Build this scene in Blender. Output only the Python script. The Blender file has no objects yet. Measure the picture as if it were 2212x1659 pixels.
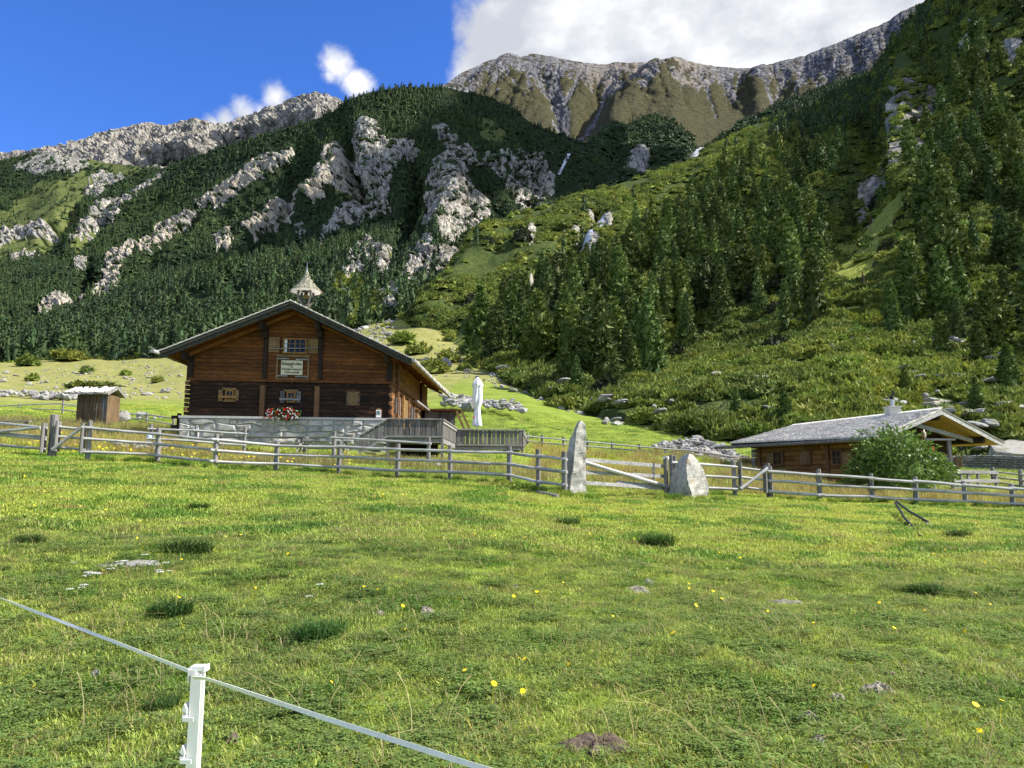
import bpy, math, random
import numpy as np
from mathutils import Vector, Matrix
SC = bpy.context.scene
COL = SC.collection
rnd = random.Random(7)
# ------------------------------------------------------------------ camera
F = 1662.0; CX = 1106.0; CY = 829.5; PITCH = math.radians(8.0); CZ = 1.6
cp, sp = math.cos(PITCH), math.sin(PITCH)
cam_d = bpy.data.cameras.new('camera'); cam_d.sensor_width = 36.0; cam_d.lens = 36.0*F/2212.0
cam_d.clip_end = 20000; cam_d.clip_start = 0.1
cam = bpy.data.objects.new('camera', cam_d); COL.objects.link(cam)
cam.location = (0, 0, CZ); cam.rotation_euler = (math.pi/2+PITCH, 0, 0); SC.camera = cam
# ------------------------------------------------------------------ light
SUN_EL = math.radians(43.0); SUN_DIR = Vector((math.cos(SUN_EL)*0.998, math.cos(SUN_EL)*-0.06, math.sin(SUN_EL)))
sun_d = bpy.data.lights.new('sun', 'SUN'); sun_d.energy = 5.0; sun_d.angle = math.radians(0.5); sun_d.color = (1.0, 0.95, 0.86)
sun = bpy.data.objects.new('sun', sun_d); COL.objects.link(sun)
sun.rotation_euler = SUN_DIR.to_track_quat('Z', 'Y').to_euler(); sun.location = (60, -10, 60)
SC.view_settings.view_transform = 'Standard'; SC.view_settings.look = 'None'
SC.view_settings.exposure = 0.95; SC.view_settings.gamma = 1.0
try: SC.view_settings.use_curve_mapping = False
except Exception: pass
SC.cycles.max_bounces = 5; SC.cycles.diffuse_bounces = 3; SC.cycles.glossy_bounces = 2; SC.cycles.transmission_bounces = 3
SC.cycles.caustics_reflective = False; SC.cycles.caustics_refractive = False

def N(nt, typ, ins=None, **props):
    n = nt.nodes.new(typ)
    for k, v in props.items(): setattr(n, k, v)
    if ins:
        for k, v in ins.items():
            s = n.inputs[k]
            if isinstance(v, bpy.types.NodeSocket): nt.links.new(v, s)
            else: s.default_value = v
    return n
def math_(nt, op, a, b=None, c=None, clamp=False):
    n = nt.nodes.new('ShaderNodeMath'); n.operation = op; n.use_clamp = clamp
    for i, v in enumerate((a, b, c)):
        if v is None: continue
        if isinstance(v, bpy.types.NodeSocket): nt.links.new(v, n.inputs[i])
        else: n.inputs[i].default_value = v
    return n.outputs[0]
def ramp(nt, fac, stops, interp='LINEAR'):
    n = nt.nodes.new('ShaderNodeValToRGB'); n.color_ramp.interpolation = interp
    e = n.color_ramp.elements
    while len(e) < len(stops): e.new(0.5)
    for el, (p, c) in zip(e, stops):
        el.position = p; el.color = (c[0], c[1], c[2], 1) if not isinstance(c, (int, float)) else (c, c, c, 1)
    nt.links.new(fac, n.inputs[0]); return n.outputs[0]
def mix(nt, fac, a, b, mode='MIX'):
    n = nt.nodes.new('ShaderNodeMix'); n.data_type = 'RGBA'; n.blend_type = mode
    for k, v in ((0, fac), (6, a), (7, b)):
        if isinstance(v, bpy.types.NodeSocket): nt.links.new(v, n.inputs[k])
        else: n.inputs[k].default_value = v if k == 0 else (v[0], v[1], v[2], 1)
    return n.outputs[2]

# ------------------------------------------------------------------ world: nishita sky + cloud cover
world = bpy.data.worlds.new('World'); SC.world = world; world.use_nodes = True
nt = world.node_tree; nt.nodes.clear()
sky = N(nt, 'ShaderNodeTexSky', sky_type='NISHITA'); sky.sun_disc = False
sky.sun_elevation = SUN_EL; sky.sun_rotation = math.atan2(SUN_DIR.x, SUN_DIR.y)
sky.altitude = 1600; sky.air_density = 1.0; sky.dust_density = 0.3; sky.ozone_density = 2.5
hs = N(nt, 'ShaderNodeHueSaturation', {'Saturation': 1.18, 'Value': 1.0, 'Color': sky.outputs[0]})
tint = mix(nt, 1.0, hs.outputs[0], (0.88, 1.10, 1.66), 'MULTIPLY')
tc = N(nt, 'ShaderNodeTexCoord')
def cloud_dir(vx, vy):
    v = Vector(((vx-CX)/F, cp+(vy-CY)/F*sp, sp-(vy-CY)/F*cp)); return v.normalized()
nz = N(nt, 'ShaderNodeTexNoise', {'Vector': tc.outputs['Generated'], 'Scale': 9.0, 'Detail': 11.0, 'Roughness': 0.62})
nz2 = N(nt, 'ShaderNodeTexNoise', {'Vector': tc.outputs['Generated'], 'Scale': 3.4, 'Detail': 4.0, 'Roughness': 0.55})
def puff(vx, vy, rad, stren=1.0):
    d = cloud_dir(vx, vy)
    dn = N(nt, 'ShaderNodeVectorMath', {0: tc.outputs['Generated'], 1: tuple(d)}, operation='DISTANCE')
    q = math_(nt, 'DIVIDE', dn.outputs['Value'], rad)
    return math_(nt, 'MULTIPLY', math_(nt, 'SUBTRACT', 1.0, q, clamp=True), stren)
# bank of cloud over the ridge, to the right of the frame: several big billows
field = None
for (vx, vy, r, s) in [(-3000, -3400, .0001, 0.0), (1340, -40, .21, 1.7), (1750, -120, .34, 1.8), (2350, -200, .5, 1.8), (1290, -260, .22, 1.6), (3300, -500, .8, 1.6), (1560, 160, .26, 1.4), (1130, 60, .105, 1.2), (1060, 150, .07, 0.9),
                       (728, 140, .05, .60), (768, 180, .042, .60), (712, 165, .03, .55), (596, 212, .042, .62), (620, 225, .03, .5), (535, 246, .05, .56), (487, 258, .034, .56), (560, 240, .03, .5), (465, 268, .03, .5)]:
    p = puff(vx, vy, r, s)
    field = p if field is None else math_(nt, 'MAXIMUM', field, p)
for dv_, r, s in [((-.2, -.5, .85), .62, 1.3), ((.75, .1, .65), .5, 1.4), ((-.8, -.35, .45), .42, 1.15), ((.55, -.75, .35), .5, 1.2), ((-.35, -.9, .25), .4, 1.1), ((.95, .3, .15), .5, 1.4)]:  # out-of-view clouds overhead and behind, added to neutralise the blue fill
    dn = N(nt, 'ShaderNodeVectorMath', {0: tc.outputs['Generated'], 1: tuple(Vector(dv_).normalized())}, operation='DISTANCE')
    field = math_(nt, 'MAXIMUM', field, math_(nt, 'MULTIPLY', math_(nt, 'SUBTRACT', 1.0, math_(nt, 'DIVIDE', dn.outputs['Value'], r), clamp=True), s))
nsum = math_(nt, 'ADD', math_(nt, 'MULTIPLY', math_(nt, 'SUBTRACT', nz.outputs[0], 0.5), 1.15), math_(nt, 'MULTIPLY', math_(nt, 'SUBTRACT', nz2.outputs[0], 0.5), 0.5))
dens = math_(nt, 'ADD', field, nsum)
mask = N(nt, 'ShaderNodeMapRange', {'Value': dens, 'From Min': 0.27, 'From Max': 0.58}, interpolation_type='SMOOTHSTEP').outputs[0]
mp = N(nt, 'ShaderNodeMapping', {'Vector': tc.outputs['Generated'], 'Location': (0.35, 0.1, 0.0), 'Scale': (1.0, 1.0, 1.6)})
nz3 = N(nt, 'ShaderNodeTexNoise', {'Vector': mp.outputs[0], 'Scale': 8.0, 'Detail': 8.0, 'Roughness': 0.55})
ccol = ramp(nt, nz3.outputs[0], [(0.38, (3.9, 4.1, 4.6)), (0.50, (5.3, 5.45, 5.75)), (0.60, (6.9, 6.9, 6.95))])
skyc = mix(nt, mask, tint, ccol)
bg = N(nt, 'ShaderNodeBackground', {'Color': skyc, 'Strength': 0.085})
wo = N(nt, 'ShaderNodeOutputWorld', {'Surface': bg.outputs[0]})

# ------------------------------------------------------------------ helpers
def U(vx, vy, Y):
    dx = (vx-CX)/F; dy = -(vy-CY)/F
    t = Y/(cp-dy*sp)
    return Vector((dx*t, Y, CZ+(sp+dy*cp)*t))
_rs = np.random.RandomState(11)
_perm = _rs.permutation(512).astype(np.int64); _perm = np.concatenate([_perm, _perm])
_grad = _rs.normal(size=(512, 3)); _grad /= np.linalg.norm(_grad, axis=1)[:, None]
def noise3(x, y, z):
    x, y, z = np.broadcast_arrays(np.asarray(x, float), np.asarray(y, float), np.asarray(z, float))
    xi, yi, zi = np.floor(x).astype(np.int64), np.floor(y).astype(np.int64), np.floor(z).astype(np.int64)
    xf, yf, zf = x-xi, y-yi, z-zi
    u, v, w = xf*xf*xf*(xf*(xf*6-15)+10), yf*yf*yf*(yf*(yf*6-15)+10), zf*zf*zf*(zf*(zf*6-15)+10)
    def g(i, j, k):
        h = _perm[(_perm[(_perm[(xi+i) & 511]+yi+j) & 511]+zi+k) & 511]
        gr = _grad[h]
        return gr[..., 0]*(xf-i)+gr[..., 1]*(yf-j)+gr[..., 2]*(zf-k)
    def l(a, b, t): return a+(b-a)*t
    return 1.5*l(l(l(g(0,0,0), g(1,0,0), u), l(g(0,1,0), g(1,1,0), u), v), l(l(g(0,0,1), g(1,0,1), u), l(g(0,1,1), g(1,1,1), u), v), w)
def fbm(x, y, z=0.0, octs=4, gain=0.5):
    s = 0; a = 1.0; f = 1.0
    for o in range(octs):
        s = s+a*noise3(np.asarray(x)*f+o*17.3, np.asarray(y)*f+o*5.1, np.asarray(z)*f+o*9.7); a *= gain; f *= 2.03
    return s
def ridged(x, y, z=0.0, octs=4, gain=0.5):
    s = 0; a = 1.0; f = 1.0
    for o in range(octs):
        s = s+a*(1-2*np.abs(noise3(np.asarray(x)*f+o*7.3, np.asarray(y)*f+o*15.1, np.asarray(z)*f+o*3.7))); a *= gain; f *= 2.1
    return s
def smooth(a, b, x):
    t = np.clip((np.asarray(x, float)-a)/(b-a), 0, 1); return t*t*(3-2*t)
def in_poly(px, py, poly):
    poly = np.asarray(poly, float); inside = np.zeros(np.shape(px), bool); n = len(poly)
    for i in range(n):
        x1, y1 = poly[i]; x2, y2 = poly[(i+1) % n]
        if y1 == y2: continue
        c = ((y1 > py) != (y2 > py)) & (px < (x2-x1)*(py-y1)/(y2-y1)+x1)
        inside ^= c
    return inside
def seg_dist(px, py, pts):
    d = np.full(np.shape(px), 1e9); sgn = np.zeros(np.shape(px))
    for (x1, y1), (x2, y2) in zip(pts[:-1], pts[1:]):
        L2 = (x2-x1)**2+(y2-y1)**2
        t = np.clip(((px-x1)*(x2-x1)+(py-y1)*(y2-y1))/L2, 0, 1)
        q = np.hypot(px-(x1+t*(x2-x1)), py-(y1+t*(y2-y1)))
        m = q < d; d = np.where(m, q, d)
    return d
def tag(o, label=None, cat=None, group=None, kind=None):
    if label: o['label'] = label
    if cat: o['category'] = cat
    if group: o['group'] = group
    if kind: o['kind'] = kind
    return o
def empty(name, loc=(0, 0, 0), rz=0.0, label=None, cat=None, group=None, parent=None):
    o = bpy.data.objects.new(name, None); COL.objects.link(o); o.location = loc; o.rotation_euler = (0, 0, rz)
    o.empty_display_size = 0.3
    if parent is not None: o.parent = parent
    return tag(o, label, cat, group)
def np_mesh(name, verts, faces, mats=(), smooth_=False):
    me = bpy.data.meshes.new(name)
    verts = np.asarray(verts, np.float32).reshape(-1, 3)
    if isinstance(faces, np.ndarray):
        k = faces.shape[1]; nf = faces.shape[0]
        me.vertices.add(len(verts)); me.vertices.foreach_set('co', verts.ravel())
        me.loops.add(nf*k); me.loops.foreach_set('vertex_index', faces.astype(np.int32).ravel())
        me.polygons.add(nf); me.polygons.foreach_set('loop_start', np.arange(0, nf*k, k, dtype=np.int32))
        me.polygons.foreach_set('loop_total', np.full(nf, k, np.int32))
        me.update(calc_edges=True)
    else:
        me.from_pydata([tuple(map(float, v)) for v in verts], [], faces); me.update()
    if smooth_: me.polygons.foreach_set('use_smooth', np.ones(len(me.polygons), bool))
    for m in mats: me.materials.append(m)
    return me
def link(name, me, parent=None, loc=None, rot=None, scale=None):
    o = bpy.data.objects.new(name, me); COL.objects.link(o)
    if parent is not None: o.parent = parent
    if loc is not None: o.location = loc
    if rot is not None: o.rotation_euler = rot
    if scale is not None: o.scale = scale
    return o
def attr(me, name, arr, typ='FLOAT'):
    a = me.attributes.new(name, typ, 'POINT')
    if typ == 'FLOAT': a.data.foreach_set('value', np.asarray(arr, np.float32).ravel())
    elif typ == 'INT': a.data.foreach_set('value', np.asarray(arr, np.int32).ravel())
    else: a.data.foreach_set('vector', np.asarray(arr, np.float32).ravel())

class MB:
    """collects vertices and faces of one mesh"""
    def __init__(s): s.v = []; s.f = []; s.mi = []
    def add(s, vs, fs, m=0):
        b = len(s.v); s.v += [tuple(v) for v in vs]; s.f += [tuple(b+i for i in f) for f in fs]; s.mi += [m]*len(fs)
    def hexa(s, c, m=0):   # 8 corners: bottom ring 0-3, top ring 4-7
        s.add(c, [(3,2,1,0),(4,5,6,7),(0,1,5,4),(1,2,6,5),(2,3,7,6),(3,0,4,7)], m)
    def box(s, x0, x1, y0, y1, z0, z1, m=0, T=None):
        c = [(x0,y0,z0),(x1,y0,z0),(x1,y1,z0),(x0,y1,z0),(x0,y0,z1),(x1,y0,z1),(x1,y1,z1),(x0,y1,z1)]
        if T: c = [T(*p) for p in c]
        s.hexa(c, m)
    def beam(s, a, b, w, h, m=0, up=(0, 0, 1)):
        a = Vector(a); b = Vector(b); d = (b-a).normalized(); upv = Vector(up)
        sd = d.cross(upv)
        if sd.length < 1e-3: sd = d.cross(Vector((0, 1, 0)))
        sd.normalize(); u2 = sd.cross(d).normalized(); sd = sd*w/2; u2 = u2*h/2
        s.hexa([a-sd-u2, a+sd-u2, b+sd-u2, b-sd-u2, a-sd+u2, a+sd+u2, b+sd+u2, b-sd+u2], m)
    def tube(s, pts, rs, n=8, m=0, cap=True):
        rings = []; pts = [Vector(p) for p in pts]
        if not hasattr(rs, '__len__'): rs = [rs]*len(pts)
        base = len(s.v); ref = Vector((0, 0, 1))
        for i, p in enumerate(pts):
            d = (pts[min(i+1, len(pts)-1)]-pts[max(i-1, 0)]).normalized()
            r_ = ref if abs(d.dot(ref)) < 0.95 else Vector((1, 0, 0))
            a = d.cross(r_).normalized(); b = a.cross(d).normalized()
            for k in range(n):
                t = 2*math.pi*k/n; s.v.append(tuple(p+(a*math.cos(t)+b*math.sin(t))*rs[i]))
        for i in range(len(pts)-1):
            for k in range(n):
                q = base+i*n; s.f.append((q+k, q+(k+1) % n, q+n+(k+1) % n, q+n+k)); s.mi.append(m)
        if cap:
            s.f.append(tuple(base+k for k in reversed(range(n)))); s.mi.append(m)
            q = base+(len(pts)-1)*n; s.f.append(tuple(q+k for k in range(n))); s.mi.append(m)
    def prism(s, poly, y0, y1, T, m=0):   # poly in (x,z); T maps (x,y,z)
        n = len(poly); vs = [T(x, y0, z) for x, z in poly]+[T(x, y1, z) for x, z in poly]
        s.add(vs, [tuple(range(n)), tuple(reversed(range(n, 2*n)))]+[(i, i+n, (i+1) % n+n, (i+1) % n) for i in range(n)], m)
    def lathe(s, prof, n=16, c=(0, 0, 0), m=0):
        base = len(s.v)
        for r, z in prof:
            for k in range(n):
                t = 2*math.pi*k/n; s.v.append((c[0]+r*math.cos(t), c[1]+r*math.sin(t), c[2]+z))
        for i in range(len(prof)-1):
            for k in range(n):
                q = base+i*n; s.f.append((q+k, q+(k+1) % n, q+n+(k+1) % n, q+n+k)); s.mi.append(m)
    def build(s, name, mats, parent=None, smooth_=False, bevel=0.0, origin=True):
        if not isinstance(mats, (list, tuple)): mats = [mats]
        v = np.array(s.v, float); loc = (0, 0, 0)
        if origin and parent is None and len(v):
            loc = ((v[:, 0].min()+v[:, 0].max())/2, (v[:, 1].min()+v[:, 1].max())/2, v[:, 2].min()); v = v-np.array(loc)
        me = np_mesh(name, v, s.f, mats, smooth_)
        if len(mats) > 1: me.polygons.foreach_set('material_index', np.array(s.mi, np.int32))
        o = link(name, me, parent, loc if parent is None else None)
        if bevel > 0:
            b = o.modifiers.new('bevel', 'BEVEL'); b.width = bevel; b.segments = 1; b.limit_method = 'ANGLE'
        return o
def copy_tree(o, parent=None):
    c = o.copy(); COL.objects.link(c)
    if parent is not None: c.parent = parent
    for ch in list(o.children): copy_tree(ch, c)
    return c

def gn_scatter(name, pts, scale, rot, idx, protos, label, cat, kind='stuff', group=None):
    pts = np.asarray(pts, float); n = len(pts)
    me = bpy.data.meshes.new(name); me.vertices.add(n); me.vertices.foreach_set('co', pts.astype(np.float32).ravel())
    sc3 = np.asarray(scale, float)
    if sc3.ndim == 1: sc3 = np.stack([sc3]*3, 1)
    attr(me, 'isc', sc3, 'FLOAT_VECTOR'); attr(me, 'irot', rot, 'FLOAT_VECTOR'); attr(me, 'iidx', idx, 'INT')
    o = link(name, me); tag(o, label, cat, group, kind)
    g = bpy.data.node_groups.new(name+'_nodes', 'GeometryNodeTree')
    g.interface.new_socket('Geometry', in_out='INPUT', socket_type='NodeSocketGeometry')
    g.interface.new_socket('Geometry', in_out='OUTPUT', socket_type='NodeSocketGeometry')
    gi = g.nodes.new('NodeGroupInput'); go = g.nodes.new('NodeGroupOutput')
    jn = g.nodes.new('GeometryNodeJoinGeometry')
    for p in reversed(list(protos)):   # join lists its inputs last link first
        oi = g.nodes.new('GeometryNodeObjectInfo'); oi.inputs['Object'].default_value = p; oi.inputs['As Instance'].default_value = True
        g.links.new(oi.outputs['Geometry'], jn.inputs[0])
    ip = g.nodes.new('GeometryNodeInstanceOnPoints'); ip.inputs['Pick Instance'].default_value = True
    def na(nm, t):
        a = g.nodes.new('GeometryNodeInputNamedAttribute'); a.data_type = t; a.inputs['Name'].default_value = nm; return a.outputs[0]
    er = g.nodes.new('FunctionNodeEulerToRotation'); g.links.new(na('irot', 'FLOAT_VECTOR'), er.inputs[0])
    g.links.new(gi.outputs[0], ip.inputs['Points']); g.links.new(jn.outputs[0], ip.inputs['Instance'])
    g.links.new(na('iidx', 'INT'), ip.inputs['Instance Index']); g.links.new(er.outputs[0], ip.inputs['Rotation'])
    g.links.new(na('isc', 'FLOAT_VECTOR'), ip.inputs['Scale']); g.links.new(ip.outputs[0], go.inputs[0])
    m = o.modifiers.new('scatter', 'NODES'); m.node_group = g
    return o

# ------------------------------------------------------------------ materials
def new_mat(name, rough=0.9, spec=0.2):
    m = bpy.data.materials.new(name); m.use_nodes = True; nt = m.node_tree
    b = nt.nodes['Principled BSDF']; b.inputs['Roughness'].default_value = rough
    b.inputs['Specular IOR Level'].default_value = spec
    return m, nt, b
def bump(nt, b, h, strength=0.4, dist=0.02):
    n = N(nt, 'ShaderNodeBump', {'Strength': strength, 'Distance': dist, 'Height': h}); nt.links.new(n.outputs[0], b.inputs['Normal'])
def coords(nt, scale=(1, 1, 1), kind='Object', rot=(0, 0, 0)):
    t = N(nt, 'ShaderNodeTexCoord'); mpn = N(nt, 'ShaderNodeMapping', {'Vector': t.outputs[kind], 'Scale': scale, 'Rotation': rot}); return mpn.outputs[0]
def noise_t(nt, vec, scale, detail=4, rough=0.55):
    return N(nt, 'ShaderNodeTexNoise', {'Vector': vec, 'Scale': scale, 'Detail': detail, 'Roughness': rough}).outputs[0]
def simple_mat(name, c, rough=0.7, spec=0.3, var=0.15, metal=0.0, ns=8):
    m, nt, b = new_mat(name, rough, spec); v = coords(nt)
    n = noise_t(nt, v, ns); lo = [x*(1-var) for x in c]; hi = [min(1, x*(1+var)) for x in c]
    nt.links.new(ramp(nt, n, [(0.3, lo), (0.7, hi)]), b.inputs['Base Color']); b.inputs['Metallic'].default_value = metal
    return m
def wood_mat(name, dark, light, axis='x', rough=0.75, streak=22, knots=True, wear=None, objvar=0.25, bumpd=0.01, freq=1.0):
    """grain running along one local axis"""
    m, nt, b = new_mat(name, rough, 0.25)
    s = {'x': (0.9, streak, streak), 'y': (streak, 0.9, streak), 'z': (streak, streak, 0.9)}[axis]
    s = tuple(q*freq for q in s)
    oi = N(nt, 'ShaderNodeObjectInfo')
    t = N(nt, 'ShaderNodeTexCoord')
    off = N(nt, 'ShaderNodeVectorMath', {0: t.outputs['Object'], 1: oi.outputs['Random']}, operation='ADD')
    mpn = N(nt, 'ShaderNodeMapping', {'Vector': t.outputs['Object'], 'Scale': s})
    n1 = noise_t(nt, mpn.outputs[0], 1.0, 6, 0.65)
    n2 = noise_t(nt, t.outputs['Object'], 1.1, 3)
    f = math_(nt, 'ADD', math_(nt, 'MULTIPLY', n1, 0.75), math_(nt, 'MULTIPLY', n2, 0.25))
    c = ramp(nt, f, [(0.34, dark), (0.62, light)])
    if knots:
        vv = N(nt, 'ShaderNodeMapping', {'Vector': t.outputs['Object'], 'Scale': tuple(2.2*q for q in {'x': (1, 4, 4), 'y': (4, 1, 4), 'z': (4, 4, 1)}[axis])})
        vo = N(nt, 'ShaderNodeTexVoronoi', {'Vector': vv.outputs[0], 'Scale': 1.0})
        kf = ramp(nt, vo.outputs[0], [(0.06, 1.0), (0.16, 0.0)])
        c = mix(nt, kf, c, tuple(q*0.5 for q in dark))
    if wear:
        wf = ramp(nt, noise_t(nt, mpn.outputs[0], 0.6, 5, 0.7), [(0.52, 0.0), (0.68, 1.0)])
        c = mix(nt, math_(nt, 'MULTIPLY', wf, 0.75), c, wear)
    hv = N(nt, 'ShaderNodeHueSaturation', {'Color': c, 'Value': math_(nt, 'ADD', 1-objvar, math_(nt, 'MULTIPLY', oi.outputs['Random'], 2*objvar))})
    nt.links.new(hv.outputs[0], b.inputs['Base Color'])
    bump(nt, b, n1, 0.6, bumpd)
    return m
def stone_mat(name, c0, c1, c2, scale=1.0, objvar=0.18, moss=None, rust=None, bs=0.8, bd=0.05):
    m, nt, b = new_mat(name, 0.92, 0.2)
    t = N(nt, 'ShaderNodeTexCoord'); oi = N(nt, 'ShaderNodeObjectInfo')
    v = N(nt, 'ShaderNodeVectorMath', {0: t.outputs['Object']}, operation='MULTIPLY_ADD'); v.inputs[1].default_value = (1, 1, 1)
    nt.links.new(math_(nt, 'MULTIPLY', oi.outputs['Random'], 37.0), v.inputs[2])
    n1 = noise_t(nt, v.outputs[0], 1.6*scale, 8, 0.7); n2 = noise_t(nt, v.outputs[0], 14*scale, 4, 0.7)
    f = math_(nt, 'ADD', math_(nt, 'MULTIPLY', n1, 0.65), math_(nt, 'MULTIPLY', n2, 0.35))
    c = ramp(nt, f, [(0.36, c0), (0.5, c1), (0.64, c2)])
    if rust: c = mix(nt, ramp(nt, noise_t(nt, v.outputs[0], 1.1*scale, 5, 0.6), [(0.56, 0.0), (0.68, 0.7)]), c, rust)
    if moss:
        ge = N(nt, 'ShaderNodeNewGeometry'); sx = N(nt, 'ShaderNodeSeparateXYZ', {0: ge.outputs['Normal']})
        mf = math_(nt, 'MULTIPLY', ramp(nt, sx.outputs[2], [(0.55, 0.0), (0.9, 1.0)]), ramp(nt, n1, [(0.5, 0.0), (0.6, 1.0)]))
        c = mix(nt, mf, c, moss)
    hv = N(nt, 'ShaderNodeHueSaturation', {'Color': c, 'Value': math_(nt, 'ADD', 1-objvar, math_(nt, 'MULTIPLY', oi.outputs['Random'], 2*objvar))})
    nt.links.new(hv.outputs[0], b.inputs['Base Color']); bump(nt, b, f, bs, bd)
    return m
def leaf_mat(name, stops, ns=0.8, objvar=0.3, huevar=0.03, trans=0.25, rough=0.7, locs=0.035):
    m, nt, b = new_mat(name, rough, 0.25)
    oi = N(nt, 'ShaderNodeObjectInfo'); t = N(nt, 'ShaderNodeTexCoord'); ge = N(nt, 'ShaderNodeNewGeometry')
    r = math_(nt, 'ADD', math_(nt, 'MULTIPLY', noise_t(nt, t.outputs['Object'], ns, 3), 0.6), math_(nt, 'MULTIPLY', ge.outputs['Random Per Island'], 0.4))
    c = ramp(nt, r, stops)
    ln = noise_t(nt, oi.outputs['Location'], locs, 3)   # stands of lighter and darker growth
    c = mix(nt, ramp(nt, ln, [(0.38, 0.0), (0.62, 1.0)]), mix(nt, 1.0, c, (0.72, 0.78, 0.95), 'MULTIPLY'), mix(nt, 1.0, c, (1.16, 1.14, 1.0), 'MULTIPLY'))
    hv = N(nt, 'ShaderNodeHueSaturation', {'Color': c, 'Hue': math_(nt, 'ADD', 0.5-huevar, math_(nt, 'MULTIPLY', math_(nt, 'FRACT', math_(nt, 'MULTIPLY', oi.outputs['Random'], 7.77)), 2*huevar)),
        'Value': math_(nt, 'ADD', 1-objvar, math_(nt, 'MULTIPLY', oi.outputs['Random'], 2*objvar))})
    nt.links.new(hv.outputs[0], b.inputs['Base Color'])
    if trans > 0:
        tr = N(nt, 'ShaderNodeBsdfTranslucent', {'Color': hv.outputs[0]})
        ms = N(nt, 'ShaderNodeMixShader', {0: trans, 1: b.outputs[0], 2: tr.outputs[0]})
        nt.links.new(ms.outputs[0], nt.nodes['Material Output'].inputs[0])
    return m
# ================================================================== TERRAIN
# meadow: table of (pixel row at a given distance) turned once into heights in metres
G_D = [0.5, 5, 9, 15, 21, 27, 33, 40, 55, 75, 110, 160, 240, 340, 500, 800]
G_T = {
 -700: [None, None, None, None, None, 955, 935, 912, 885, 868, 850, 835, 815, 795, 780, 765],
 0:    [None, None, None, None, None, 975, 952, 927, 897, 876, 858, 845, 822, 797, 782, 770],
 340:  [None, None, None, None, None, 1002, 975, 950, 908, 882, 858, 842, 815, 785, 770, 760],
 593:  [None, None, None, None, None, 1022, 995, 970, 940, 905, 868, 838, 800, 760, 720, 700],
 857:  [None, None, None, None, None, 1032, 1008, 985, 940, 895, 848, 790, 730, 688, 660, 640],
 980:  [None, None, None, None, None, 1037, 1012, 985, 938, 885, 832, 785, 735, 706, 680, 660],
 1100: [None, None, None, None, None, 1044, 1018, 990, 940, 886, 834, 800, 760, 735, 715, 700],
 1240: [None, None, None, None, None, 1066, 1036, 1005, 957, 905, 872, 850, 830, 820, 810, 800],
 1480: [None, None, None, None, None, 1075, 1048, 1018, 968, 925, 905, 890, 880, 870, 860, 850],
 1773: [None, None, None, None, None, 1090, 1070, 1046, 990, 952, 935, 925, 915, 905, 900, 890],
 2188: [None, None, None, None, None, 1106, 1078, 1052, 1000, 962, 945, 930, 920, 910, 900, 890],
 2900: [None, None, None, None, None, 1125, 1095, 1065, 1015, 975, 955, 940, 930, 920, 910, 900]}
_cols = sorted(G_T); _ca = [(c-CX)/F*cp for c in _cols]
_Z = np.zeros((len(_cols), len(G_D)))
for i, c in enumerate(_cols):
    zf = U(c, G_T[c][5], 27.0).z
    for j, d in enumerate(G_D):
        if j < 5: _Z[i, j] = zf*(max(d-3.0, 0)/24.0)**1.12
        else: _Z[i, j] = U(c, G_T[c][j], d).z
_ga = np.linspace(_ca[0], _ca[-1], 160); _gl = np.linspace(math.log(0.5), math.log(800), 200)
_t1 = np.array([np.interp(_gl, np.log(G_D), _Z[i]) for i in range(len(_cols))])
_G = np.array([np.interp(_ga, _ca, _t1[:, j]) for j in range(len(_gl))]).T
def _blur(a, k, ax):
    for _ in range(k):
        p = np.pad(a, [(1, 1) if q == ax else (0, 0) for q in range(2)], mode='edge')
        a = (np.take(p, range(0, a.shape[ax]), ax)+2*a+np.take(p, range(2, a.shape[ax]+2), ax))/4
    return a
_G = _blur(_blur(_G, 14, 0), 5, 1)
def ground_z(x, y, bumps=True):
    x = np.asarray(x, float); y = np.asarray(y, float)
    r = np.hypot(x, y)+1e-6; th = np.arctan2(x, y); tc_ = np.clip(th, -0.82, 0.93)
    a = np.clip(np.tan(tc_), _ga[0], _ga[-1]); D = np.clip(r*np.cos(tc_), 0.5, 799)
    fa = (a-_ga[0])/(_ga[1]-_ga[0]); fl = (np.log(D)-_gl[0])/(_gl[1]-_gl[0])
    ia = np.clip(fa.astype(int), 0, len(_ga)-2); il = np.clip(fl.astype(int), 0, len(_gl)-2); fa = fa-ia; fl = fl-il
    z = _G[ia, il]*(1-fa)*(1-fl)+_G[ia+1, il]*fa*(1-fl)+_G[ia, il+1]*(1-fa)*fl+_G[ia+1, il+1]*fa*fl
    back = smooth(1.1, 2.1, np.abs(th)); z = z*(1-back)+np.minimum(z, 0.4)*back
    if bumps:
        z = z+0.05*fbm(x/1.3, y/1.3, 0.3, 3)*smooth(0, 8, r)+0.10*fbm(x/5.5, y/5.5, 3.3, 3)+smooth(30, 90, r)*0.5*fbm(x/14, y/14, 1.7, 4)+smooth(90, 250, r)*2.2*fbm(x/45, y/45, 1.1, 4)
    return z
def gz(x, y): return float(ground_z(np.array([x]), np.array([y]))[0])
def ray_ground(vx, vy, d0=3.0, d1=600.0):
    """where the view ray through a photo pixel meets the meadow"""
    ds = np.exp(np.linspace(math.log(d0), math.log(d1), 700))
    q = U(vx, vy, 1.0)-Vector((0, 0, CZ))
    xs = q.x*ds; zs = CZ+q.z*ds; g = ground_z(xs, ds)
    m = np.nonzero(zs < g)[0]
    if len(m) == 0: k = int(np.argmin(zs-g))
    else: k = m[0]
    return Vector((float(xs[k]), float(ds[k]), float(g[k])))
def G(vx, Y):
    """ground point on photo column vx (measured near the horizon) at distance Y"""
    x = (vx-CX)/F*cp*Y; return Vector((x, Y, gz(x, Y)))

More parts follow.
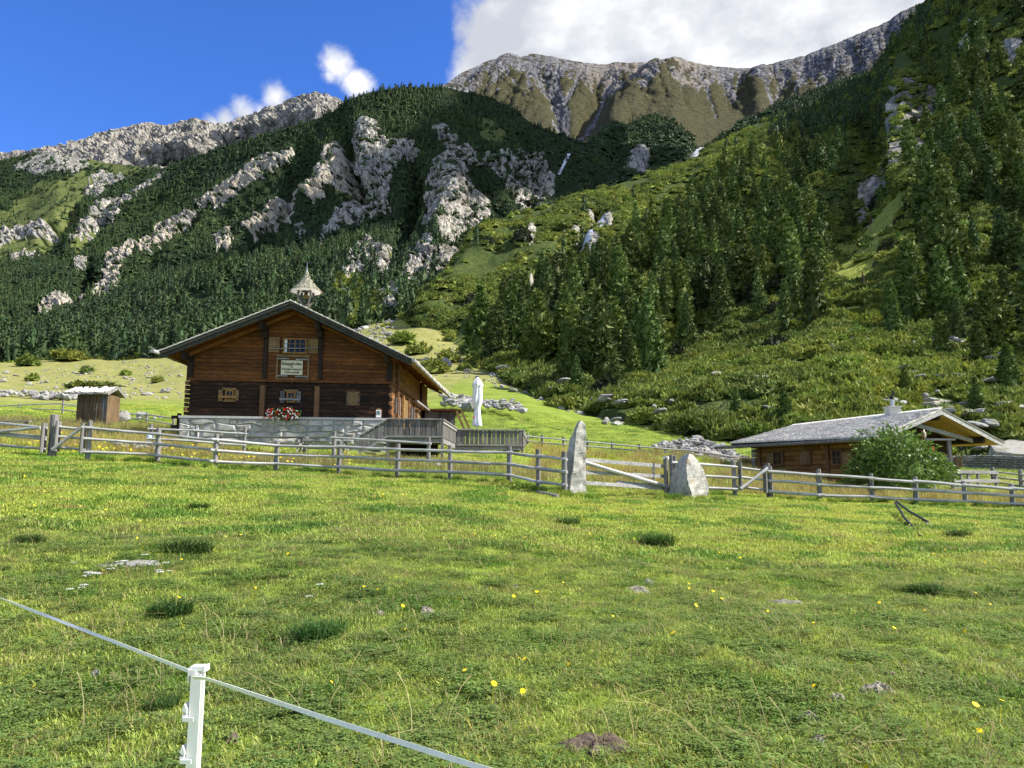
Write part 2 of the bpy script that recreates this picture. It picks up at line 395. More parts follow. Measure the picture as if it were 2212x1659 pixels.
# ---- terrain materials (colours; some light and shade is put into them)
def ground_material():
    m, nt, b = new_mat('meadow_turf', 0.95, 0.1)
    v = coords(nt); g1 = noise_t(nt, v, 0.35, 5, 0.6); g2 = noise_t(nt, v, 2.6, 5, 0.7); g3 = noise_t(nt, v, 22, 4, 0.7); g4 = noise_t(nt, v, 0.06, 4, 0.6)
    f = math_(nt, 'ADD', math_(nt, 'MULTIPLY', g1, 0.4), math_(nt, 'ADD', math_(nt, 'MULTIPLY', g2, 0.3), math_(nt, 'MULTIPLY', g3, 0.3)))
    c = ramp(nt, f, [(0.36, (0.09, 0.14, 0.018)), (0.5, (0.17, 0.235, 0.03)), (0.62, (0.25, 0.285, 0.05))])
    far = N(nt, 'ShaderNodeAttribute', attribute_name='dry').outputs['Fac']
    dryc = ramp(nt, f, [(0.35, (0.15, 0.17, 0.05)), (0.5, (0.26, 0.24, 0.085)), (0.65, (0.36, 0.31, 0.14))])
    c = mix(nt, math_(nt, 'MULTIPLY', far, ramp(nt, math_(nt, 'ADD', math_(nt, 'MULTIPLY', g1, .5), math_(nt, 'MULTIPLY', g2, .5)), [(0.4, 0.6), (0.55, 1.0)]), clamp=True), c, dryc)
    nt.links.new(c, b.inputs['Base Color']); bump(nt, b, f, 0.8, 0.06)
    return m
def hill_material(name, understory, rockc, grassc, scale=1.0, rs=(0.12, 0.9), bumpd=2.0, warm=(0.42, 0.33, 0.22), hue=None):
    m, nt, b = new_mat(name, 0.95, 0.08)
    v = coords(nt)
    n1 = noise_t(nt, v, 0.02*scale, 7, 0.65); n2 = noise_t(nt, v, 0.11*scale, 6, 0.7); n3 = noise_t(nt, v, 0.5*scale, 5, 0.7)
    vr = coords(nt, (1.0, 1.0, 0.28), rot=(0.35, 0.5, 0)); n4 = noise_t(nt, vr, 0.09*scale, 7, 0.75)
    rock = N(nt, 'ShaderNodeAttribute', attribute_name='rock').outputs['Fac']; gr = N(nt, 'ShaderNodeAttribute', attribute_name='grass').outputs['Fac']
    wm = N(nt, 'ShaderNodeAttribute', attribute_name='warm').outputs['Fac']; dk = N(nt, 'ShaderNodeAttribute', attribute_name='darken').outputs['Fac']
    fr = math_(nt, 'ADD', math_(nt, 'MULTIPLY', n4, 0.5), math_(nt, 'ADD', math_(nt, 'MULTIPLY', n3, 0.25), math_(nt, 'MULTIPLY', n2, 0.25)))
    rc = ramp(nt, fr, [(0.40, rockc[0]), (0.49, rockc[1]), (0.58, rockc[2])])
    wv = N(nt, 'ShaderNodeVectorMath', {0: v, 1: N(nt, 'ShaderNodeTexNoise', {'Vector': v, 'Scale': 0.06*scale, 'Detail': 4.0}).outputs['Color']}, operation='ADD')
    wsc = N(nt, 'ShaderNodeVectorMath', {0: N(nt, 'ShaderNodeTexNoise', {'Vector': v, 'Scale': 0.05*scale, 'Detail': 4.0}).outputs['Color'], 1: (26.0/scale, 26.0/scale, 26.0/scale)}, operation='MULTIPLY')
    wv = N(nt, 'ShaderNodeVectorMath', {0: v, 1: wsc.outputs[0]}, operation='ADD')
    mpv = N(nt, 'ShaderNodeMapping', {'Vector': wv.outputs[0], 'Scale': (1.0, 1.0, 0.5), 'Rotation': (0.3, 0.6, 0.0)})
    vo1 = N(nt, 'ShaderNodeTexVoronoi', {'Vector': mpv.outputs[0], 'Scale': 0.085*scale}, feature='DISTANCE_TO_EDGE').outputs[0]
    vo2 = N(nt, 'ShaderNodeTexVoronoi', {'Vector': mpv.outputs[0], 'Scale': 0.3*scale}, feature='DISTANCE_TO_EDGE').outputs[0]
    crack = math_(nt, 'MULTIPLY', ramp(nt, vo1, [(0.0, 0.4), (0.07, 1.0)]), ramp(nt, vo2, [(0.0, 0.6), (0.10, 1.0)]))
    rc = mix(nt, 1.0, rc, crack, 'MULTIPLY')
    rc = mix(nt, math_(nt, 'MULTIPLY', wm, ramp(nt, n1, [(0.4, 0.2), (0.6, 1.0)])), rc, mix(nt, fr, tuple(q*0.8 for q in warm), tuple(min(1, q*1.35) for q in warm)))
    fg = math_(nt, 'ADD', math_(nt, 'MULTIPLY', n2, 0.5), math_(nt, 'MULTIPLY', n3, 0.5))
    gc = ramp(nt, fg, [(0.36, grassc[0]), (0.5, grassc[1]), (0.64, grassc[2])])
    uc = ramp(nt, fg, [(0.38, understory[0]), (0.6, understory[1])])
    base = mix(nt, ramp(nt, math_(nt, 'ADD', gr, math_(nt, 'MULTIPLY', math_(nt, 'SUBTRACT', n2, 0.5), 1.2)), [(0.4, 0.0), (0.55, 1.0)]), uc, gc)
    rm = ramp(nt, math_(nt, 'ADD', rock, math_(nt, 'MULTIPLY', math_(nt, 'SUBTRACT', math_(nt, 'ADD', math_(nt, 'MULTIPLY', n2, .5), math_(nt, 'MULTIPLY', n4, .5)), 0.5), 1.6)), [(0.42, 0.0), (0.52, 1.0)])
    c = mix(nt, rm, base, rc)
    c = mix(nt, math_(nt, 'MULTIPLY', dk, 0.8), c, tuple(q*0.28 for q in rockc[0]))  # darkens by mask; on the left ridge this is painted shade
    nt.links.new(c, b.inputs['Base Color'])
    bump(nt, b, math_(nt, 'ADD', math_(nt, 'ADD', fr, n2), math_(nt, 'MULTIPLY', crack, 0.5)), 1.0, bumpd)
    return m

M_GROUND = ground_material()
ROCKC = [(0.10, 0.095, 0.078), (0.36, 0.34, 0.285), (0.66, 0.62, 0.53)]
M_DOME = hill_material('forest_mountain_ground', [(0.014, 0.026, 0.01), (0.04, 0.058, 0.022)], ROCKC, [(0.07, 0.1, 0.025), (0.13, 0.16, 0.045), (0.2, 0.2, 0.08)], 1.0, bumpd=3.0, warm=(0.5, 0.42, 0.30))
M_SLOPE = hill_material('right_slope_ground', [(0.035, 0.055, 0.014), (0.09, 0.12, 0.032)], ROCKC, [(0.14, 0.18, 0.03), (0.28, 0.32, 0.055), (0.4, 0.4, 0.12)], 3.0, bumpd=0.8)  # light grass tones put the gully's sunlight into the colour
M_BACK = hill_material('back_range_ground', [(0.05, 0.045, 0.026), (0.085, 0.075, 0.045)], [(0.075, 0.075, 0.08), (0.17, 0.168, 0.172), (0.36, 0.355, 0.36)], [(0.042, 0.041, 0.02), (0.08, 0.075, 0.036), (0.125, 0.112, 0.056)], 0.5, bumpd=9.0)
M_LEFTR = hill_material('left_range_ground', [(0.04, 0.05, 0.025), (0.08, 0.08, 0.05)], [(0.18, 0.17, 0.15), (0.38, 0.36, 0.315), (0.6, 0.57, 0.49)], [(0.1, 0.1, 0.05), (0.2, 0.19, 0.11), (0.33, 0.3, 0.2)], 0.5, bumpd=10.0)

# ---- the meadow sheet
def make_ground():
    nth, nr = 700, 420
    th = np.concatenate([np.linspace(-math.pi, -0.8, 60, endpoint=False), np.linspace(-0.8, 0.9, nth-120, endpoint=False), np.linspace(0.9, math.pi, 60)])
    r = np.exp(np.linspace(math.log(0.4), math.log(900), nr))
    T, R = np.meshgrid(th, r, indexing='ij'); X = R*np.sin(T); Y = R*np.cos(T); Z = ground_z(X, Y)
    P = np.stack([X, Y, Z], -1).reshape(-1, 3)
    i, j = np.meshgrid(np.arange(len(th)-1), np.arange(nr-1), indexing='ij')
    q = (i*nr+j).ravel(); fc = np.stack([q, q+1, q+nr+1, q+nr], 1)
    c = len(P); P = np.vstack([P, [[0, 0, gz(0, 0.01)]]])
    me = np_mesh('meadow', P, fc, [M_GROUND], True)
    x = P[:, 0]; y = P[:, 1]; rr = np.hypot(x, y)
    dry = smooth(60, 130, rr)*0.9
    # tall straw-coloured grass between the fences and the huts
    n = fbm(x/4, y/4, 7.7, 3)
    dry = np.maximum(dry, smooth(27.5, 30, y)*(1-smooth(44, 52, y))*smooth(-0.35, 0.25, n)*0.8)
    green = (x > -8)*(x < 34)*smooth(44, 50, y)*(1-smooth(105, 125, y))
    dry = dry*(1-0.8*green)
    attr(me, 'dry', dry)
    tag(link('meadow', me), kind='structure')
make_ground()

# ---- mountain sheets
class Layer:
    def __init__(s, cols, nx, ny, jag=0.0):
        xs = sorted(cols); K = len(cols[xs[0]]); s.x0, s.x1 = xs[0], xs[-1]
        u = np.linspace(0, 1, nx); s.vx = s.x0+u*(s.x1-s.x0)
        vy = np.zeros((nx, K)); iv = np.zeros((nx, K))
        for k in range(K):
            vy[:, k] = np.interp(s.vx, xs, [cols[x][k][0] for x in xs]); iv[:, k] = np.interp(s.vx, xs, [1.0/cols[x][k][1] for x in xs])
        if jag: 
            j = jag*(ridged(s.vx/34.0, 0.3, 0.1, 5, 0.55)-0.6); vy[:, 0] -= j
        t = np.linspace(0, K-1, ny)
        s.VY = np.array([np.interp(t, range(K), vy[i]) for i in range(nx)]); IV = np.array([np.interp(t, range(K), iv[i]) for i in range(nx)])
        IV = _blur(_blur(IV, 6, 1), 3, 0)
        s.VX = np.repeat(s.vx[:, None], ny, 1); s.Y = 1.0/IV
        dx = (s.VX-CX)/F; dy = -(s.VY-CY)/F; tt = s.Y/(cp-dy*sp)
        s.P = np.stack([dx*tt, s.Y, CZ+(sp+dy*cp)*tt], -1); s.nx, s.ny = nx, ny
    def normals(s):
        du = np.gradient(s.P, axis=0); dv = np.gradient(s.P, axis=1)
        n = np.cross(du, dv); n /= np.linalg.norm(n, axis=-1)[..., None]+1e-9
        # normals look back to the valley (-y) and up
        sg = np.sign((n*np.array([0, -0.6, 0.8])).sum(-1)); return n*sg[..., None]
    def displace(s, amt, crest=0.12):
        t = np.linspace(0, 1, s.ny)[None, :]; amt = np.asarray(amt)*(1-getattr(s, 'foot', 0.0)*smooth(0.86, 1.0, t)); s.P = s.P+s.normals()*(np.asarray(amt)*(0.12+0.88*smooth(0, crest, t)))[..., None]
    def build(s, name, mat, at, back=(0.45, 4), kind='structure', sm=True):
        P = s.P; rows = [P]
        # far side of the crest, so that the mountain has a body
        top = P[:, :1]; bk = []
        for k in range(back[1], 0, -1):
            d = top.copy(); q = k/back[1]
            d[..., 1] += (top[..., 1]*back[0])*q; d[..., 0] += top[..., 0]*back[0]*q*0.4; d[..., 2] -= top[..., 2]*(0.9*q**1.3); bk.append(d)
        PP = np.concatenate(bk+rows, 1); nb = back[1]; ny = PP.shape[1]
        i, j = np.meshgrid(np.arange(s.nx-1), np.arange(ny-1), indexing='ij'); q = (i*ny+j).ravel()
        fc = np.stack([q, q+1, q+ny+1, q+ny], 1)
        me = np_mesh(name, PP.reshape(-1, 3), fc, [mat], sm)
        for k, a in at.items():
            aa = np.concatenate([np.repeat(a[:, :1], nb, 1), a], 1); attr(me, k, aa)
        if 'rock' in at:
            ra = np.concatenate([np.zeros((s.nx, nb)), at['rock']], 1); rf = ra[:-1, :-1].ravel() > 0.45
            me.polygons.foreach_set('use_smooth', ~rf)
        o = link(name, me); tag(o, kind=kind); s.obj = o; s.at = at
        return o
    def sample(s, n, weight, rs, wmax_pow=0.0, dn=0.0):
        """random surface points by area x weight (weight on the grid)"""
        P = s.P; a = np.linalg.norm(np.cross(P[1:, :-1]-P[:-1, :-1], P[:-1, 1:]-P[:-1, :-1]), axis=-1)
        w = a*weight[:-1, :-1]*(s.Y[:-1, :-1]**wmax_pow); w = np.maximum(w, 0); cdf = np.cumsum(w.ravel()); 
        k = np.searchsorted(cdf, rs.rand(n)*cdf[-1]); k = np.minimum(k, w.size-1)
        i, j = np.unravel_index(k, w.shape); fu = rs.rand(n)[:, None]; fv = rs.rand(n)[:, None]
        p = P[i, j]*(1-fu)*(1-fv)+P[i+1, j]*fu*(1-fv)+P[i, j+1]*(1-fu)*fv+P[i+1, j+1]*fu*fv
        p = p.copy(); p[:, 2] -= dn
        return p, i, j
def z1(pts): return [(x*.347, 165+y*.347) for x, y in pts]
def z2(pts): return [(548.6+x*.3307, 137.2+y*.3307) for x, y in pts]
def mask(L, polys, warp=9.0, ws=22.0, edge=None, seed=0.0):
    wx = L.VX+warp*fbm(L.VX/ws, L.VY/ws, 1.3+seed, 4); wy = L.VY+warp*fbm(L.VX/ws, L.VY/ws, 8.3+seed, 4)
    m = np.zeros(L.VX.shape, bool)
    for p in polys: m |= in_poly(wx, wy, p)
    return m.astype(float)
def gullies(L, lines):
    d = np.zeros(L.VX.shape)
    wx = L.VX+6*fbm(L.VX/25, L.VY/25, 3.3, 3); wy = L.VY+6*fbm(L.VX/25, L.VY/25, 4.4, 3)
    for pts, w, amp in lines:
        q = seg_dist(wx, wy, pts); d += amp*np.exp(-(q/w)**2)
    return d

# (1) central forested mountain and the left flank of the valley
DOME = {-900: [(560, 1700), (660, 900), (740, 560), (812, 400)], -300: [(430, 1600), (600, 900), (730, 560), (806, 400)],
 0: [(346, 1500), (560, 950), (720, 560), (802, 400)], 62: [(334, 1450), (550, 940), (720, 560), (802, 398)], 121: [(328, 1400), (540, 900), (716, 550), (799, 395)],
 230: [(352, 1300), (540, 860), (712, 530), (797, 385)], 347: [(364, 1150), (535, 820), (705, 500), (790, 375)], 434: [(336, 1080), (520, 800), (700, 490), (782, 365)],
 486: [(318, 1050), (515, 790), (698, 480), (776, 360)], 590: [(285, 1000), (505, 760), (690, 470), (760, 350)], 700: [(250, 960), (500, 740), (680, 450), (730, 340)],
 760: [(213, 940), (495, 730), (672, 440), (712, 335)], 800: [(200, 930), (490, 720), (665, 430), (702, 330)], 870: [(188, 930), (480, 700), (650, 420), (700, 330)],
 960: [(188, 930), (470, 700), (640, 440), (700, 340)], 1010: [(200, 930), (460, 720), (600, 500), (690, 350)], 1060: [(210, 940), (450, 740), (560, 560), (680, 400)],
 1110: [(240, 950), (440, 770), (520, 620), (660, 450)], 1150: [(268, 960), (430, 800), (500, 660), (640, 480)], 1200: [(288, 980), (420, 830), (480, 700), (620, 520)],
 1255: [(305, 1000), (410, 860), (470, 720), (600, 540)], 1330: [(360, 1010), (430, 880), (480, 740), (600, 560)]}
LD = Layer(DOME, 1050, 340)
pd = LD.P
rk = []
for poly in [[(1830,430),(1700,470),(1600,500),(1500,600),(1440,640),(1300,740),(1210,800),(1230,830),(1300,790),(1370,810),(1430,750),(1520,690),(1600,640),(1690,570),(1790,510)],
  [(1215,835),(1130,850),(1000,940),(950,1010),(800,1050),(680,1110),(640,1180),(640,1230),(560,1260),(500,1340),(485,1390),(560,1340),(580,1370),(640,1310),(700,1290),(750,1200),(780,1140),(850,1115),(940,1100),(1000,1040),(1080,950),(1180,880)],
  [(400,1330),(260,1385),(235,1490),(330,1440),(410,1410),(470,1365)], [(1330,980),(1440,925),(1435,1060),(1350,1080)],
  [(1840,630),(1760,690),(1600,840),(1500,930),(1550,970),(1690,840),(1820,730)], [(450,1130),(540,1105),(520,1180),(470,1190)]]:
    rk.append(z1(poly))
rock_main = [[(520,510),(600,600),(645,810),(600,875),(480,830),(470,900),(400,960),(330,880),(270,930),(230,1060),(210,1020),(250,890),(340,810),(390,710),(450,630)],
  [(680,400),(810,385),(830,460),(870,500),(1040,480),(1065,530),(980,570),(960,640),(900,760),(870,900),(900,960),(820,970),(700,1050),(580,1085),(440,1170),(425,1130),(540,1010),(600,930),(700,840),(690,790),(655,700),(650,500)],
  [(1180,620),(1290,650),(1330,720),(1400,800),(1480,860),(1540,960),(1530,1010),(1450,1070),(1360,1090),(1300,1180),(1200,1185),(1170,1130),(1110,1060),(1150,960),(1120,880),(1120,780)],
  [(660,1170),(760,1135),(890,1180),(880,1280),(800,1350),(700,1370),(600,1445),(580,1400),(610,1240)],
  [(1050,1145),(1150,1145),(1180,1240),(1330,1195),(1310,1330),(1200,1430),(1150,1510),(1060,1560),(1000,1630),(800,1600),(785,1560),(900,1440),(960,1370),(1000,1260)],
  [(270,1070),(330,1060),(350,1110),(300,1190)], [(560,1490),(615,1495),(590,1620),(560,1600)], [(640,1580),(700,1570),(690,1600)]]
rk += [z2(p) for p in rock_main]
rav = [z2(p) for p in [[(1180,330),(1300,430),(1340,520),(1500,590),(1650,560),(1800,540),(1900,590),(1980,740),(1960,850),(1880,900),(1740,950),(1640,810),(1560,710),(1400,630),(1240,530),(1170,400)]]]
left_rocks = [z1(p) for p in [[(100,560),(200,490),(300,465),(480,480),(570,545),(480,600),(300,590),(90,590)], [(640,480),(760,430),(805,440),(815,495),(960,535),(850,555),(700,545),(680,500)],
  [(1030,575),(860,680),(800,715),(620,790),(500,890),(410,1010),(500,970),(610,900),(770,820),(900,710),(1010,640)], [(560,600),(700,590),(780,620),(650,690),(600,760),(520,720)], [(60,1120),(200,1090),(240,1110),(90,1160)], [(0,960),(120,930),(280,920),(330,960),(200,1010),(0,1080)]]]
mead_l = [z1(p) for p in [[(-60,860),(200,690),(330,640),(560,590),(640,680),(580,760),(480,830),(470,920),(320,970),(270,1070),(100,1130),(-60,1140)], [(330,450),(560,440),(700,520),(860,570),(900,600),(700,620),(560,560),(480,480)], [(-20,1150),(130,1135),(100,1170),(-20,1180)], [(460,960),(620,900),(560,1000),(420,1060)]]]
grass_m = [z2(p) for p in [[(540,860),(610,870),(600,930),(550,930)], [(880,1150),(980,1180),(900,1350),(820,1560),(760,1600),(830,1440)], [(750,1580),(980,1620),(960,1700),(700,1700)], [(1480,330),(1650,430),(1620,520),(1490,480)], [(1200,1230),(1330,1240),(1290,1320),(1220,1320)]]]
D_lines = [  # gullies (image-traced course, real depth in metres)
  (z2([(560,330),(590,480),(640,640),(655,780),(690,900)]), 15, -46), (z2([(1030,560),(1060,780),(1040,950),(980,1100),(870,1300),(800,1450)]), 15, -38),
  (z2([(1250,520),(1400,700),(1560,900),(1640,1000)]), 14, -26), (z1([(1800,600),(1760,760),(1640,900),(1500,1100)]), 15, -24),
  (z1([(1220,880),(1100,960),(980,1120),(760,1270),(640,1380)]), 10, -14), (z1([(1900,420),(1800,560),(1660,680),(1480,820),(1250,1020)]), 12, -18),
  (z1([(560,1160),(500,1300),(440,1400)]), 12, -24), (z1([(480,820),(340,960),(280,1030)]), 12, -18), (z1([(900,620),(700,800),(450,1060),(250,1180)]), 10, -14), (z2([(1760,500),(1900,800),(1740,1000)]), 12, -20),
  (z2([(360,560),(280,800),(170,1000),(60,1200)]), 12, -22), (z1([(1150,560),(950,760),(700,980)]), 14, -12),
  (z2([(740,400),(760,600),(760,800)]), 20, 26), (z2([(1260,700),(1300,900),(1180,1200)]), 22, 24), (z2([(500,600),(480,800),(330,930)]), 20, 20)]
rockD = mask(LD, rk+left_rocks, 7, 13); ravD = mask(LD, rav, 9, 16); meadD = mask(LD, mead_l, 12, 30)
frag = (fbm(LD.VX/8, LD.VY/6, 4.2, 3)+0.35*fbm(LD.VX/26, LD.VY/18, 1.1, 2) > -0.36); rockD = rockD*frag; ravD = ravD*(fbm(LD.VX/10, LD.VY/9, 8.2, 3) > -0.3); grD = mask(LD, grass_m, 6, 16)
LD.displace(gullies(LD, D_lines)*(LD.Y/800)*0.8, 0.3)
q = LD.P/150.0
LD.displace(9*fbm(q[..., 0], q[..., 1], q[..., 2], 4)*smooth(400, 520, LD.Y))
rall = _blur(_blur(np.maximum(rockD, ravD), 1, 0), 1, 1)
q = LD.P/20.0
blocky = ridged(q[..., 0]+0.6*q[..., 2], q[..., 1], q[..., 2]*0.5, 5, 0.62)
LD.displace(rall*(0.8+3.4*(blocky-0.6)+1.3*(ridged(LD.P[..., 0]/7, LD.P[..., 1]/7, LD.P[..., 2]/9, 3, 0.6)-0.5))+(1-rall)*1.0*fbm(q[..., 0], q[..., 1], q[..., 2], 3))
warmD = (mask(LD, rk[:5]+rk[6:7], 6, 20))*0.6
LD.build('forested_mountain', M_DOME, {'rock': np.maximum(rockD, ravD), 'grass': np.clip(meadD+grD+0.0, 0, 1), 'warm': warmD, 'darken': np.zeros_like(rockD)})

# (2) slope on the right: shrubs, big pines, grass gully
SLOPE = {700: [(860, 330), (880, 320), (900, 310), (920, 300)], 848: [(712, 330), (716, 310), (724, 300), (732, 290)],
 878: [(682, 350), (700, 310), (720, 290), (738, 275)], 930: [(622, 395), (672, 320), (720, 270), (748, 235)], 985: [(566, 430), (640, 330), (712, 250), (782, 180)], 1010: [(516, 455), (620, 340), (706, 240), (788, 165)],
 1050: [(474, 480), (600, 350), (706, 225), (800, 145)], 1110: [(450, 500), (590, 350), (720, 205), (822, 118)], 1180: [(432, 520), (600, 330), (740, 190), (846, 102)],
 1260: [(404, 560), (590, 320), (750, 175), (880, 84)], 1330: [(384, 590), (580, 320), (755, 165), (893, 78)], 1400: [(364, 620), (575, 310), (755, 160), (905, 72)], 1480: [(340, 660), (560, 310), (755, 150), (925, 66)],
 1560: [(292, 720), (540, 310), (750, 145), (935, 62)], 1640: [(250, 770), (520, 300), (745, 140), (940, 60)], 1720: [(216, 800), (490, 295), (735, 136), (942, 58)], 1800: [(184, 820), (460, 290), (725, 132), (944, 57)],
 1880: [(150, 820), (430, 280), (715, 130), (944, 56)], 1950: [(70, 760), (400, 270), (708, 128), (944, 56)], 2010: [(-10, 700), (370, 262), (702, 126), (946, 56)], 2100: [(-120, 600), (340, 255), (695, 124), (948, 56)],
 2220: [(-230, 540), (320, 250), (690, 122), (950, 56)], 2500: [(-420, 480), (300, 240), (690, 122), (960, 58)], 3100: [(-600, 460), (280, 240), (700, 125), (975, 62)]}
for _k in SLOPE:
    if 985 < _k < 1950: SLOPE[_k][0] = (SLOPE[_k][0][0]+13, SLOPE[_k][0][1])     # shrubs stand on top of this line
LS = Layer(SLOPE, 620, 260); LS.foot = 0.9
def z3(pts): return [(1591+x*.28105, y*.28105) for x, y in pts]
def z4(pts): return [(1591+x*.28105, 438.9+y*.28105) for x, y in pts]
def z5(pts): return [(1042.4+x*.3307, 384+y*.3307) for x, y in pts]
gullyR = [z3([(1330,640),(1560,640),(1640,900),(1600,1060),(1400,1180),(1340,1420),(1120,1480),(860,1640),(850,1500),(1000,1330),(1120,1100),(1180,900)])]
grassR = [z4([(1340,-110),(1330,50),(1200,260),(1180,350),(1060,420),(1000,560),(860,640),(700,520),(740,330),(700,180),(820,100),(960,0)]), z3([(1150,980),(1340,820),(1560,800),(1300,960),(1150,1060)])]
rocksR = [z3([(1620,200),(1720,100),(1900,140),(1860,260),(1780,420),(1700,500),(1600,400)]), z3([(1980,330),(2150,250),(2200,330),(2120,480),(2030,470)]), z3([(1900,760),(1980,700),(1980,800),(1930,830)]), z3([(900,1350),(1120,1180),(1180,1240),(1000,1440),(860,1600)]),
  z3([(1180,780),(1320,750),(1300,850),(1180,960),(1140,930)])]
rocksR += [z5(p) for p in [[(310,360),(350,350),(360,420),(340,490),(315,490)], [(310,620),(380,620),(390,680),(340,750),(260,850),(230,840),(290,720)], [(520,330),(545,290),(540,370)], [(590,340),(612,330),(608,430),(590,420)], [(670,215),(730,215),(750,270),(700,310)], [(740,280),(850,240),(850,330),(780,400),(720,490),(635,490),(670,370)], [(490,450),(510,500),(490,520)]]]
grassR += [z5(p) for p in [[(300,570),(420,590),(480,620),(420,700),(380,720),(390,650),(330,620)], [(650,270),(740,250),(760,280),(690,310)]]]
tongue = [[(820,770),(860,690),(925,726),(990,716),(1060,700),(1150,694),(1135,712),(1060,745),(1010,790),(960,800),(900,770)]]
S_lines = [([(1905,200),(1890,330),(1850,430),(1800,520)], 40, -9), ([(1700,300),(1600,420),(1480,560),(1350,700)], 40, 6), ([(1240,540),(1160,640),(1080,740)], 26, -9), ([(1290,460),(1240,540),(1180,600)], 14, -10), ([(1060,500),(1000,600),(930,690)], 22, 6),
  ([(1320,400),(1420,420),(1500,400)], 20, -6), ([(1980,100),(1960,260),(1980,420)], 30, 8), ([(1830,60),(1870,180),(1860,300)], 18, -6), ([(1420,800),(1500,700),(1560,620)], 30, -5), ([(2060,40),(2000,200)], 22, -8), ([(1700,600),(1800,740),(1850,860)], 40, 3)]
rockS = mask(LS, rocksR, 6, 18); grS = mask(LS, grassR, 8, 24); gulS = mask(LS, gullyR, 10, 30); tonS = mask(LS, tongue, 6, 24)
LS.displace(gullies(LS, S_lines)*np.clip(LS.Y/300, 0.25, 1.6))
q = LS.P/60.0; LS.displace(fbm(q[..., 0], q[..., 1], q[..., 2], 4)*np.clip(LS.Y*0.016, 0.4, 7)*smooth(0, 40, 260-LS.VX*0-0+0*LS.VX)*1.0)
q = LS.P/9.0; LS.displace(fbm(q[..., 0], q[..., 1], q[..., 2], 3)*0.35)
q = LS.P/(LS.Y[..., None]*0.045)
LS.displace(_blur(rockS, 1, 1)*(ridged(q[..., 0], q[..., 1], q[..., 2]*0.4, 4, 0.6)-0.1)*LS.Y*0.004)
_ft = LS.P[:, -1:].copy(); _ft[..., 1] *= 0.985; _ft[..., 2] -= 2.5
LS.P[:, -1:] = _ft
talus = smooth(0.05, 0.4, fbm(LS.P[..., 0]/14, LS.P[..., 1]/14, LS.P[..., 2]/14, 3))*(LS.Y < 150)
LS.build('shrub_slope', M_SLOPE, {'rock': np.clip(rockS+0.55*gulS+0.42*talus, 0, 1), 'grass': np.clip(grS+tonS+0.3*gulS, 0, 1), 'warm': np.zeros_like(rockS), 'darken': 0.5*gulS*(1-grS)})  # gully ground outside the grass is mixed darker

# (3) dark knoll between the two streams
KN = {1140: [(470, 1150), (490, 900), (560, 760)], 1190: [(436, 1180), (470, 930), (540, 780)], 1215: [(372, 1250), (440, 1000), (520, 800)], 1255: [(312, 1320), (420, 1040), (500, 820)], 1300: [(292, 1400), (400, 1080), (480, 850)],
 1350: [(272, 1450), (380, 1120), (460, 880)], 1400: [(246, 1480), (370, 1150), (450, 900)], 1440: [(252, 1470), (370, 1160), (440, 900)], 1480: [(284, 1420), (370, 1160), (440, 910)], 1515: [(318, 1380), (372, 1160), (430, 920)],
 1545: [(300, 1450), (360, 1180), (420, 940)], 1600: [(262, 1550), (330, 1250), (400, 960)], 1700: [(215, 1700), (290, 1350), (370, 1000)], 1850: [(160, 1800), (240, 1400), (330, 1050)]}
LK = Layer(KN, 260, 90)
def z6(pts): return [(932.7+x*.3969, y*.3969) for x, y in pts]
rockK = mask(LK, [z6(p) for p in [[(1040,900),(1100,830),(1190,790),(1200,860),(1110,900),(1030,950)], [(1390,840),(1430,810),(1480,800),(1470,870),(1420,900),(1400,890)], [(730,860),(790,860),(780,920),(740,930)], [(1440,700),(1470,700),(1480,790),(1450,780)]]], 5, 16)
gK = mask(LK, [z6([(1380,620),(1560,640),(1500,720),(1440,760),(1330,640)])], 6, 20)
LK.displace(gullies(LK, [([(1330,300),(1280,380),(1240,440)], 16, 25), ([(1400,330),(1380,400)], 14, -18), ([(1500,330),(1470,400)], 16, -24)]))
q = LK.P/110.0; LK.displace(14*fbm(q[..., 0], q[..., 1], q[..., 2], 4)); q = LK.P/30.0; LK.displace(rockK*(2+4*(ridged(q[..., 0], q[..., 1], q[..., 2]*0.5, 4)-0.5)))
LK.build('dark_knoll', M_DOME, {'rock': rockK, 'grass': gK, 'warm': rockK*0, 'darken': rockK*0})

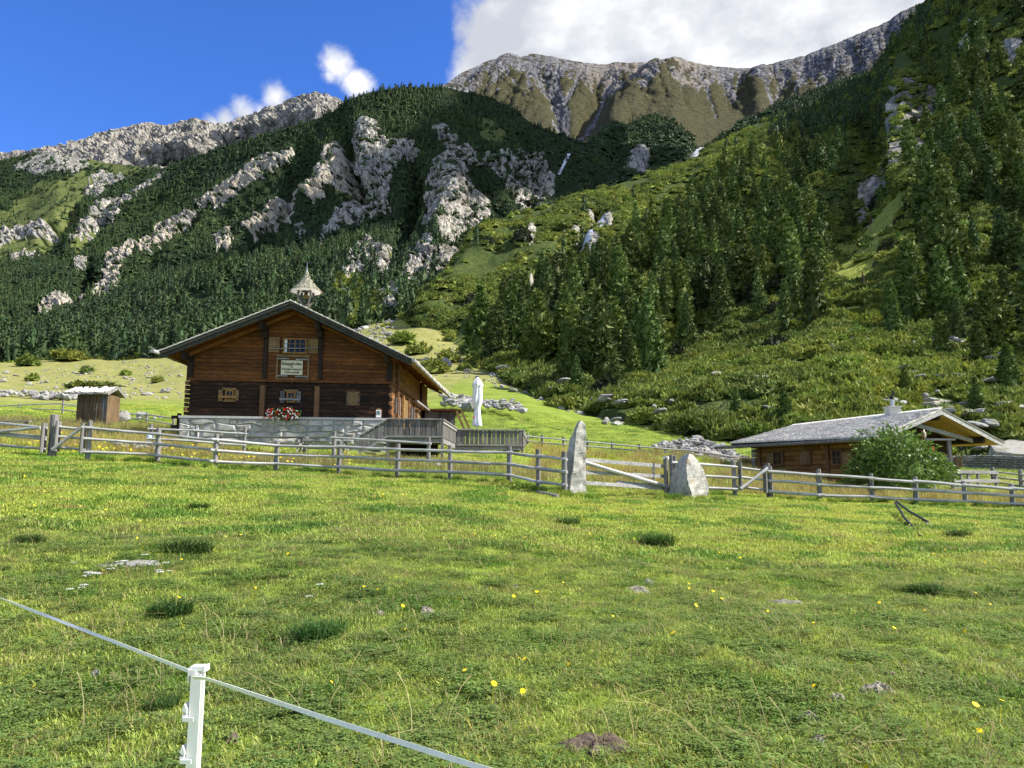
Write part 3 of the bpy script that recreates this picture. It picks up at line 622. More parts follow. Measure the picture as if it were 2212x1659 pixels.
# (4) brown range behind
BACK = {820: [(330, 2000), (400, 1800), (480, 1600), (560, 1400)], 900: [(215, 2200), (330, 1900), (440, 1600), (560, 1400)], 960: [(183, 2500), (290, 2000), (400, 1700), (520, 1450)], 1000: [(158, 2650), (270, 2150), (380, 1750), (500, 1450)], 1050: [(136, 2800), (250, 2250), (350, 1800), (480, 1450)],
 1095: [(117, 2900), (240, 2300), (330, 1850), (450, 1450)], 1125: [(124, 2900), (235, 2300), (320, 1850), (440, 1450)], 1155: [(115, 2950), (230, 2300), (310, 1850), (430, 1450)], 1210: [(130, 3000), (225, 2350), (300, 1850), (420, 1450)],
 1260: [(138, 3050), (220, 2400), (300, 1900), (400, 1450)], 1330: [(138, 3050), (225, 2350), (300, 1800), (390, 1450)], 1400: [(138, 3000), (225, 2200), (290, 1750), (380, 1450)], 1455: [(127, 2850), (215, 2150), (280, 1750), (370, 1450)], 1520: [(142, 2950), (225, 2300), (290, 1850), (370, 1450)],
 1610: [(151, 3000), (225, 2400), (285, 1950), (360, 1500)], 1660: [(142, 3000), (215, 2400), (270, 2000), (340, 1500)], 1700: [(131, 2950), (200, 2400), (260, 2000), (330, 1500)], 1760: [(113, 2900), (185, 2350), (240, 1950), (320, 1500)],
 1830: [(86, 2850), (165, 2300), (220, 1900), (310, 1500)], 1890: [(61, 2800), (140, 2250), (200, 1850), (300, 1500)], 1950: [(27, 2750), (120, 2200), (180, 1800), (290, 1500)], 2010: [(1, 2700), (90, 2150), (160, 1800), (280, 1500)], 2100: [(-60, 2600), (40, 2100), (120, 1750), (260, 1450)], 2400: [(-220, 2500), (-60, 2000), (40, 1700), (200, 1400)], 2700: [(-300, 2400), (-100, 1900), (20, 1600), (180, 1300)]}
LB = Layer(BACK, 600, 190, jag=2.6)
rr_ = np.linspace(0, 1, LB.ny)[None, :]+0*LB.VX
wx = LB.VX+16*fbm(LB.VX/60, LB.VY/60, 2.2, 3)+(LB.VY-130)*0.45*np.tanh((1300-LB.VX)/120.0)
rid = ridged(wx/46.0, LB.VY/260.0, 0.3, 5, 0.6)
LB.displace(gullies(LB, [([(1150,120),(1190,200),(1215,270)], 20, -34), ([(1455,130),(1400,200),(1330,270)], 30, 46), ([(1300,150),(1290,220),(1250,280)], 20, -28), ([(1560,150),(1580,220)], 24, -22), ([(1095,118),(1040,160)], 24, 20), ([(1740,130),(1680,200)], 24, -22), ([(1640,150),(1640,240)], 22, 30)]))
LB.displace(11*(rid-0.8)*(1-0.85*smooth(0.25, 0.55, rr_)))
q = LB.P/60.0; LB.displace(7*ridged(q[..., 0], q[..., 1], q[..., 2]*0.6, 4, 0.6)*(1-smooth(0.25, 0.6, rr_)))
high = 1-smooth(0.05, 0.36, rr_+0.16*fbm(LB.VX/40, LB.VY/40, 5.1, 4)-np.where(LB.VX > 1650, 0.3, 0.0)*smooth(1650, 1900, LB.VX))
streak = smooth(0.62, 1.15, -ridged(wx/46.0, LB.VY/260.0, 0.3, 5, 0.6)+1.25+0.25*fbm(LB.VX/6, LB.VY/14, 0, 3))*(1-smooth(0.45, 0.7, rr_))
stream = mask(LB, [z6([(640,460),(700,470),(740,560),(760,620),(750,690),(690,690),(640,640),(690,620),(680,540)]), z6([(800,700),(830,700),(820,800),(780,800),(740,880),(720,860),(760,780)]), z6([(840,690),(920,600),(900,590),(820,690)]), z6([(960,430),(1060,480),(1040,530),(970,550)])], 4, 12)
sunny = np.zeros_like(high)
scl = np.zeros_like(high); _wx = LB.VX+5*fbm(LB.VX/14, LB.VY/14, 6.1, 4); _wy = LB.VY+4*fbm(LB.VX/14, LB.VY/14, 9.1, 3)
for pts, w in [([(1150,140),(1180,195),(1215,265),(1240,300)], 6), ([(1120,135),(1165,190),(1200,240)], 4), ([(1205,150),(1210,190),(1200,230)], 5), ([(1260,150),(1240,190),(1215,240)], 4), ([(1340,150),(1310,200),(1270,280)], 6), ([(1385,150),(1360,190),(1310,240)], 5),
               ([(1395,160),(1420,190),(1390,215)], 7), ([(1440,150),(1400,200)], 4), ([(1500,160),(1530,210),(1545,250)], 4), ([(1560,160),(1590,215)], 5), ([(1640,160),(1650,210),(1670,240)], 6), ([(1700,150),(1665,230)], 4), ([(1760,130),(1720,200)], 5), ([(1830,110),(1790,180)], 5), ([(1075,140),(1120,190)], 3), ([(1310,140),(1300,170)], 8)]:
    scl = np.maximum(scl, np.exp(-(seg_dist(_wx, _wy, pts)/w)**2))
for _x0 in np.arange(1060, 1960, 21.0):
    _y0 = float(np.interp(_x0, LB.vx, LB.VY[:, 0])); _r = rnd.uniform(-.5, .5); scl = np.maximum(scl, 0.55*np.exp(-(seg_dist(_wx, _wy, [(_x0, _y0+4), (_x0+_r*40, _y0+rnd.uniform(35, 90))])/rnd.uniform(1.6, 3.2))**2))
LB.displace(-5*scl)
LB.build('brown_range', M_BACK, {'rock': np.clip(high*0.5+0.2*(high > 0.02)*fbm(LB.VX/9, LB.VY/9, 1.5, 4)+streak*0.3+0.75*scl+stream, 0, 1), 'grass': np.clip(1-high*0.6, 0, 1), 'warm': smooth(1230, 1300, LB.VX)*(1-smooth(1480, 1560, LB.VX))*high*0.5, 'darken': sunny})

# (5) pale rocky ridge on the left
LEFT = {-900: [(520, 2600), (560, 2200), (640, 1900)], -300: [(400, 2600), (440, 2300), (520, 1900)], 0: [(335, 2600), (380, 2250), (460, 1850)], 60: [(331, 2600), (370, 2250), (450, 1850)], 150: [(313, 2600), (355, 2250), (440, 1850)], 210: [(290, 2600), (350, 2250), (440, 1800)], 290: [(272, 2600), (345, 2200), (430, 1750)], 320: [(267, 2600), (340, 2200), (420, 1700)],
 360: [(274, 2600), (335, 2150), (410, 1650)], 420: [(254, 2600), (310, 2150), (390, 1600)], 470: [(277, 2550), (310, 2150), (380, 1550)], 540: [(257, 2500), (295, 2050), (360, 1500)], 600: [(232, 2450), (275, 2000), (340, 1450)], 640: [(214, 2400), (255, 2000), (330, 1400)], 690: [(204, 2400), (245, 1950), (320, 1350)],
 710: [(210, 2400), (245, 1950), (315, 1350)], 730: [(226, 2400), (255, 1950), (310, 1350)], 800: [(255, 2300), (280, 1900), (330, 1400)]}
LL = Layer(LEFT, 440, 110, jag=3.2)
q = LL.P/75.0; LL.displace(19*(ridged(q[..., 0], q[..., 1], q[..., 2]*0.7, 5, 0.6)-0.6)); 
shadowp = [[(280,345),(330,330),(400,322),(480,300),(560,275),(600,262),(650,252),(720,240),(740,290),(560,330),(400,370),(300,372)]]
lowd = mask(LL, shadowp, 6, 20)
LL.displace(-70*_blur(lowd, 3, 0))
LL.build('pale_rocky_ridge', M_LEFTR, {'rock': np.clip(1.0-0.55*lowd, 0, 1), 'grass': 0.2+0*lowd, 'warm': 0.15+0*lowd, 'darken': 0.25*lowd})  # shadow zone painted darker in colour, besides the pushed-in shape
print('terrain done')

# ---- unseen clouds added out of frame to shade gorge, knoll and upper right slope
M_CLOUD, _nt, _b = new_mat('cloud_white', 1.0, 0.0); _b.inputs['Base Color'].default_value = (0.9, 0.9, 0.92, 1)
def shade_cloud(tx, ty, tD, rx, ry, rz_, t, seed, label):
    import bmesh
    c = U(tx, ty, tD)+SUN_DIR*t; bm = bmesh.new(); bmesh.ops.create_icosphere(bm, subdivisions=5, radius=1.0); V = np.array([v.co[:] for v in bm.verts])
    n_ = fbm(V[:, 0]*1.5+seed, V[:, 1]*1.5, V[:, 2]*1.5, 5, 0.6); V = V*(1+0.55*n_[:, None]); V[:, 2] = np.where(V[:, 2] < 0, V[:, 2]*.35, V[:, 2]); V *= np.array([rx, ry, rz_])
    for v, q_ in zip(bm.verts, V): v.co = q_
    me = bpy.data.meshes.new('shade_cloud'); bm.to_mesh(me); bm.free(); me.materials.append(M_CLOUD); me.polygons.foreach_set('use_smooth', np.ones(len(me.polygons), bool))
    tag(link('shade_cloud', me, None, c), kind='structure')
shade_cloud(1205, 335, 1020, 135, 270, 60, 2300, 1.0, '')
shade_cloud(2190, 170, 430, 60, 80, 30, 1500, 4.0, '')
# ================================================================== FOLIAGE
M_PINE = leaf_mat('pine_needles', [(0.25, (0.0484, 0.0800, 0.0145)), (0.5, (0.0999, 0.1385, 0.0245)), (0.75, (0.1696, 0.2039, 0.0383))], 0.9, 0.28, 0.02, 0.1)
M_PINE2 = leaf_mat('spruce_needles', [(0.25, (0.0535, 0.1001, 0.0239)), (0.5, (0.1091, 0.1605, 0.0365)), (0.75, (0.1920, 0.2401, 0.0535))], 0.9, 0.25, 0.018, 0.1)
M_DWARF = leaf_mat('dwarf_pine_needles', [(0.25, (0.0867, 0.1277, 0.0198)), (0.5, (0.1853, 0.2310, 0.0369)), (0.75, (0.3221, 0.3411, 0.0671))], 0.7, 0.28, 0.022)
M_FAR = leaf_mat('far_pine_needles', [(0.25, (0.0309, 0.0596, 0.0188)), (0.5, (0.0558, 0.0932, 0.0289)), (0.75, (0.0906, 0.1289, 0.0405))], 0.2, 0.3, 0.02, trans=0.0, locs=0.012)
M_BROAD = leaf_mat('alder_leaves', [(0.25, (0.0156, 0.0215, 0.0067)), (0.5, (0.0312, 0.0383, 0.0125)), (0.75, (0.0511, 0.0552, 0.0216))], 0.9, 0.2, 0.01)
M_BARK = simple_mat('bark', (0.0777, 0.0538, 0.0370), 0.95, 0.1, 0.4)
M_DEAD = simple_mat('dead_wood', (1.114, 1.002, 0.651), 0.9, 0.1, 0.3)

def tuft(out_v, out_f, c, d, size, k, rs, wid=0.30):
    """spray of needle clusters: k narrow triangles leaving c around direction d"""
    n0 = len(out_v)
    for i in range(k):
        v = d*0.75+rs.normal(size=3)*0.6+np.array([0, 0, 0.25]); v /= np.linalg.norm(v)+1e-9
        nn = d+rs.normal(size=3)*0.32; a = np.cross(v, nn); a /= np.linalg.norm(a)+1e-9   # needle sprays face outwards
        L = size*rs.uniform(0.65, 1.25); w = L*wid
        b = c-d*size*0.25+rs.normal(size=3)*size*0.22
        out_v += [b-a*w, b+a*w, b+v*L]; out_f.append((n0+3*i, n0+3*i+1, n0+3*i+2))
def conifer(seed, shape, H=1.0, tufts=120, k=9, R=0.2, base=0.06, ts=0.075, core=True):
    """unit-height conifer crown; shape 'stone' = broad rounded column, 'spruce' = pointed cone"""
    rs = np.random.RandomState(seed); V = []; Fc = []
    def prof(h):
        t = (h-base)/(1-base)
        if shape == 'stone': return R*(min(1, 0.55+1.6*t) if t < 0.3 else 1.0)*(max(0.0, 1-t)**0.62)*(1.0+0.12*math.sin(9*t+seed))+0.012
        return R*1.15*(max(0.0, 1-t)**0.92)*(min(1, 0.7+2*t))+0.006
    lob = rs.rand(8)*0.35+0.8
    whorls = 15 if shape == 'spruce' else 11
    for i in range(tufts):
        t = rs.rand()**(0.85); h = base+(1-base)*t
        if rs.rand() < 0.75:   # gather in boughs, gaps between
            w = round(h*whorls)/whorls; h = w+rs.normal()*0.010
        h = min(max(h, base), 0.985); ang = rs.rand()*2*math.pi
        r = prof(h)*(lob[int(ang/(2*math.pi)*8) % 8])*rs.uniform(0.62, 1.04)
        c = np.array([r*math.cos(ang), r*math.sin(ang), h-(r*0.25 if shape == 'spruce' else -r*0.05)])
        d = np.array([math.cos(ang)*0.9, math.sin(ang)*0.9, (0.2 if shape == 'spruce' else 0.4)+0.4*t*t]); d /= np.linalg.norm(d)
        tuft(V, Fc, c, d, ts*(0.75+0.6*(1-t)), k, rs)
    tuft(V, Fc, np.array([0, 0, 0.955]), np.array([0, 0, 1.0]), 0.055, max(4, k//2), rs, 0.2)
    if core:
        n0 = len(V); hs_ = np.linspace(base+0.02, 0.93, 9); n = 7
        for q, h in enumerate(hs_):
            for j in range(n):
                a = 2*math.pi*j/n+q*0.4; r = prof(h)*0.62*rs.uniform(0.7, 1.1); V.append(np.array([r*math.cos(a), r*math.sin(a), h+rs.normal()*0.012]))
        for q in range(8):
            for j in range(n):
                Fc.append((n0+q*n+j, n0+q*n+(j+1) % n, n0+(q+1)*n+(j+1) % n)); Fc.append((n0+q*n+j, n0+(q+1)*n+(j+1) % n, n0+(q+1)*n+j))
    return np.array(V)*H, np.array(Fc, int)
def shrub(seed, tufts=60, k=8, R=1.0, h=0.75, ts=0.34, flat=1.0):
    rs = np.random.RandomState(seed); V = []; Fc = []
    for i in range(tufts):
        a = rs.rand()*2*math.pi; r = R*math.sqrt(rs.rand()); z = h*math.sqrt(max(0, 1-(r/R)**2))*rs.uniform(0.45, 1.05)*flat
        c = np.array([r*math.cos(a), r*math.sin(a), z]); d = np.array([c[0]*0.8/R, c[1]*0.8/R, 0.75]); d /= np.linalg.norm(d)
        tuft(V, Fc, c, d, ts*rs.uniform(0.7, 1.2), k, rs, 0.26)
    n0 = len(V); n = 9
    for q, (rr, zz) in enumerate([(0.92, 0.0), (0.8, 0.45), (0.45, 0.72)]):
        for j in range(n):
            a = 2*math.pi*j/n+q*0.3; f = rs.uniform(0.75, 1.0); V.append(np.array([R*rr*f*math.cos(a), R*rr*f*math.sin(a), h*zz*rs.uniform(0.7, 1)]))
    V.append(np.array([0, 0, h*0.8]))
    for q in range(2):
        for j in range(n):
            Fc.append((n0+q*n+j, n0+q*n+(j+1) % n, n0+(q+1)*n+(j+1) % n)); Fc.append((n0+q*n+j, n0+(q+1)*n+(j+1) % n, n0+(q+1)*n+j))
    for j in range(n): Fc.append((n0+2*n+j, n0+2*n+(j+1) % n, n0+3*n))
    return np.array(V), np.array(Fc, int)
def trunk_mesh(name, H=1.0, r=0.018, top=0.8, mat=None, bark=None):
    b = MB(); b.tube([(0, 0, -0.03*H), (0.003, 0.002, 0.3*H), (-0.004, 0.003, 0.6*H), (0, 0, top*H)], [r*1.15, r, r*0.7, r*0.25], 6)
    return np_mesh(name, b.v, b.f, [mat or M_BARK])
def proto(name, VF, mat, trunk=True, r=0.018):
    V, Fc = VF
    if trunk:
        b = MB(); b.tube([(0, 0, -0.03), (0, 0, 0.4), (0, 0, 0.85)], [r*1.2, r, r*0.3], 5, cap=False)
        n0 = len(V); tv = np.array(b.v); tf = []
        for f in b.f: tf += [(f[0]+n0, f[1]+n0, f[2]+n0), (f[0]+n0, f[2]+n0, f[3]+n0)]
        me = np_mesh(name, np.vstack([V, tv]), np.vstack([Fc, np.array(tf)]), [mat, M_BARK])
        mi = np.zeros(len(me.polygons), np.int32); mi[len(Fc):] = 1; me.polygons.foreach_set('material_index', mi)
    else: me = np_mesh(name, V, Fc, [mat])
    return bpy.data.objects.new(name, me)      # source geometry only; its instances are the trees

# crowns for single trees
CR = [np_mesh('stone_pine_crown', *conifer(1, 'stone', tufts=190, k=9, R=0.22, ts=0.062), [M_PINE]), np_mesh('stone_pine_crown', *conifer(2, 'stone', tufts=170, k=9, R=0.185, ts=0.06, base=0.12), [M_PINE]),
      np_mesh('stone_pine_crown', *conifer(3, 'stone', tufts=200, k=9, R=0.25, ts=0.064, base=0.05), [M_PINE]), np_mesh('stone_pine_crown', *conifer(9, 'stone', tufts=150, k=9, R=0.165, ts=0.056, base=0.16), [M_PINE2]),
      np_mesh('spruce_crown', *conifer(4, 'spruce', tufts=150, k=8, R=0.17), [M_PINE2]), np_mesh('spruce_crown', *conifer(5, 'spruce', tufts=150, k=8, R=0.21, base=0.03), [M_PINE])]
TRK = trunk_mesh('trunk')
PF = [proto('far_tree_%d' % i, conifer(20+i, sh, tufts=tn, k=5, R=R, base=b_, ts=0.11), M_FAR) for i, (sh, tn, R, b_) in enumerate([('stone', 34, .22, .1), ('stone', 30, .19, .14), ('spruce', 34, .19, .06), ('spruce', 30, .16, .08)])]
PN = [proto('slope_tree_%d' % i, conifer(30+i, sh, tufts=tn, k=8, R=R, base=b_, ts=0.075), mt) for i, (sh, tn, R, b_, mt) in enumerate([('stone', 90, .21, .1, M_PINE), ('stone', 80, .18, .14, M_PINE2), ('spruce', 84, .18, .06, M_PINE), ('stone', 90, .24, .05, M_PINE)])]
PS = [proto('dwarf_pine_%d' % i, shrub(40+i, 60, 8, h=0.7+0.12*i), M_DWARF, False) for i in range(4)]
PSF = [proto('far_shrub_%d' % i, shrub(50+i, 34, 6, h=0.85, ts=0.36), M_DWARF, False) for i in range(3)]
PSK = [proto('dark_shrub_%d' % i, shrub(55+i, 14, 5, h=0.8, ts=0.55), M_FAR, False) for i in range(3)]
PB = [proto('alder_%d' % i, shrub(60+i, 90, 9, h=1.25, ts=0.26), M_BROAD, False) for i in range(3)]

rs = np.random.RandomState(5)
def rots(n, tilt=0.05): return np.stack([rs.normal(size=n)*tilt, rs.normal(size=n)*tilt, rs.rand(n)*6.283], 1)

# ---- forest on the central mountain and the left flank
dens = 0.55+0.75*fbm(LD.VX/45, LD.VY/45, 6.6, 4)
wD = np.clip(dens, 0.06, 1.2)*(1-0.96*rockD)*(1-0.9*ravD)*(1-0.88*meadD)*(1-0.9*grD)
rsh = np.maximum.reduce([np.roll(np.maximum(rockD, 0.6*ravD), k_, 1) for k_ in (3, 6, 9)])
wD *= 1-0.72*rsh
wD *= 1-0.75*in_poly(LD.VX, LD.VY, z2([(540,1440),(760,1420),(800,1600),(700,1720),(520,1700)]))         # brush at the foot
wD *= 1-0.8*in_poly(LD.VX, LD.VY, z1([(330,440),(560,450),(860,570),(860,600),(560,600),(300,480)]))
wD *= 1-0.8*smooth(1130, 1200, LD.VX)
topb = smooth(0.0, 0.25, 1-(LD.VY-LD.VY[:, :1])/130.0)*smooth(700, 760, LD.VX)
wD = wD*(1+0.9*topb)
n = 30000
p, i, j = LD.sample(n, wD, rs, wmax_pow=-0.35, dn=0.5)
h = rs.uniform(6, 14, n)*(0.55+0.8*smooth(760, 380, p[:, 1])+0.25*rs.rand(n)); h *= np.where(rockD[i, j]+ravD[i, j] > 0.5, 0.5, 1)
idx = np.where(rs.rand(n) < smooth(900, 450, p[:, 1])*0.75, rs.randint(2, 4, n), rs.randint(0, 2, n))
gn_scatter('forest', p, h, rots(n), idx, PF, 'dense dark conifer forest covering the central mountain and its left flank', 'forest')
# low scrub between
wS = np.clip(0.6+0.8*fbm(LD.VX/30, LD.VY/30, 2.6, 3), 0.05, 1.2)*(1-0.90*rockD)*(1-0.6*ravD)*(1-0.8*meadD)
n = 14000; p, i, j = LD.sample(n, wS, rs, wmax_pow=-0.3, dn=0.3)
gn_scatter('mountain_scrub', p, rs.uniform(2.2, 4.6, n), rots(n, 0.25), rs.randint(0, 3, n), PSK, 'dark scrub between the rocks of the central mountain', 'scrub')
wS2 = in_poly(LD.VX, LD.VY, z2([(540,1400),(760,1400),(820,1600),(760,1700),(480,1740)]))*(1-rockD)+smooth(28, 8, LD.VY[:, -1:]-LD.VY)*(LD.VX < 700)
n = 2600; p, i, j = LD.sample(n, wS2+0.0, rs, dn=0.3)
gn_scatter('foot_scrub', p, rs.uniform(2.0, 4.5, n), rots(n, 0.2), rs.randint(0, 4, n), PS, 'bushy green scrub along the foot of the mountain', 'scrub')
# knoll
n = 5000; p, i, j = LK.sample(n, (1-rockK)*(1-0.8*gK)*np.clip(0.7+0.6*fbm(LK.VX/25, LK.VY/25, 1, 3), .1, 1.2), rs, wmax_pow=-0.4, dn=0.5)
gn_scatter('knoll_scrub', p, rs.uniform(4, 8, n), rots(n, 0.2), rs.randint(0, 3, n), PSK, 'dark scrub on the knoll between the two streams', 'scrub')
n = 330; p, i, j = LK.sample(n, (LK.VX > 1300)*(LK.VX < 1480)*(LK.VY < 300)*1.0+(LK.VX > 1560)*(LK.VY < 250), rs, dn=0.5)
gn_scatter('knoll_trees', p, rs.uniform(9, 16, n), rots(n), rs.randint(0, 4, n), PF, 'scattered conifers on top of the dark knoll', 'trees')

# ---- right slope
open_ = np.clip(grS+tonS, 0, 1)
rowfade = smooth(0, 2, (LS.VY[:, -1:]-LS.VY))
wS = (1-0.93*open_)*(1-0.93*rockS)*(1-0.72*gulS)*rowfade*np.clip(0.75+0.9*fbm(LS.P[..., 0]/(8+LS.Y*.02), LS.P[..., 1]/(8+LS.Y*.02), 0.5, 3)*1.5-0.35*talus, 0.02, 1.6)
near = (LS.Y < 170)
n = 7500; p, i, j = LS.sample(n, wS*near, rs, wmax_pow=-0.8, dn=0.25)
gn_scatter('dwarf_pine_thicket', p, np.stack([rs.uniform(1.0, 2.0, n), rs.uniform(1.0, 2.0, n), rs.uniform(0.9, 1.9, n)], 1)*(0.62+p[:, 1:2]/230.0), rots(n, 0.2), rs.randint(0, 4, n), PS, 'olive green dwarf pine thicket covering the right-hand slope behind the hut', 'shrubs')
n = 19000; p, i, j = LS.sample(n, wS*(~near), rs, wmax_pow=-0.9, dn=0.4)
gn_scatter('shrub_carpet', p, np.stack([rs.uniform(1.6, 3.0, n)]*2+[rs.uniform(1.5, 3.0, n)], 1)*(0.8+p[:, 1:2]/900.0), rots(n, 0.2), rs.randint(0, 3, n), PSF, 'green dwarf pine carpet on the upper right-hand shoulder', 'shrubs')
# conifer zone (photo outline of the wooded part)
wood = [[(1010,770),(1100,640),(1250,590),(1330,545),(1500,455),(1640,370),(1700,262),(1800,170),(1900,120),(1960,60),(2040,10),(2100,-100),(2900,-600),(3100,700),(2500,880),(2212,850),(2120,780),(2000,750),(1900,740),(1800,740),(1640,720),(1540,700),(1450,740),(1400,810),(1300,860),(1250,860),(1170,830),(1090,790)]]
woodm = mask(LS, wood, 10, 30)
cl = np.clip(0.75+1.0*fbm(LS.P[..., 0]/30, LS.P[..., 1]/30, 3.3, 3), 0.05, 1.4)
shade_ = np.roll(open_, 26, 1)+np.roll(open_, 14, 1)+np.roll(open_, 7, 1)
wT = woodm*cl*(1-open_)*(1-0.93*(shade_ > 0)*(LS.VX > 1740)*(LS.VY > 400)*(LS.VY < 680))*(1-rockS)*(1-0.93*gulS)
# 300 single trees: the ones that show largest
clear_ = in_poly(LS.VX, LS.VY, [(1775,430),(1810,380),(1965,395),(1985,560),(1960,640),(1900,770),(1800,770),(1770,650)]) | in_poly(LS.VX, LS.VY, [(1800,280),(1880,195),(1965,185),(1995,300),(1970,420),(1820,430),(1830,350)])
wT = wT*(1-0.97*clear_)
n = 1150; p, i, j = LS.sample(n, wT*(LS.Y < 520), rs, wmax_pow=-0.75, dn=0.4)
h = rs.uniform(10.0, 20.0, n)*(0.7+0.4*rs.rand(n))*np.clip(0.42+p[:, 1]/330.0, 0.5, 1.0)
vx_ = LS.VX[i, j]; vy_ = LS.VY[i, j]; inview = (vx_ < 2260)&(vy_ > -60)
app = h/p[:, 1]*inview; order = np.argsort(-app); single = order[:285]; rest = order[285:]
gn_scatter('right_slope_wood', p[rest], h[rest], rots(len(rest)), rs.randint(0, 4, len(rest)), PN, 'further pines and spruces higher on the wooded right-hand slope', 'trees')
far_n = 900; pf, i2, j2 = LS.sample(far_n, ((woodm*(LS.Y > 500))+0.02*(LS.Y > 350)+0.6*in_poly(LS.VX, LS.VY, [(1640,250),(1860,130),(1990,0),(2060,-40),(1960,100),(1850,190),(1700,280)]))*(1-open_), rs, dn=0.4)
gn_scatter('ridge_trees', pf, rs.uniform(8, 14, far_n), rots(far_n), rs.randint(0, 4, far_n), PF, 'small dark conifers along the upper right ridge line', 'trees')
n = 150; pa, _, _ = LS.sample(n, wT*(LS.Y < 260)+0.25*(1-open_)*(LS.Y > 120)*(LS.Y < 400)*(1-rockS), rs, wmax_pow=-0.5, dn=0.3)
gn_scatter('alder_bushes', pa, rs.uniform(1.4, 2.8, n)*(0.6+pa[:, 1]/260), rots(n, 0.1), rs.randint(0, 3, n), PB, 'pale green alder bushes among the conifers', 'bushes')
def tree(loc, H, k, label, group=None, name='stone_pine', parts=True, wid=1.0, rz=None):
    e = empty(name, loc, rnd.uniform(0, 6.28) if rz is None else rz, label, 'tree', group)
    e.scale = (H*wid, H*wid, H)
    link('crown', CR[k], e); link('trunk', TRK, e)
    return e
kinds = ['rounded pine', 'slim pine', 'wide pine', 'columnar pine', 'pointed spruce', 'broad spruce']
zones = []
for q in single:
    k = int(rs.choice([0, 0, 1, 2, 2, 3, 4, 5])); loc = p[q]; vx, vy = vx_[q], vy_[q]
    if vx > 1950 and vy < 420: zone = 'beside the grey upper cliffs'
    elif vx > 1900: zone = 'right of the grass gully'
    elif vx > 1620 and vy < 420: zone = 'on the rib left of the rocky gully'
    elif vx > 1450: zone = 'left of the grass gully'
    elif vx > 1250: zone = 'in the middle of the wood'
    else: zone = 'at the left tip of the wood'
    zone += ', '+('towering' if h[q] > 13.5 else 'tall' if h[q] > 11 else 'mid-sized' if h[q] > 8.5 else 'small')+(', near the skyline' if vy < 200 else ', in its upper part' if vy < 400 else ', halfway up' if vy < 560 else ', low down' if vy < 700 else ', at its very foot')
    tree(loc, h[q], k, kinds[k]+' '+zone, 'conifers on the right-hand slope: '+kinds[k]+' '+zone, 'spruce' if k > 3 else 'stone_pine', wid=rs.uniform(0.85, 1.15))
def on_slope(vx, vy):
    k = np.argmin((LS.VX-vx)**2+(LS.VY-vy)**2); a, b = np.unravel_index(k, LS.VX.shape); return LS.P[a, b]
for vx, vyb, vyt, k, lab in [(1697, 925, 836, 5, 'dark young spruce standing just left of the shingled hut roof'), (1592, 905, 838, 4, 'slender bluish spruce in the dwarf pines above the two big boulders'),
    (2112, 905, 815, 4, 'bright green young spruce behind the right end of the hut roof'), (2180, 850, 735, 5, 'tall light green spruce at the right edge above the hut'), (1955, 870, 800, 5, 'small yellow-green spruce uphill of the hut chimney'),
    (2120, 790, 690, 0, 'rounded stone pine with a yellowish crown above the right hut'), (1245, 845, 770, 4, 'golden green spruce at the foot of the wood above the meadow'), (1330, 850, 765, 5, 'young spruce with full skirts by the talus edge')]:
    if vx == 1697: b0 = on_slope(vx, 926)
    else: b0 = on_slope(vx, vyb)
    H = (vyb-vyt)/F*b0[1]*1.04
    tree(b0-np.array([0, 0, .2]), H, k, lab, None, 'spruce' if k > 3 else 'stone_pine', wid=1.15)
# standing dead tree and broken stumps
for vx, vyb, vyt, lab in [(1863, 620, 575, 'dark broken tree stump on the grass gully'), (1873, 468, 442, 'short brown stump at the top of the sunlit grass'), (1668, 300, 285, 'thin pale wooden pole standing on the open shoulder')]:
    b0 = on_slope(vx, vyb); Hh = (vyb-vyt)/F*b0[1]
    b = MB(); b.tube([(0, 0, -0.3), (0.05*Hh, 0, Hh*.5), (0, 0, Hh)], [Hh*.11, Hh*.07, Hh*.02] if vx != 1668 else [0.2]*3, 7)
    o = b.build('tree_stump' if vx != 1668 else 'pole', M_DEAD if vx == 1668 else M_BARK, origin=False); o.location = b0; tag(o, lab, 'stump' if vx != 1668 else 'pole')
print('trees done')
# ================================================================== BUILDINGS
M_WBROWN = wood_mat('gable_boards', (0.05, 0.016, 0.004), (0.165, 0.06, 0.013), 'x', wear=(0.26, 0.10, 0.022), objvar=0.3)
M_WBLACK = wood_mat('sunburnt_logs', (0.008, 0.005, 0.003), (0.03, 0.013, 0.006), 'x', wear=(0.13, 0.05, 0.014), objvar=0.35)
M_WSIDE = wood_mat('side_boards', (0.07, 0.03, 0.013), (0.24, 0.11, 0.04), 'y', wear=(0.36, 0.18, 0.07), objvar=0.3)
M_WPOST = wood_mat('dark_posts', (0.012, 0.008, 0.006), (0.035, 0.02, 0.012), 'z', objvar=0.15)
M_WPOSTB = wood_mat('brown_posts', (0.07, 0.035, 0.016), (0.2, 0.1, 0.045), 'z', objvar=0.2)
M_BARGE = wood_mat('weathered_barge', (0.016, 0.018, 0.017), (0.06, 0.06, 0.052), 'x', objvar=0.15, wear=(0.11, 0.10, 0.075))
M_SHUT = wood_mat('shutter_wood', (0.10, 0.06, 0.028), (0.3, 0.19, 0.085), 'z', objvar=0.15)
M_FRAME = wood_mat('window_frame_wood', (0.16, 0.085, 0.025), (0.34, 0.19, 0.06), 'x', objvar=0.1)
M_GREYV = wood_mat('grey_balusters', (0.05, 0.047, 0.045), (0.2, 0.185, 0.17), 'z', objvar=0.3)
M_GREYX = wood_mat('grey_planks', (0.11, 0.105, 0.1), (0.36, 0.345, 0.325), 'x', objvar=0.2)
M_RAIL = wood_mat('silver_rails', (0.17, 0.165, 0.155), (0.5, 0.49, 0.465), 'x', objvar=0.15, streak=16)
M_POST = wood_mat('silver_posts', (0.08, 0.075, 0.07), (0.29, 0.275, 0.255), 'z', objvar=0.2, streak=14)
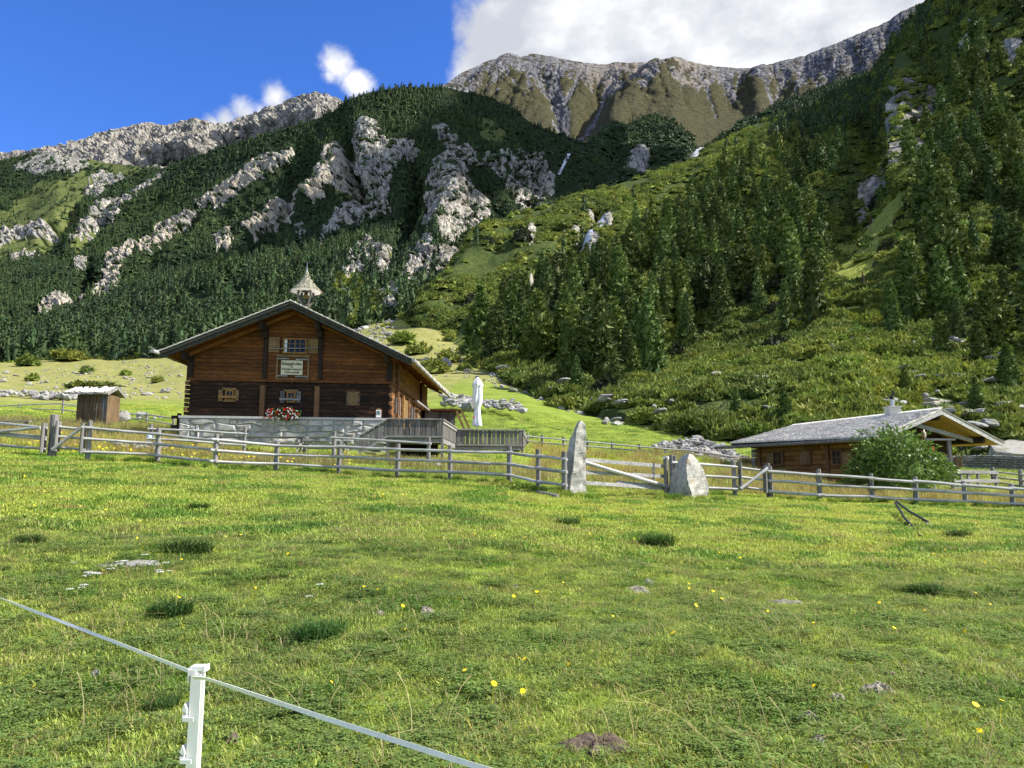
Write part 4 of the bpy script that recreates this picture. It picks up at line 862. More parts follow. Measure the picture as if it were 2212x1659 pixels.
M_HONEY = wood_mat('honey_logs', (0.09, 0.042, 0.01), (0.28, 0.15, 0.04), 'x', wear=(0.26, 0.095, 0.02), objvar=0.3)
M_SOFFIT = wood_mat('soffit_boards', (0.3, 0.18, 0.06), (0.52, 0.34, 0.13), 'x', objvar=0.1)
M_GLASS, _nt, _b = new_mat('window_glass', 0.12, 0.25); _b.inputs['Base Color'].default_value = (0.012, 0.014, 0.016, 1)
M_CURT = simple_mat('curtain', (0.75, 0.77, 0.8), 0.9, 0.1, 0.06)
M_DARK = simple_mat('dark_interior', (0.012, 0.01, 0.008), 0.95, 0.05)
M_IRON = simple_mat('black_iron', (0.02, 0.02, 0.022), 0.6, 0.4)
M_METAL = simple_mat('flue_metal', (0.45, 0.46, 0.47), 0.45, 0.5, 0.1, 0.6)
M_SHING = wood_mat('silver_shingle', (0.36, 0.33, 0.285), (0.74, 0.695, 0.61), 'y', knots=False, objvar=0.3, streak=12)
M_SHINGT = simple_mat('mossy_shingle', (0.25, 0.24, 0.175), 0.9, 0.15, 0.35)
M_PLASTER = simple_mat('grey_mortar', (0.46, 0.45, 0.43), 0.95, 0.1, 0.12)
M_CEMENT = simple_mat('cement', (0.5, 0.49, 0.44), 0.95, 0.1, 0.15)
M_WALLST = stone_mat('foundation_stone', (0.2, 0.195, 0.185), (0.38, 0.37, 0.345), (0.56, 0.53, 0.47), 1.6, 0.2, rust=(0.42, 0.33, 0.22), bd=0.03)
M_SIGN = wood_mat('sign_board', (0.5, 0.45, 0.3), (0.72, 0.67, 0.48), 'x', knots=True, objvar=0.02)
M_PRINT = simple_mat('sign_lettering', (0.03, 0.025, 0.02), 0.8, 0.2)
M_WHITE = simple_mat('white_cloth', (0.82, 0.82, 0.83), 0.8, 0.2, 0.03)
M_RED = simple_mat('red_petals', (0.62, 0.02, 0.02), 0.7, 0.2, 0.2)
M_REDCL = simple_mat('red_cloth', (0.7, 0.03, 0.05), 0.8, 0.2, 0.1)
M_PETALW = simple_mat('white_petals', (0.85, 0.83, 0.84), 0.7, 0.2, 0.05)
M_FLEAF = leaf_mat('flower_leaves', [(0.3, (0.02, 0.05, 0.01)), (0.7, (0.06, 0.12, 0.025))], 3.0, 0.1, 0.01)

class Frame:
    """plan frame of a building: u along the front, w into the depth, z up; local coordinates relative to base"""
    def __init__(s, O, f, d): s.O = Vector((O[0], O[1], 0)); s.f = Vector((f[0], f[1], 0)).normalized(); s.d = Vector((d[0], d[1], 0)).normalized(); s.base = Vector((0, 0, 0))
    def W(s, u, w, z): return s.O+s.f*u+s.d*w+Vector((0, 0, z))
    def T(s, u, w, z): return s.W(u, w, z)-s.base
    def on_w(s, vx, vy, w=0.0):      # view ray with the plane w = const -> (u, z)
        q = U(vx, vy, 1.0)-Vector((0, 0, CZ)); P0 = s.O+s.d*w
        det = q.x*(-s.f.y)-(-s.f.x)*q.y; t = (P0.x*(-s.f.y)-(-s.f.x)*P0.y)/det; u = (q.x*P0.y-q.y*P0.x)/det
        return u, CZ+q.z*t
    def on_u(s, vx, vy, u=0.0):
        q = U(vx, vy, 1.0)-Vector((0, 0, CZ)); P0 = s.O+s.f*u
        det = q.x*(-s.d.y)-(-s.d.x)*q.y; t = (P0.x*(-s.d.y)-(-s.d.x)*P0.y)/det; w = (q.x*P0.y-q.y*P0.x)/det
        return w, CZ+q.z*t
def Z1(x, y): return ((560+x/2.765)/1.8227, (1000+y/2.765)/1.8227)
def Z2(x, y): return ((1200+x/2.404)/1.8227, (1000+y/2.404)/1.8227)
def Z7(x, y): return ((3350+x/3.016)/1.8227, (1500+y/3.016)/1.8227)
def Z6(x, y): return ((2800+x/3.386)/1.8227, (1500+y/3.386)/1.8227)
def quadprism(b, FR, c, w0, w1, m=0):   # c = four (u,z) corners
    b.hexa([FR.T(c[0][0], w0, c[0][1]), FR.T(c[1][0], w0, c[1][1]), FR.T(c[1][0], w1, c[1][1]), FR.T(c[0][0], w1, c[0][1]),
            FR.T(c[3][0], w0, c[3][1]), FR.T(c[2][0], w0, c[2][1]), FR.T(c[2][0], w1, c[2][1]), FR.T(c[3][0], w1, c[3][1])], m)

# ------------------------------------------------------------------ the alp house
hp = U(407, 900, 39.5)
HF = Frame((hp.x, hp.y), (0.99, 0.14), (0.055, 0.998))
zg = gz(*(HF.W(0, 0, 0).xy))
HF.base = HF.W(0, 0, zg)
house = empty('log_house', HF.base, 0, 'large dark log house with stone base, low gable roof and a painted name board', 'house')
WD, zb_r = HF.on_w(842, 832); _, zb = HF.on_w(418.5, 814.5)         # width and the band between the storeys
_, zst = HF.on_w(405, 900)                                           # top of the stone base
zb2 = (zb+zb_r)/2; zst2 = zst
OV = 1.25
uA, zA = HF.on_w(627.7, 648.5, -OV); uL, zL = HF.on_w(346.9, 757, -OV); uR, zR = HF.on_w(889, 773.4, -OV)
LEN = HF.on_u(922, 838, WD)[0]; LR = HF.on_u(967, 852, uR)[0]
print('house', round(WD, 2), 'zb', zb, zb_r, 'zst', zst, 'apex', uA, zA, 'L', uL, zL, 'R', uR, zR, 'len', LEN, LR, 'zg', zg)
ROOF_T = 0.34
def roof_under(u): 
    t = ROOF_T+0.06
    return (zL+(zA-zL)*(u-uL)/(uA-uL) if u < uA else zR+(zA-zR)*(uR-u)/(uR-uA))-t
def u_at(z, side):
    z = z+ROOF_T+0.06
    return uL+(z-zL)*(uA-uL)/(zA-zL) if side < 0 else uR-(z-zR)*(uR-uA)/(zA-zR)
# core body (dark, set back behind the boards)
b = MB(); zz0 = zg-0.4
poly = [(0.12, zz0), (WD-0.12, zz0), (WD-0.12, roof_under(WD-0.12)-0.02), (uA, roof_under(uA)-0.03), (0.12, roof_under(0.12)-0.02)]
b.prism(poly, 0.10, LEN-0.1, HF.T); b.build('wall_core', M_DARK, house)
posts_up = [0.0, HF.on_w(*Z1(1350, 1100))[0], HF.on_w(*Z1(1950, 1100))[0], WD]
r2 = random.Random(3)
def board_rows(z_lo, z_hi, hrow, bays, mat, name, thick, rnd_thick, splits, clip=True, half=0.0, w_at=0.0):
    z = z_lo
    while z < z_hi:
        zt = min(z+hrow, z_hi)
        for a, c in zip(bays[:-1], bays[1:]):
            ul, ur = a+half, c-half
            cuts = [ul]+sorted(r2.uniform(ul+0.6, ur-0.6) for _ in range(splits if r2.random() < 0.6 and ur-ul > 1.8 else 0))+[ur]
            for p0, p1 in zip(cuts[:-1], cuts[1:]):
                g = 0.008; b0, b1 = z+g, zt-g
                l0, l1, q0, q1 = p0+0.004, p0+0.004, p1-0.004, p1-0.004
                if clip:
                    l0 = max(l0, u_at(b0, -1)); l1 = max(l1, u_at(b1, -1)); q0 = min(q0, u_at(b0, 1)); q1 = min(q1, u_at(b1, 1))
                    if q0-l0 < 0.08: continue
                    if q1 < l1: mm = (q1+l1)/2; q1 = mm+0.01; l1 = mm-0.01
                th = thick+r2.uniform(0, rnd_thick)
                bb = MB(); quadprism(bb, HF, [(l0, b0), (q0, b0), (q1, b1), (l1, b1)], w_at-th, w_at+0.10)
                bb.build(name, mat, house)
        z = zt
board_rows(zb2+0.08, zA-ROOF_T-0.1, 0.205, posts_up, M_WBROWN, 'wall_board', 0.02, 0.025, 1)
low_posts = [0.0, HF.on_w(*Z1(1325, 1500))[0], HF.on_w(*Z1(1915, 1500))[0], WD]
board_rows(zst2+0.05, zb2-0.08, 0.225, low_posts, M_WBLACK, 'wall_log', 0.03, 0.06, 0, clip=False)
# band beam between storeys, ledger, posts
def beam(name, u0, u1, z0, z1, w0, w1, mat):
    bb = MB(); quadprism(bb, HF, [(u0, z0), (u1, z0), (u1, z1), (u0, z1)], w0, w1); return bb.build(name, mat, house)
beam('storey_beam', -0.16, WD+0.12, zb2-0.075, zb2+0.075, -0.13, 0.1, M_WBROWN)
for k in range(7): beam('joist_end', 0.7+k*1.45, 0.86+k*1.45, zb2-0.26, zb2-0.08, -0.10-0.02*(k % 2), 0.0, M_WBLACK)
for u in posts_up[1:3]:
    beam('gable_post', u-0.1, u+0.1, zb2+0.078, roof_under(u)-0.05, -0.17, 0.0, M_WPOST)
    bb = MB(); quadprism(bb, HF, [(u-0.12, roof_under(u)-0.75), (u+0.12, roof_under(u)-0.75), (u+0.14, roof_under(u)-0.02), (u-0.14, roof_under(u)-0.02)], -0.42, -0.175)
    quadprism(bb, HF, [(u-0.1, roof_under(u)-0.42), (u+0.1, roof_under(u)-0.42), (u+0.1, roof_under(u)-0.02), (u-0.1, roof_under(u)-0.02)], -0.95, -0.43); bb.build('purlin_head', M_WPOST, house)
for u in (0.0, WD):
    beam('corner_post', u-0.14, u+0.14, zb2+0.078, roof_under(u)-0.03, -0.16, 0.1, M_WPOST)
    bb = MB(); quadprism(bb, HF, [(u-0.1, roof_under(u)-0.38), (u+0.1, roof_under(u)-0.38), (u+0.1, roof_under(u)-0.02), (u-0.1, roof_under(u)-0.02)], -1.0, -0.165); bb.build('purlin_head', M_WPOST, house)
for k in range(8):   # interlocked log ends at both lower corners
    for u in (-0.16, WD+0.02): beam('log_end', u, u+0.14, zst2+0.07+k*0.225, zst2+0.25+k*0.225, -0.2-0.03*(k % 2), -0.005, M_WPOSTB if k % 2 else M_WBLACK)
for u in low_posts[1:3]: beam('wall_post', u-0.12, u+0.12, zst2+0.02, zb2-0.27, -0.22, -0.0, M_WPOSTB)
# inner rafters, seen below the verge
for s_, (ua, za, ub, zb_) in enumerate([(uL+0.9, None, uA, None), (uA, None, uR-0.9, None)]):
    bb = MB(); c0 = (ua, roof_under(ua)-0.17); c1 = (ub, roof_under(ub)-0.17); quadprism(bb, HF, [c0, c1, (ub, roof_under(ub)+0.0), (ua, roof_under(ua)+0.0)], -0.5, -0.34); bb.build('rafter', M_WBROWN, house)
# stone base
sb = MB(); sb.prism([(-0.28, zg-0.6), (WD-0.02, zg-0.9), (WD-0.02, zst2-0.1), (-0.28, zst2-0.1)], -0.30, 0.3, HF.T); sb.build('foundation', M_PLASTER, house)
beam('base_capping', -0.3, WD+0.05, zst2-0.098, zst2+0.02, -0.42, 0.08, M_PLASTER)
rs_ = random.Random(12)
H_ST = zst2-0.1-zg+0.15; rows = 4; nodes = []
zlev = [zg-0.15]+[zg-0.15+H_ST*(k/rows)+rs_.uniform(-0.03, 0.03) for k in range(1, rows)]+[zst2-0.105]
def irregular_stone(name, parent, FR, poly, w_front, proud, mat):
    n = len(poly); cu = sum(p[0] for p in poly)/n; cz_ = sum(p[1] for p in poly)/n
    g = 0.03; outer = []
    for u, z in poly:
        d = math.hypot(u-cu, z-cz_)+1e-6; outer.append((u-(u-cu)/d*g, z-(z-cz_)/d*g))
    inner = [(cu+(u-cu)*0.74+rs_.uniform(-.02, .02), cz_+(z-cz_)*0.72+rs_.uniform(-.02, .02)) for u, z in outer]
    vs = [FR.T(u, w_front+0.05, z) for u, z in outer]+[FR.T(u, w_front-proud*0.55+rs_.uniform(-.012, .012), z) for u, z in outer]+[FR.T(u, w_front-proud+rs_.uniform(-.03, .02), z) for u, z in inner]+[FR.T(cu, w_front-proud-rs_.uniform(-.01, .03), cz_)]
    fs = []
    for i in range(n):
        j = (i+1) % n; fs += [(i, j, n+j, n+i), (n+i, n+j, 2*n+j, 2*n+i), (2*n+i, 2*n+j, 3*n)]
    bb = MB(); bb.add(vs, fs); return bb.build(name, mat, parent)
prev = None
cols_ = 18
grid = [[(-0.28+(WD+0.26)*(i/cols_)+(rs_.uniform(-.16, .16) if 0 < i < cols_ else 0), zlev[k]+(rs_.uniform(-.09, .09) if 0 < k < rows else 0)) for i in range(cols_+1)] for k in range(rows+1)]
used = set()
for k in range(rows):
    i = 0
    while i < cols_:
        if (k, i) in used: i += 1; continue
        wide = 2 if (i+1 < cols_ and (k, i+1) not in used and rs_.random() < 0.35) else 1
        tall = 2 if (wide == 1 and k+1 < rows and rs_.random() < 0.14) else 1
        if tall == 2: used.add((k+1, i))
        a, b_, c, d = grid[k][i], grid[k][i+wide], grid[k+tall][i+wide], grid[k+tall][i]
        pl = [a]
        if wide == 2: pl.append(grid[k][i+1])
        pl += [b_, ((b_[0]+c[0])/2+rs_.uniform(-.03, .05), (b_[1]+c[1])/2), c]
        if wide == 2: pl.append(grid[k+tall][i+1])
        pl += [d]
        if rs_.random() < 0.5:   # knock off a corner
            q0 = pl[0]; q1 = pl[1]; pl = [(q0[0]*.75+q1[0]*.25, q0[1]*.8+q1[1]*.2)]+pl[1:]+[(q0[0]*.75+d[0]*.25, q0[1]*.7+d[1]*.3)]
        irregular_stone('foundation_stone', house, HF, pl, -0.30, rs_.uniform(0.05, 0.12), M_WALLST)
        i += wide
# windows
def window(FR, parent, u0, u1, z0, z1, nx, ny, w=-0.05, fr=0.07, curtain=False, mat=None, planes='w'):
    mat = mat or M_FRAME
    T = FR.T if planes == 'w' else (lambda a, c, z: FR.T(planes-c, a, z))
    o = MB()
    for (a, c, p, q) in [(u0, u1, z0, z0+fr), (u0, u1, z1-fr, z1), (u0, u0+fr, z0+fr, z1-fr), (u1-fr, u1, z0+fr, z1-fr)]: o.box(a, c, w-0.07, w+0.05, p, q, T=T)
    wo_ = o.build('window', mat, parent)
    g = MB(); g.box(u0+fr, u1-fr, w-0.0, w+0.03, z0+fr, z1-fr, T=T); g.build('pane', M_GLASS, wo_)
    m = MB(); t = 0.028
    for k in range(1, nx): uu = u0+fr+(u1-u0-2*fr)*k/nx; tt = t*(1.7 if nx == 4 and k == 2 else 1); m.box(uu-tt/2, uu+tt/2, w-0.035, w-0.003, z0+fr, z1-fr, T=T)
    for k in range(1, ny): zz = z0+fr+(z1-z0-2*fr)*k/ny; m.box(u0+fr, u1-fr, w-0.033, w-0.005, zz-t/2, zz+t/2, T=T)
    m.build('muntin', mat, wo_)
    if curtain: c = MB(); c.box(u0+fr, u0+fr+0.13, w-0.012, w-0.002, z0+fr, z1-fr, T=T); c.build('curtain', M_CURT, wo_)
    return wo_
def shutter(FR, parent, u0, u1, z0, z1, w=-0.09, mat=None, n=4, planes='w'):
    T = FR.T if planes == 'w' else (lambda a, c, z: FR.T(planes-c, a, z))
    o = MB()
    for k in range(n):
        a = u0+(u1-u0)*k/n; c = u0+(u1-u0)*(k+1)/n; o.box(a+0.004, c-0.004, w-0.03-0.004*(k % 2), w, z0, z1, T=T)
    so = o.build('shutter', mat or M_SHUT, parent)
    for zz in (z0+(z1-z0)*0.2, z0+(z1-z0)*0.78):
        m = MB(); m.box(u0+0.02, u1-0.02, w-0.065, w-0.036, zz-0.03, zz+0.03, T=T); m.build('batten', mat or M_SHUT, so)
    return so
def uz(zx, zy, fn=Z1): return HF.on_w(*fn(zx, zy))
a = uz(1535, 1085); c = uz(1800, 925); window(HF, house, a[0], c[0], a[1], c[1], 4, 3, curtain=True)
a = uz(1380, 1072); c = uz(1508, 912); shutter(HF, house, a[0], c[0], a[1], c[1])
a = uz(1805, 1085); c = uz(1925, 930); shutter(HF, house, a[0], c[0], a[1], c[1])
a = uz(1400, 1040); c = uz(1925, 1030); bb = MB(); bb.beam(HF.T(a[0], -0.2, a[1]), HF.T(c[0], -0.2, c[1]), 0.04, 0.035); bb.build('shutter_bar', M_GREYX, house)
a = uz(912, 1600); c = uz(1010, 1485); window(HF, house, a[0], c[0], a[1], c[1], 2, 2, w=-0.1)
a = uz(838, 1605); c = uz(892, 1482); shutter(HF, house, a[0], c[0], a[1], c[1], w=-0.12, n=2); a = uz(1015, 1600); c = uz(1066, 1485); shutter(HF, house, a[0], c[0], a[1], c[1], w=-0.12, n=2)
a = uz(885, 1482); c = uz(1038, 1464); beam('window_lintel', a[0], c[0], a[1], c[1], -0.2, -0.02, M_SHUT); a = uz(850, 1572); c = uz(1050, 1552); beam('sill_board', a[0], c[0], a[1], c[1], -0.26, -0.175, M_FRAME)
a = uz(900, 1612); c = uz(1030, 1600); beam('window_sill', a[0], c[0], a[1], c[1], -0.22, -0.02, M_SHUT)
a = uz(1580, 1620); c = uz(1680, 1503); window(HF, house, a[0], c[0], a[1], c[1], 2, 2, w=-0.1)
a = uz(1508, 1622); c = uz(1562, 1496); shutter(HF, house, a[0], c[0], a[1], c[1], w=-0.12, mat=M_GREYV, n=2); a = uz(1685, 1622); c = uz(1738, 1500); shutter(HF, house, a[0], c[0], a[1], c[1], w=-0.12, mat=M_GREYV, n=2)
a = uz(1555, 1500); c = uz(1708, 1484); beam('window_lintel', a[0], c[0], a[1], c[1], -0.2, -0.02, M_SHUT); a = uz(1510, 1596); c = uz(1735, 1578); beam('sill_board', a[0], c[0], a[1], c[1], -0.24, -0.175, M_GREYX)
a = uz(397, 1434, Z2); c = uz(530, 1306, Z2); so = shutter(HF, house, a[0], c[0], a[1], c[1], w=-0.1, n=5)
for uu in (a[0]-0.02, c[0]-0.08):
    for zz in (a[1]+0.1, c[1]-0.2): bb = MB(); bb.box(uu, uu+0.1, -0.19, -0.166, zz, zz+0.1, T=HF.T); bb.build('hinge', M_IRON, so)
# name board: hanging frame, cream board, painted lettering
a = uz(1458, 1375); c = uz(1830, 1098)
pf = MB(); W_ = -0.07
for (u0, u1, z0_, z1_) in [(a[0], a[0]+0.09, a[1], c[1]), (c[0]-0.09, c[0], a[1], c[1]-0.03), (a[0]+0.09, c[0]-0.09, c[1]-0.16, c[1]-0.04), (a[0]+0.09, c[0]-0.09, a[1]+0.02, a[1]+0.1)]: pf.box(u0, u1, W_-0.05, W_, z0_, z1_, T=HF.T)
panel = pf.build('sign_frame', M_SHUT, house)
fr_in = [(a[0], a[1]), (c[0], c[1])]
for q, (x0_, x1_, y_) in enumerate([(1480, 1610, 1143), (1680, 1815, 1153), (1475, 1590, 1330), (1670, 1805, 1338)]):
    p0 = uz(x0_, y_+5); p1 = uz(x1_, y_-6); bb = MB(); bb.box(p0[0], p1[0], W_-0.06, W_-0.005, p0[1], p1[1], T=HF.T); bb.build('bracket_slat', M_GREYX, panel)
a = uz(1519, 1318); c = uz(1758, 1168)
bb = MB(); bb.box(a[0], c[0], W_-0.09, W_-0.055, a[1], c[1], T=HF.T); board = bb.build('name_board', M_SIGN, house)
def text(body, u, z, size, font_scale_x=1.0, shear=0.0):
    cu = bpy.data.curves.new('lettering', 'FONT'); cu.body = body; cu.align_x = 'CENTER'; cu.align_y = 'CENTER'; cu.size = size; cu.extrude = 0.004; cu.offset = 0.004*size/0.2; cu.shear = shear
    tmp = bpy.data.objects.new('lettering', cu); COL.objects.link(tmp); bpy.context.view_layer.update()
    me = bpy.data.meshes.new_from_object(tmp); bpy.data.objects.remove(tmp); me.materials.clear(); me.materials.append(M_PRINT)
    o = link('lettering', me, board); o.location = HF.T(u, W_-0.096, z); o.rotation_euler = (math.pi/2, 0, math.atan2(HF.f.y, HF.f.x)); o.scale = (font_scale_x, 1, 1)
bw = c[0]-a[0]; bh = c[1]-a[1]; um = (a[0]+c[0])/2
text('Scheppl=Alm', um, c[1]-bh*0.24, bh*0.29, 0.92*bw/1.15); text('im', um, c[1]-bh*0.45, bh*0.17, bw/1.15)
text('Krimmler=Achental', um, c[1]-bh*0.61, bh*0.19, 0.92*bw/1.15); text('1576 m.ü.M', um, c[1]-bh*0.83, bh*0.22, bw/1.15)
# notice case at the lower right
a = uz(682, 1556, Z2); c = uz(738, 1478, Z2); bb = MB(); bb.box(a[0], c[0], -0.3, -0.2, a[1], c[1], T=HF.T); bb.prism([(a[0], c[1]), (c[0], c[1]), ((a[0]+c[0])/2, c[1]+0.09)], -0.3, -0.2, HF.T); nc = bb.build('notice_case', M_SHUT, house)
bb = MB(); bb.box(a[0]+0.03, c[0]-0.03, -0.312, -0.302, a[1]+0.03, c[1]-0.03, T=HF.T); bb.build('notice_sheet', M_PETALW, nc)
bb = MB(); bb.box(a[0]+0.06, c[0]-0.06, -0.318, -0.314, a[1]+0.16, c[1]-0.08, T=HF.T); bb.build('notice_picture', simple_mat('notice_print', (0.16, 0.22, 0.2), 0.7, 0.2, 0.3), nc)

# roof
for side, (u0, z0_) in ((-1, (uL, zL)), (1, (uR, zR))):
    b = MB(); n_ = 1
    b.hexa([HF.T(u0, -OV+0.02, z0_-0.2), HF.T(uA, -OV+0.02, zA-0.2), HF.T(uA, LR, zA-0.2), HF.T(u0, LR, z0_-0.2), HF.T(u0, -OV+0.02, z0_-0.05), HF.T(uA, -OV+0.02, zA-0.05), HF.T(uA, LR, zA-0.05), HF.T(u0, LR, z0_-0.05)] if side < 0 else
           [HF.T(uA, -OV+0.02, zA-0.2), HF.T(u0, -OV+0.02, z0_-0.2), HF.T(u0, LR, z0_-0.2), HF.T(uA, LR, zA-0.2), HF.T(uA, -OV+0.02, zA-0.05), HF.T(u0, -OV+0.02, z0_-0.05), HF.T(u0, LR, z0_-0.05), HF.T(uA, LR, zA-0.05)])
    roof = b.build('roof', M_SOFFIT if side > 0 else M_WBROWN, house)
    dirn = Vector((uA-u0, zA-z0_)).normalized(); nrm = Vector((-dirn.y, dirn.x)) if side < 0 else Vector((dirn.y, -dirn.x)); nrm = nrm if nrm.y > 0 else -nrm
    # barge boards: two stepped boards on the verge
    for k, (dz0, dz1, w0, w1) in enumerate([(-0.215, 0.0, -OV-0.06, -OV+0.015), (-0.40, -0.22, -OV+0.03, -OV+0.10)]):
        bb = MB(); ext = 0.0
        quadprism(bb, HF, [(u0, z0_+dz0), (uA, zA+dz0), (uA, zA+dz1), (u0, z0_+dz1)], w0, w1); bb.build('barge_board', M_BARGE, roof)
    # shingle courses, mostly out of sight: one part
    sh = MB(); L_ = math.hypot(uA-u0, zA-z0_); nr_ = int(L_/0.3); r4 = random.Random(8)
    for r_ in range(nr_+1):
        t0 = r_/nr_; t1 = min(1.0, (r_+1.25)/nr_); w = -OV-0.1
        while w < LR+0.1:
            ww = r4.uniform(0.14, 0.3); h0 = 0.055+r4.uniform(0, 0.02)
            p0 = (u0+(uA-u0)*t0+(0.10 if side > 0 else -0.10)*(r_ == 0), z0_+(zA-z0_)*t0-(0.04 if r_ == 0 else 0)); p1 = (u0+(uA-u0)*t1, z0_+(zA-z0_)*t1)
            quadr = [(p0[0], p0[1]-0.03), (p1[0], p1[1]-0.045), (p1[0], p1[1]-0.005), (p0[0], p0[1]+h0-0.03)]
            quadprism(sh, HF, quadr, w+0.003, w+ww-0.003); w += ww
    so = sh.build('shingles', M_SHING, roof); so['kind'] = 'stuff'
    # rafter tails
    for k in range(9):
        w = -0.9+k*(LR+0.6)/8; bb = MB(); ue = u0+(0.35 if side < 0 else -0.35); uw = 0.1 if side < 0 else WD-0.1
        quadprism(bb, HF, [(ue, roof_under(ue)-0.0), (uw, roof_under(uw)-0.0), (uw, roof_under(uw)+0.15), (ue, roof_under(ue)+0.15)], w, w+0.14); bb.build('rafter_tail', M_WBROWN, roof)
    # half-log gutter with sleeves
    g = MB(); gu = u0+(-0.12 if side < 0 else 0.12); za_ = z0_-0.14
    ws = np.linspace(-OV-(0.55 if side < 0 else 0.12), LR+0.25, 16); g.tube([HF.T(gu, w, za_-0.012*w) for w in ws], [0.10+0.012*(k % 2) for k in range(16)], 8)
    go_ = g.build('gutter', M_RAIL, roof, smooth_=False)
    for k in range(10):
        w = -OV+0.3+k*(LR)/9.2; bb = MB(); bb.tube([HF.T(gu, w, za_-0.012*w), HF.T(gu, w+0.07, za_-0.012*w)], 0.122, 8); bb.build('gutter_band', M_POST, go_)
# side wall boards and logs (sunlit eaves side)
z = zst2+0.03; k = 0
while z < roof_under(WD)-0.05:
    zt = z+0.225 if z < zb2 else z+0.2
    zt = min(zt, roof_under(WD)-0.03); cuts = [0.0, r2.uniform(2.5, 4), r2.uniform(6, 8), LEN]
    for a, c in zip(cuts[:-1], cuts[1:]):
        bb = MB(); bb.box(WD-0.1, WD+0.03+r2.uniform(0, 0.04), a+0.005, c-0.005, z+0.008, zt-0.008, T=HF.T)
        bb.build('wall_board', M_WSIDE, house)
    z = zt; k += 1
bb = MB(); bb.box(WD+0.06, WD+0.14, 0.0, LEN, zb2-0.06, zb2+0.06, T=HF.T); bb.build('storey_beam', M_WSIDE, house)
def side_box(name, w0, w1, z0_, z1_, t0, t1, mat, parent=None):
    bb = MB(); bb.box(WD+t0, WD+t1, w0, w1, z0_, z1_, T=HF.T); return bb.build(name, mat, parent or house)
zd = zst2-0.25
door = side_box('door', 3.2, 4.5, zd, zd+1.75, 0.075, 0.14, M_SHUT)
for k in range(6): side_box('door_plank', 3.22+k*0.21, 3.41+k*0.21, zd+0.05, zd+1.7, 0.142, 0.158, M_SHUT, door)
side_box('door_post', 2.95, 3.18, zd, zd+1.9, 0.08, 0.2, M_FRAME); side_box('door_post', 4.52, 4.7, zd, zd+1.9, 0.08, 0.2, M_WSIDE)
side_box('door', 7.6, 8.6, zd, zd+1.6, 0.075, 0.16, M_SHUT); side_box('wall_post', 1.3, 1.5, zst2-.2, zb2+1.5, 0.08, 0.22, M_WPOSTB); side_box('wall_post', 8.9, 9.1, zb2, roof_under(WD)-.1, 0.08, 0.2, M_WPOST)
for w in (0.9, 1.9, 5.6, 6.3): side_box('tool_rack', w, w+0.12, zst2+.4, zst2+1.3, 0.09, 0.2, M_GREYV)
bb = MB(); bb.tube([HF.T(WD+0.3, 5.1, zst2+0.1), HF.T(WD+0.28, 5.3, zb2+0.75)], 0.025, 6)
for k in range(5):
    a_ = (k-2)*0.07; bb.tube([HF.T(WD+0.28, 5.3, zb2+0.1), HF.T(WD+0.28, 5.3+a_*2.2, zb2+0.45), HF.T(WD+0.28, 5.3+a_*0.4, zb2+0.95)], 0.012, 4)
o = bb.build('hay_fork', M_GREYX); tag(o, 'old wooden hay fork leaning on the sunlit side wall of the log house', 'hay fork')
# diagonal wooden chute under the eaves
bb = MB(); bb.beam(HF.T(WD+0.35, 6.0, zb2-0.25), HF.T(WD+0.9, 12.3, zb2-0.75), 0.16, 0.12); bb.build('water_chute', M_GREYX, house)
# bell turret behind the front of the ridge
tw = 1.15; tb = HF.T(uA, tw, zA-0.1)
tur = MB(); tur.tube([tb, tb+Vector((0, 0, 0.45))], 0.12, 8); turret = tur.build('bell_turret', M_GREYV, house)
zr_ = 1.12
for k in range(4):
    a_ = math.pi/4+k*math.pi/2; c_, s_ = math.cos(a_), math.sin(a_); bb = MB()
    bb.tube([tb+Vector((c_*0.06, s_*0.06, 0.3)), tb+Vector((c_*0.3, s_*0.3, 0.52)), tb+Vector((c_*0.5, s_*0.5, 0.85)), tb+Vector((c_*0.44, s_*0.44, 1.2))], [0.075, 0.07, 0.065, 0.07], 7); bb.build('turret_arm', M_GREYV, turret, smooth_=True)
bb = MB(); bb.lathe([(0.3, 0), (0.84, -0.02), (0.86, 0.03), (0.3, 0.06)], 8, tuple(tb+Vector((0, 0, 1.2)))); bb.build('turret_soffit', M_PETALW, turret)
prof = [(0.88, 1.2), (0.72, 1.32), (0.52, 1.52), (0.36, 1.72), (0.22, 1.94), (0.12, 2.12), (0.07, 2.26)]
bb = MB(); bb.lathe([(r, h) for r, h in prof], 8, tuple(tb)); tr = bb.build('turret_roof', M_SHINGT, turret)
bb = MB(); r4 = random.Random(2)
for i_ in range(11):
    h0 = 1.17+i_*0.098; h1 = h0+0.13
    def rad(h): return float(np.interp(h, [q[1] for q in prof], [q[0] for q in prof]))
    n_ = max(7, int(rad(h0)*26))
    for k in range(n_):
        a0 = 2*math.pi*(k+0.5*(i_ % 2)+0.06)/n_; a1 = 2*math.pi*(k+0.5*(i_ % 2)+0.94)/n_; r0 = rad(h0)+0.035+r4.uniform(0, .012); r1 = rad(h1)+0.008; dz = r4.uniform(-.015, .015)
        vs = []
        for (r, h, e) in ((r0-0.02, h0+dz, 0), (r0, h0+dz, 1), (r1, h1, 2)): vs += [tb+Vector((r*math.cos(a0), r*math.sin(a0), h)), tb+Vector((r*math.cos(a1), r*math.sin(a1), h))]
        bb.add(vs, [(0, 1, 3, 2), (2, 3, 5, 4)])
so = bb.build('turret_shingles', M_SHINGT, turret); so['kind'] = 'stuff'
bb = MB(); bb.lathe([(0.085, 2.22), (0.03, 2.42), (0.012, 2.6), (0.0, 2.61)], 8, tuple(tb)); bb.tube([tb+Vector((0, 0, 2.55)), tb+Vector((0, 0, 2.9))], 0.012, 5); bb.build('turret_spike', M_METAL, turret)
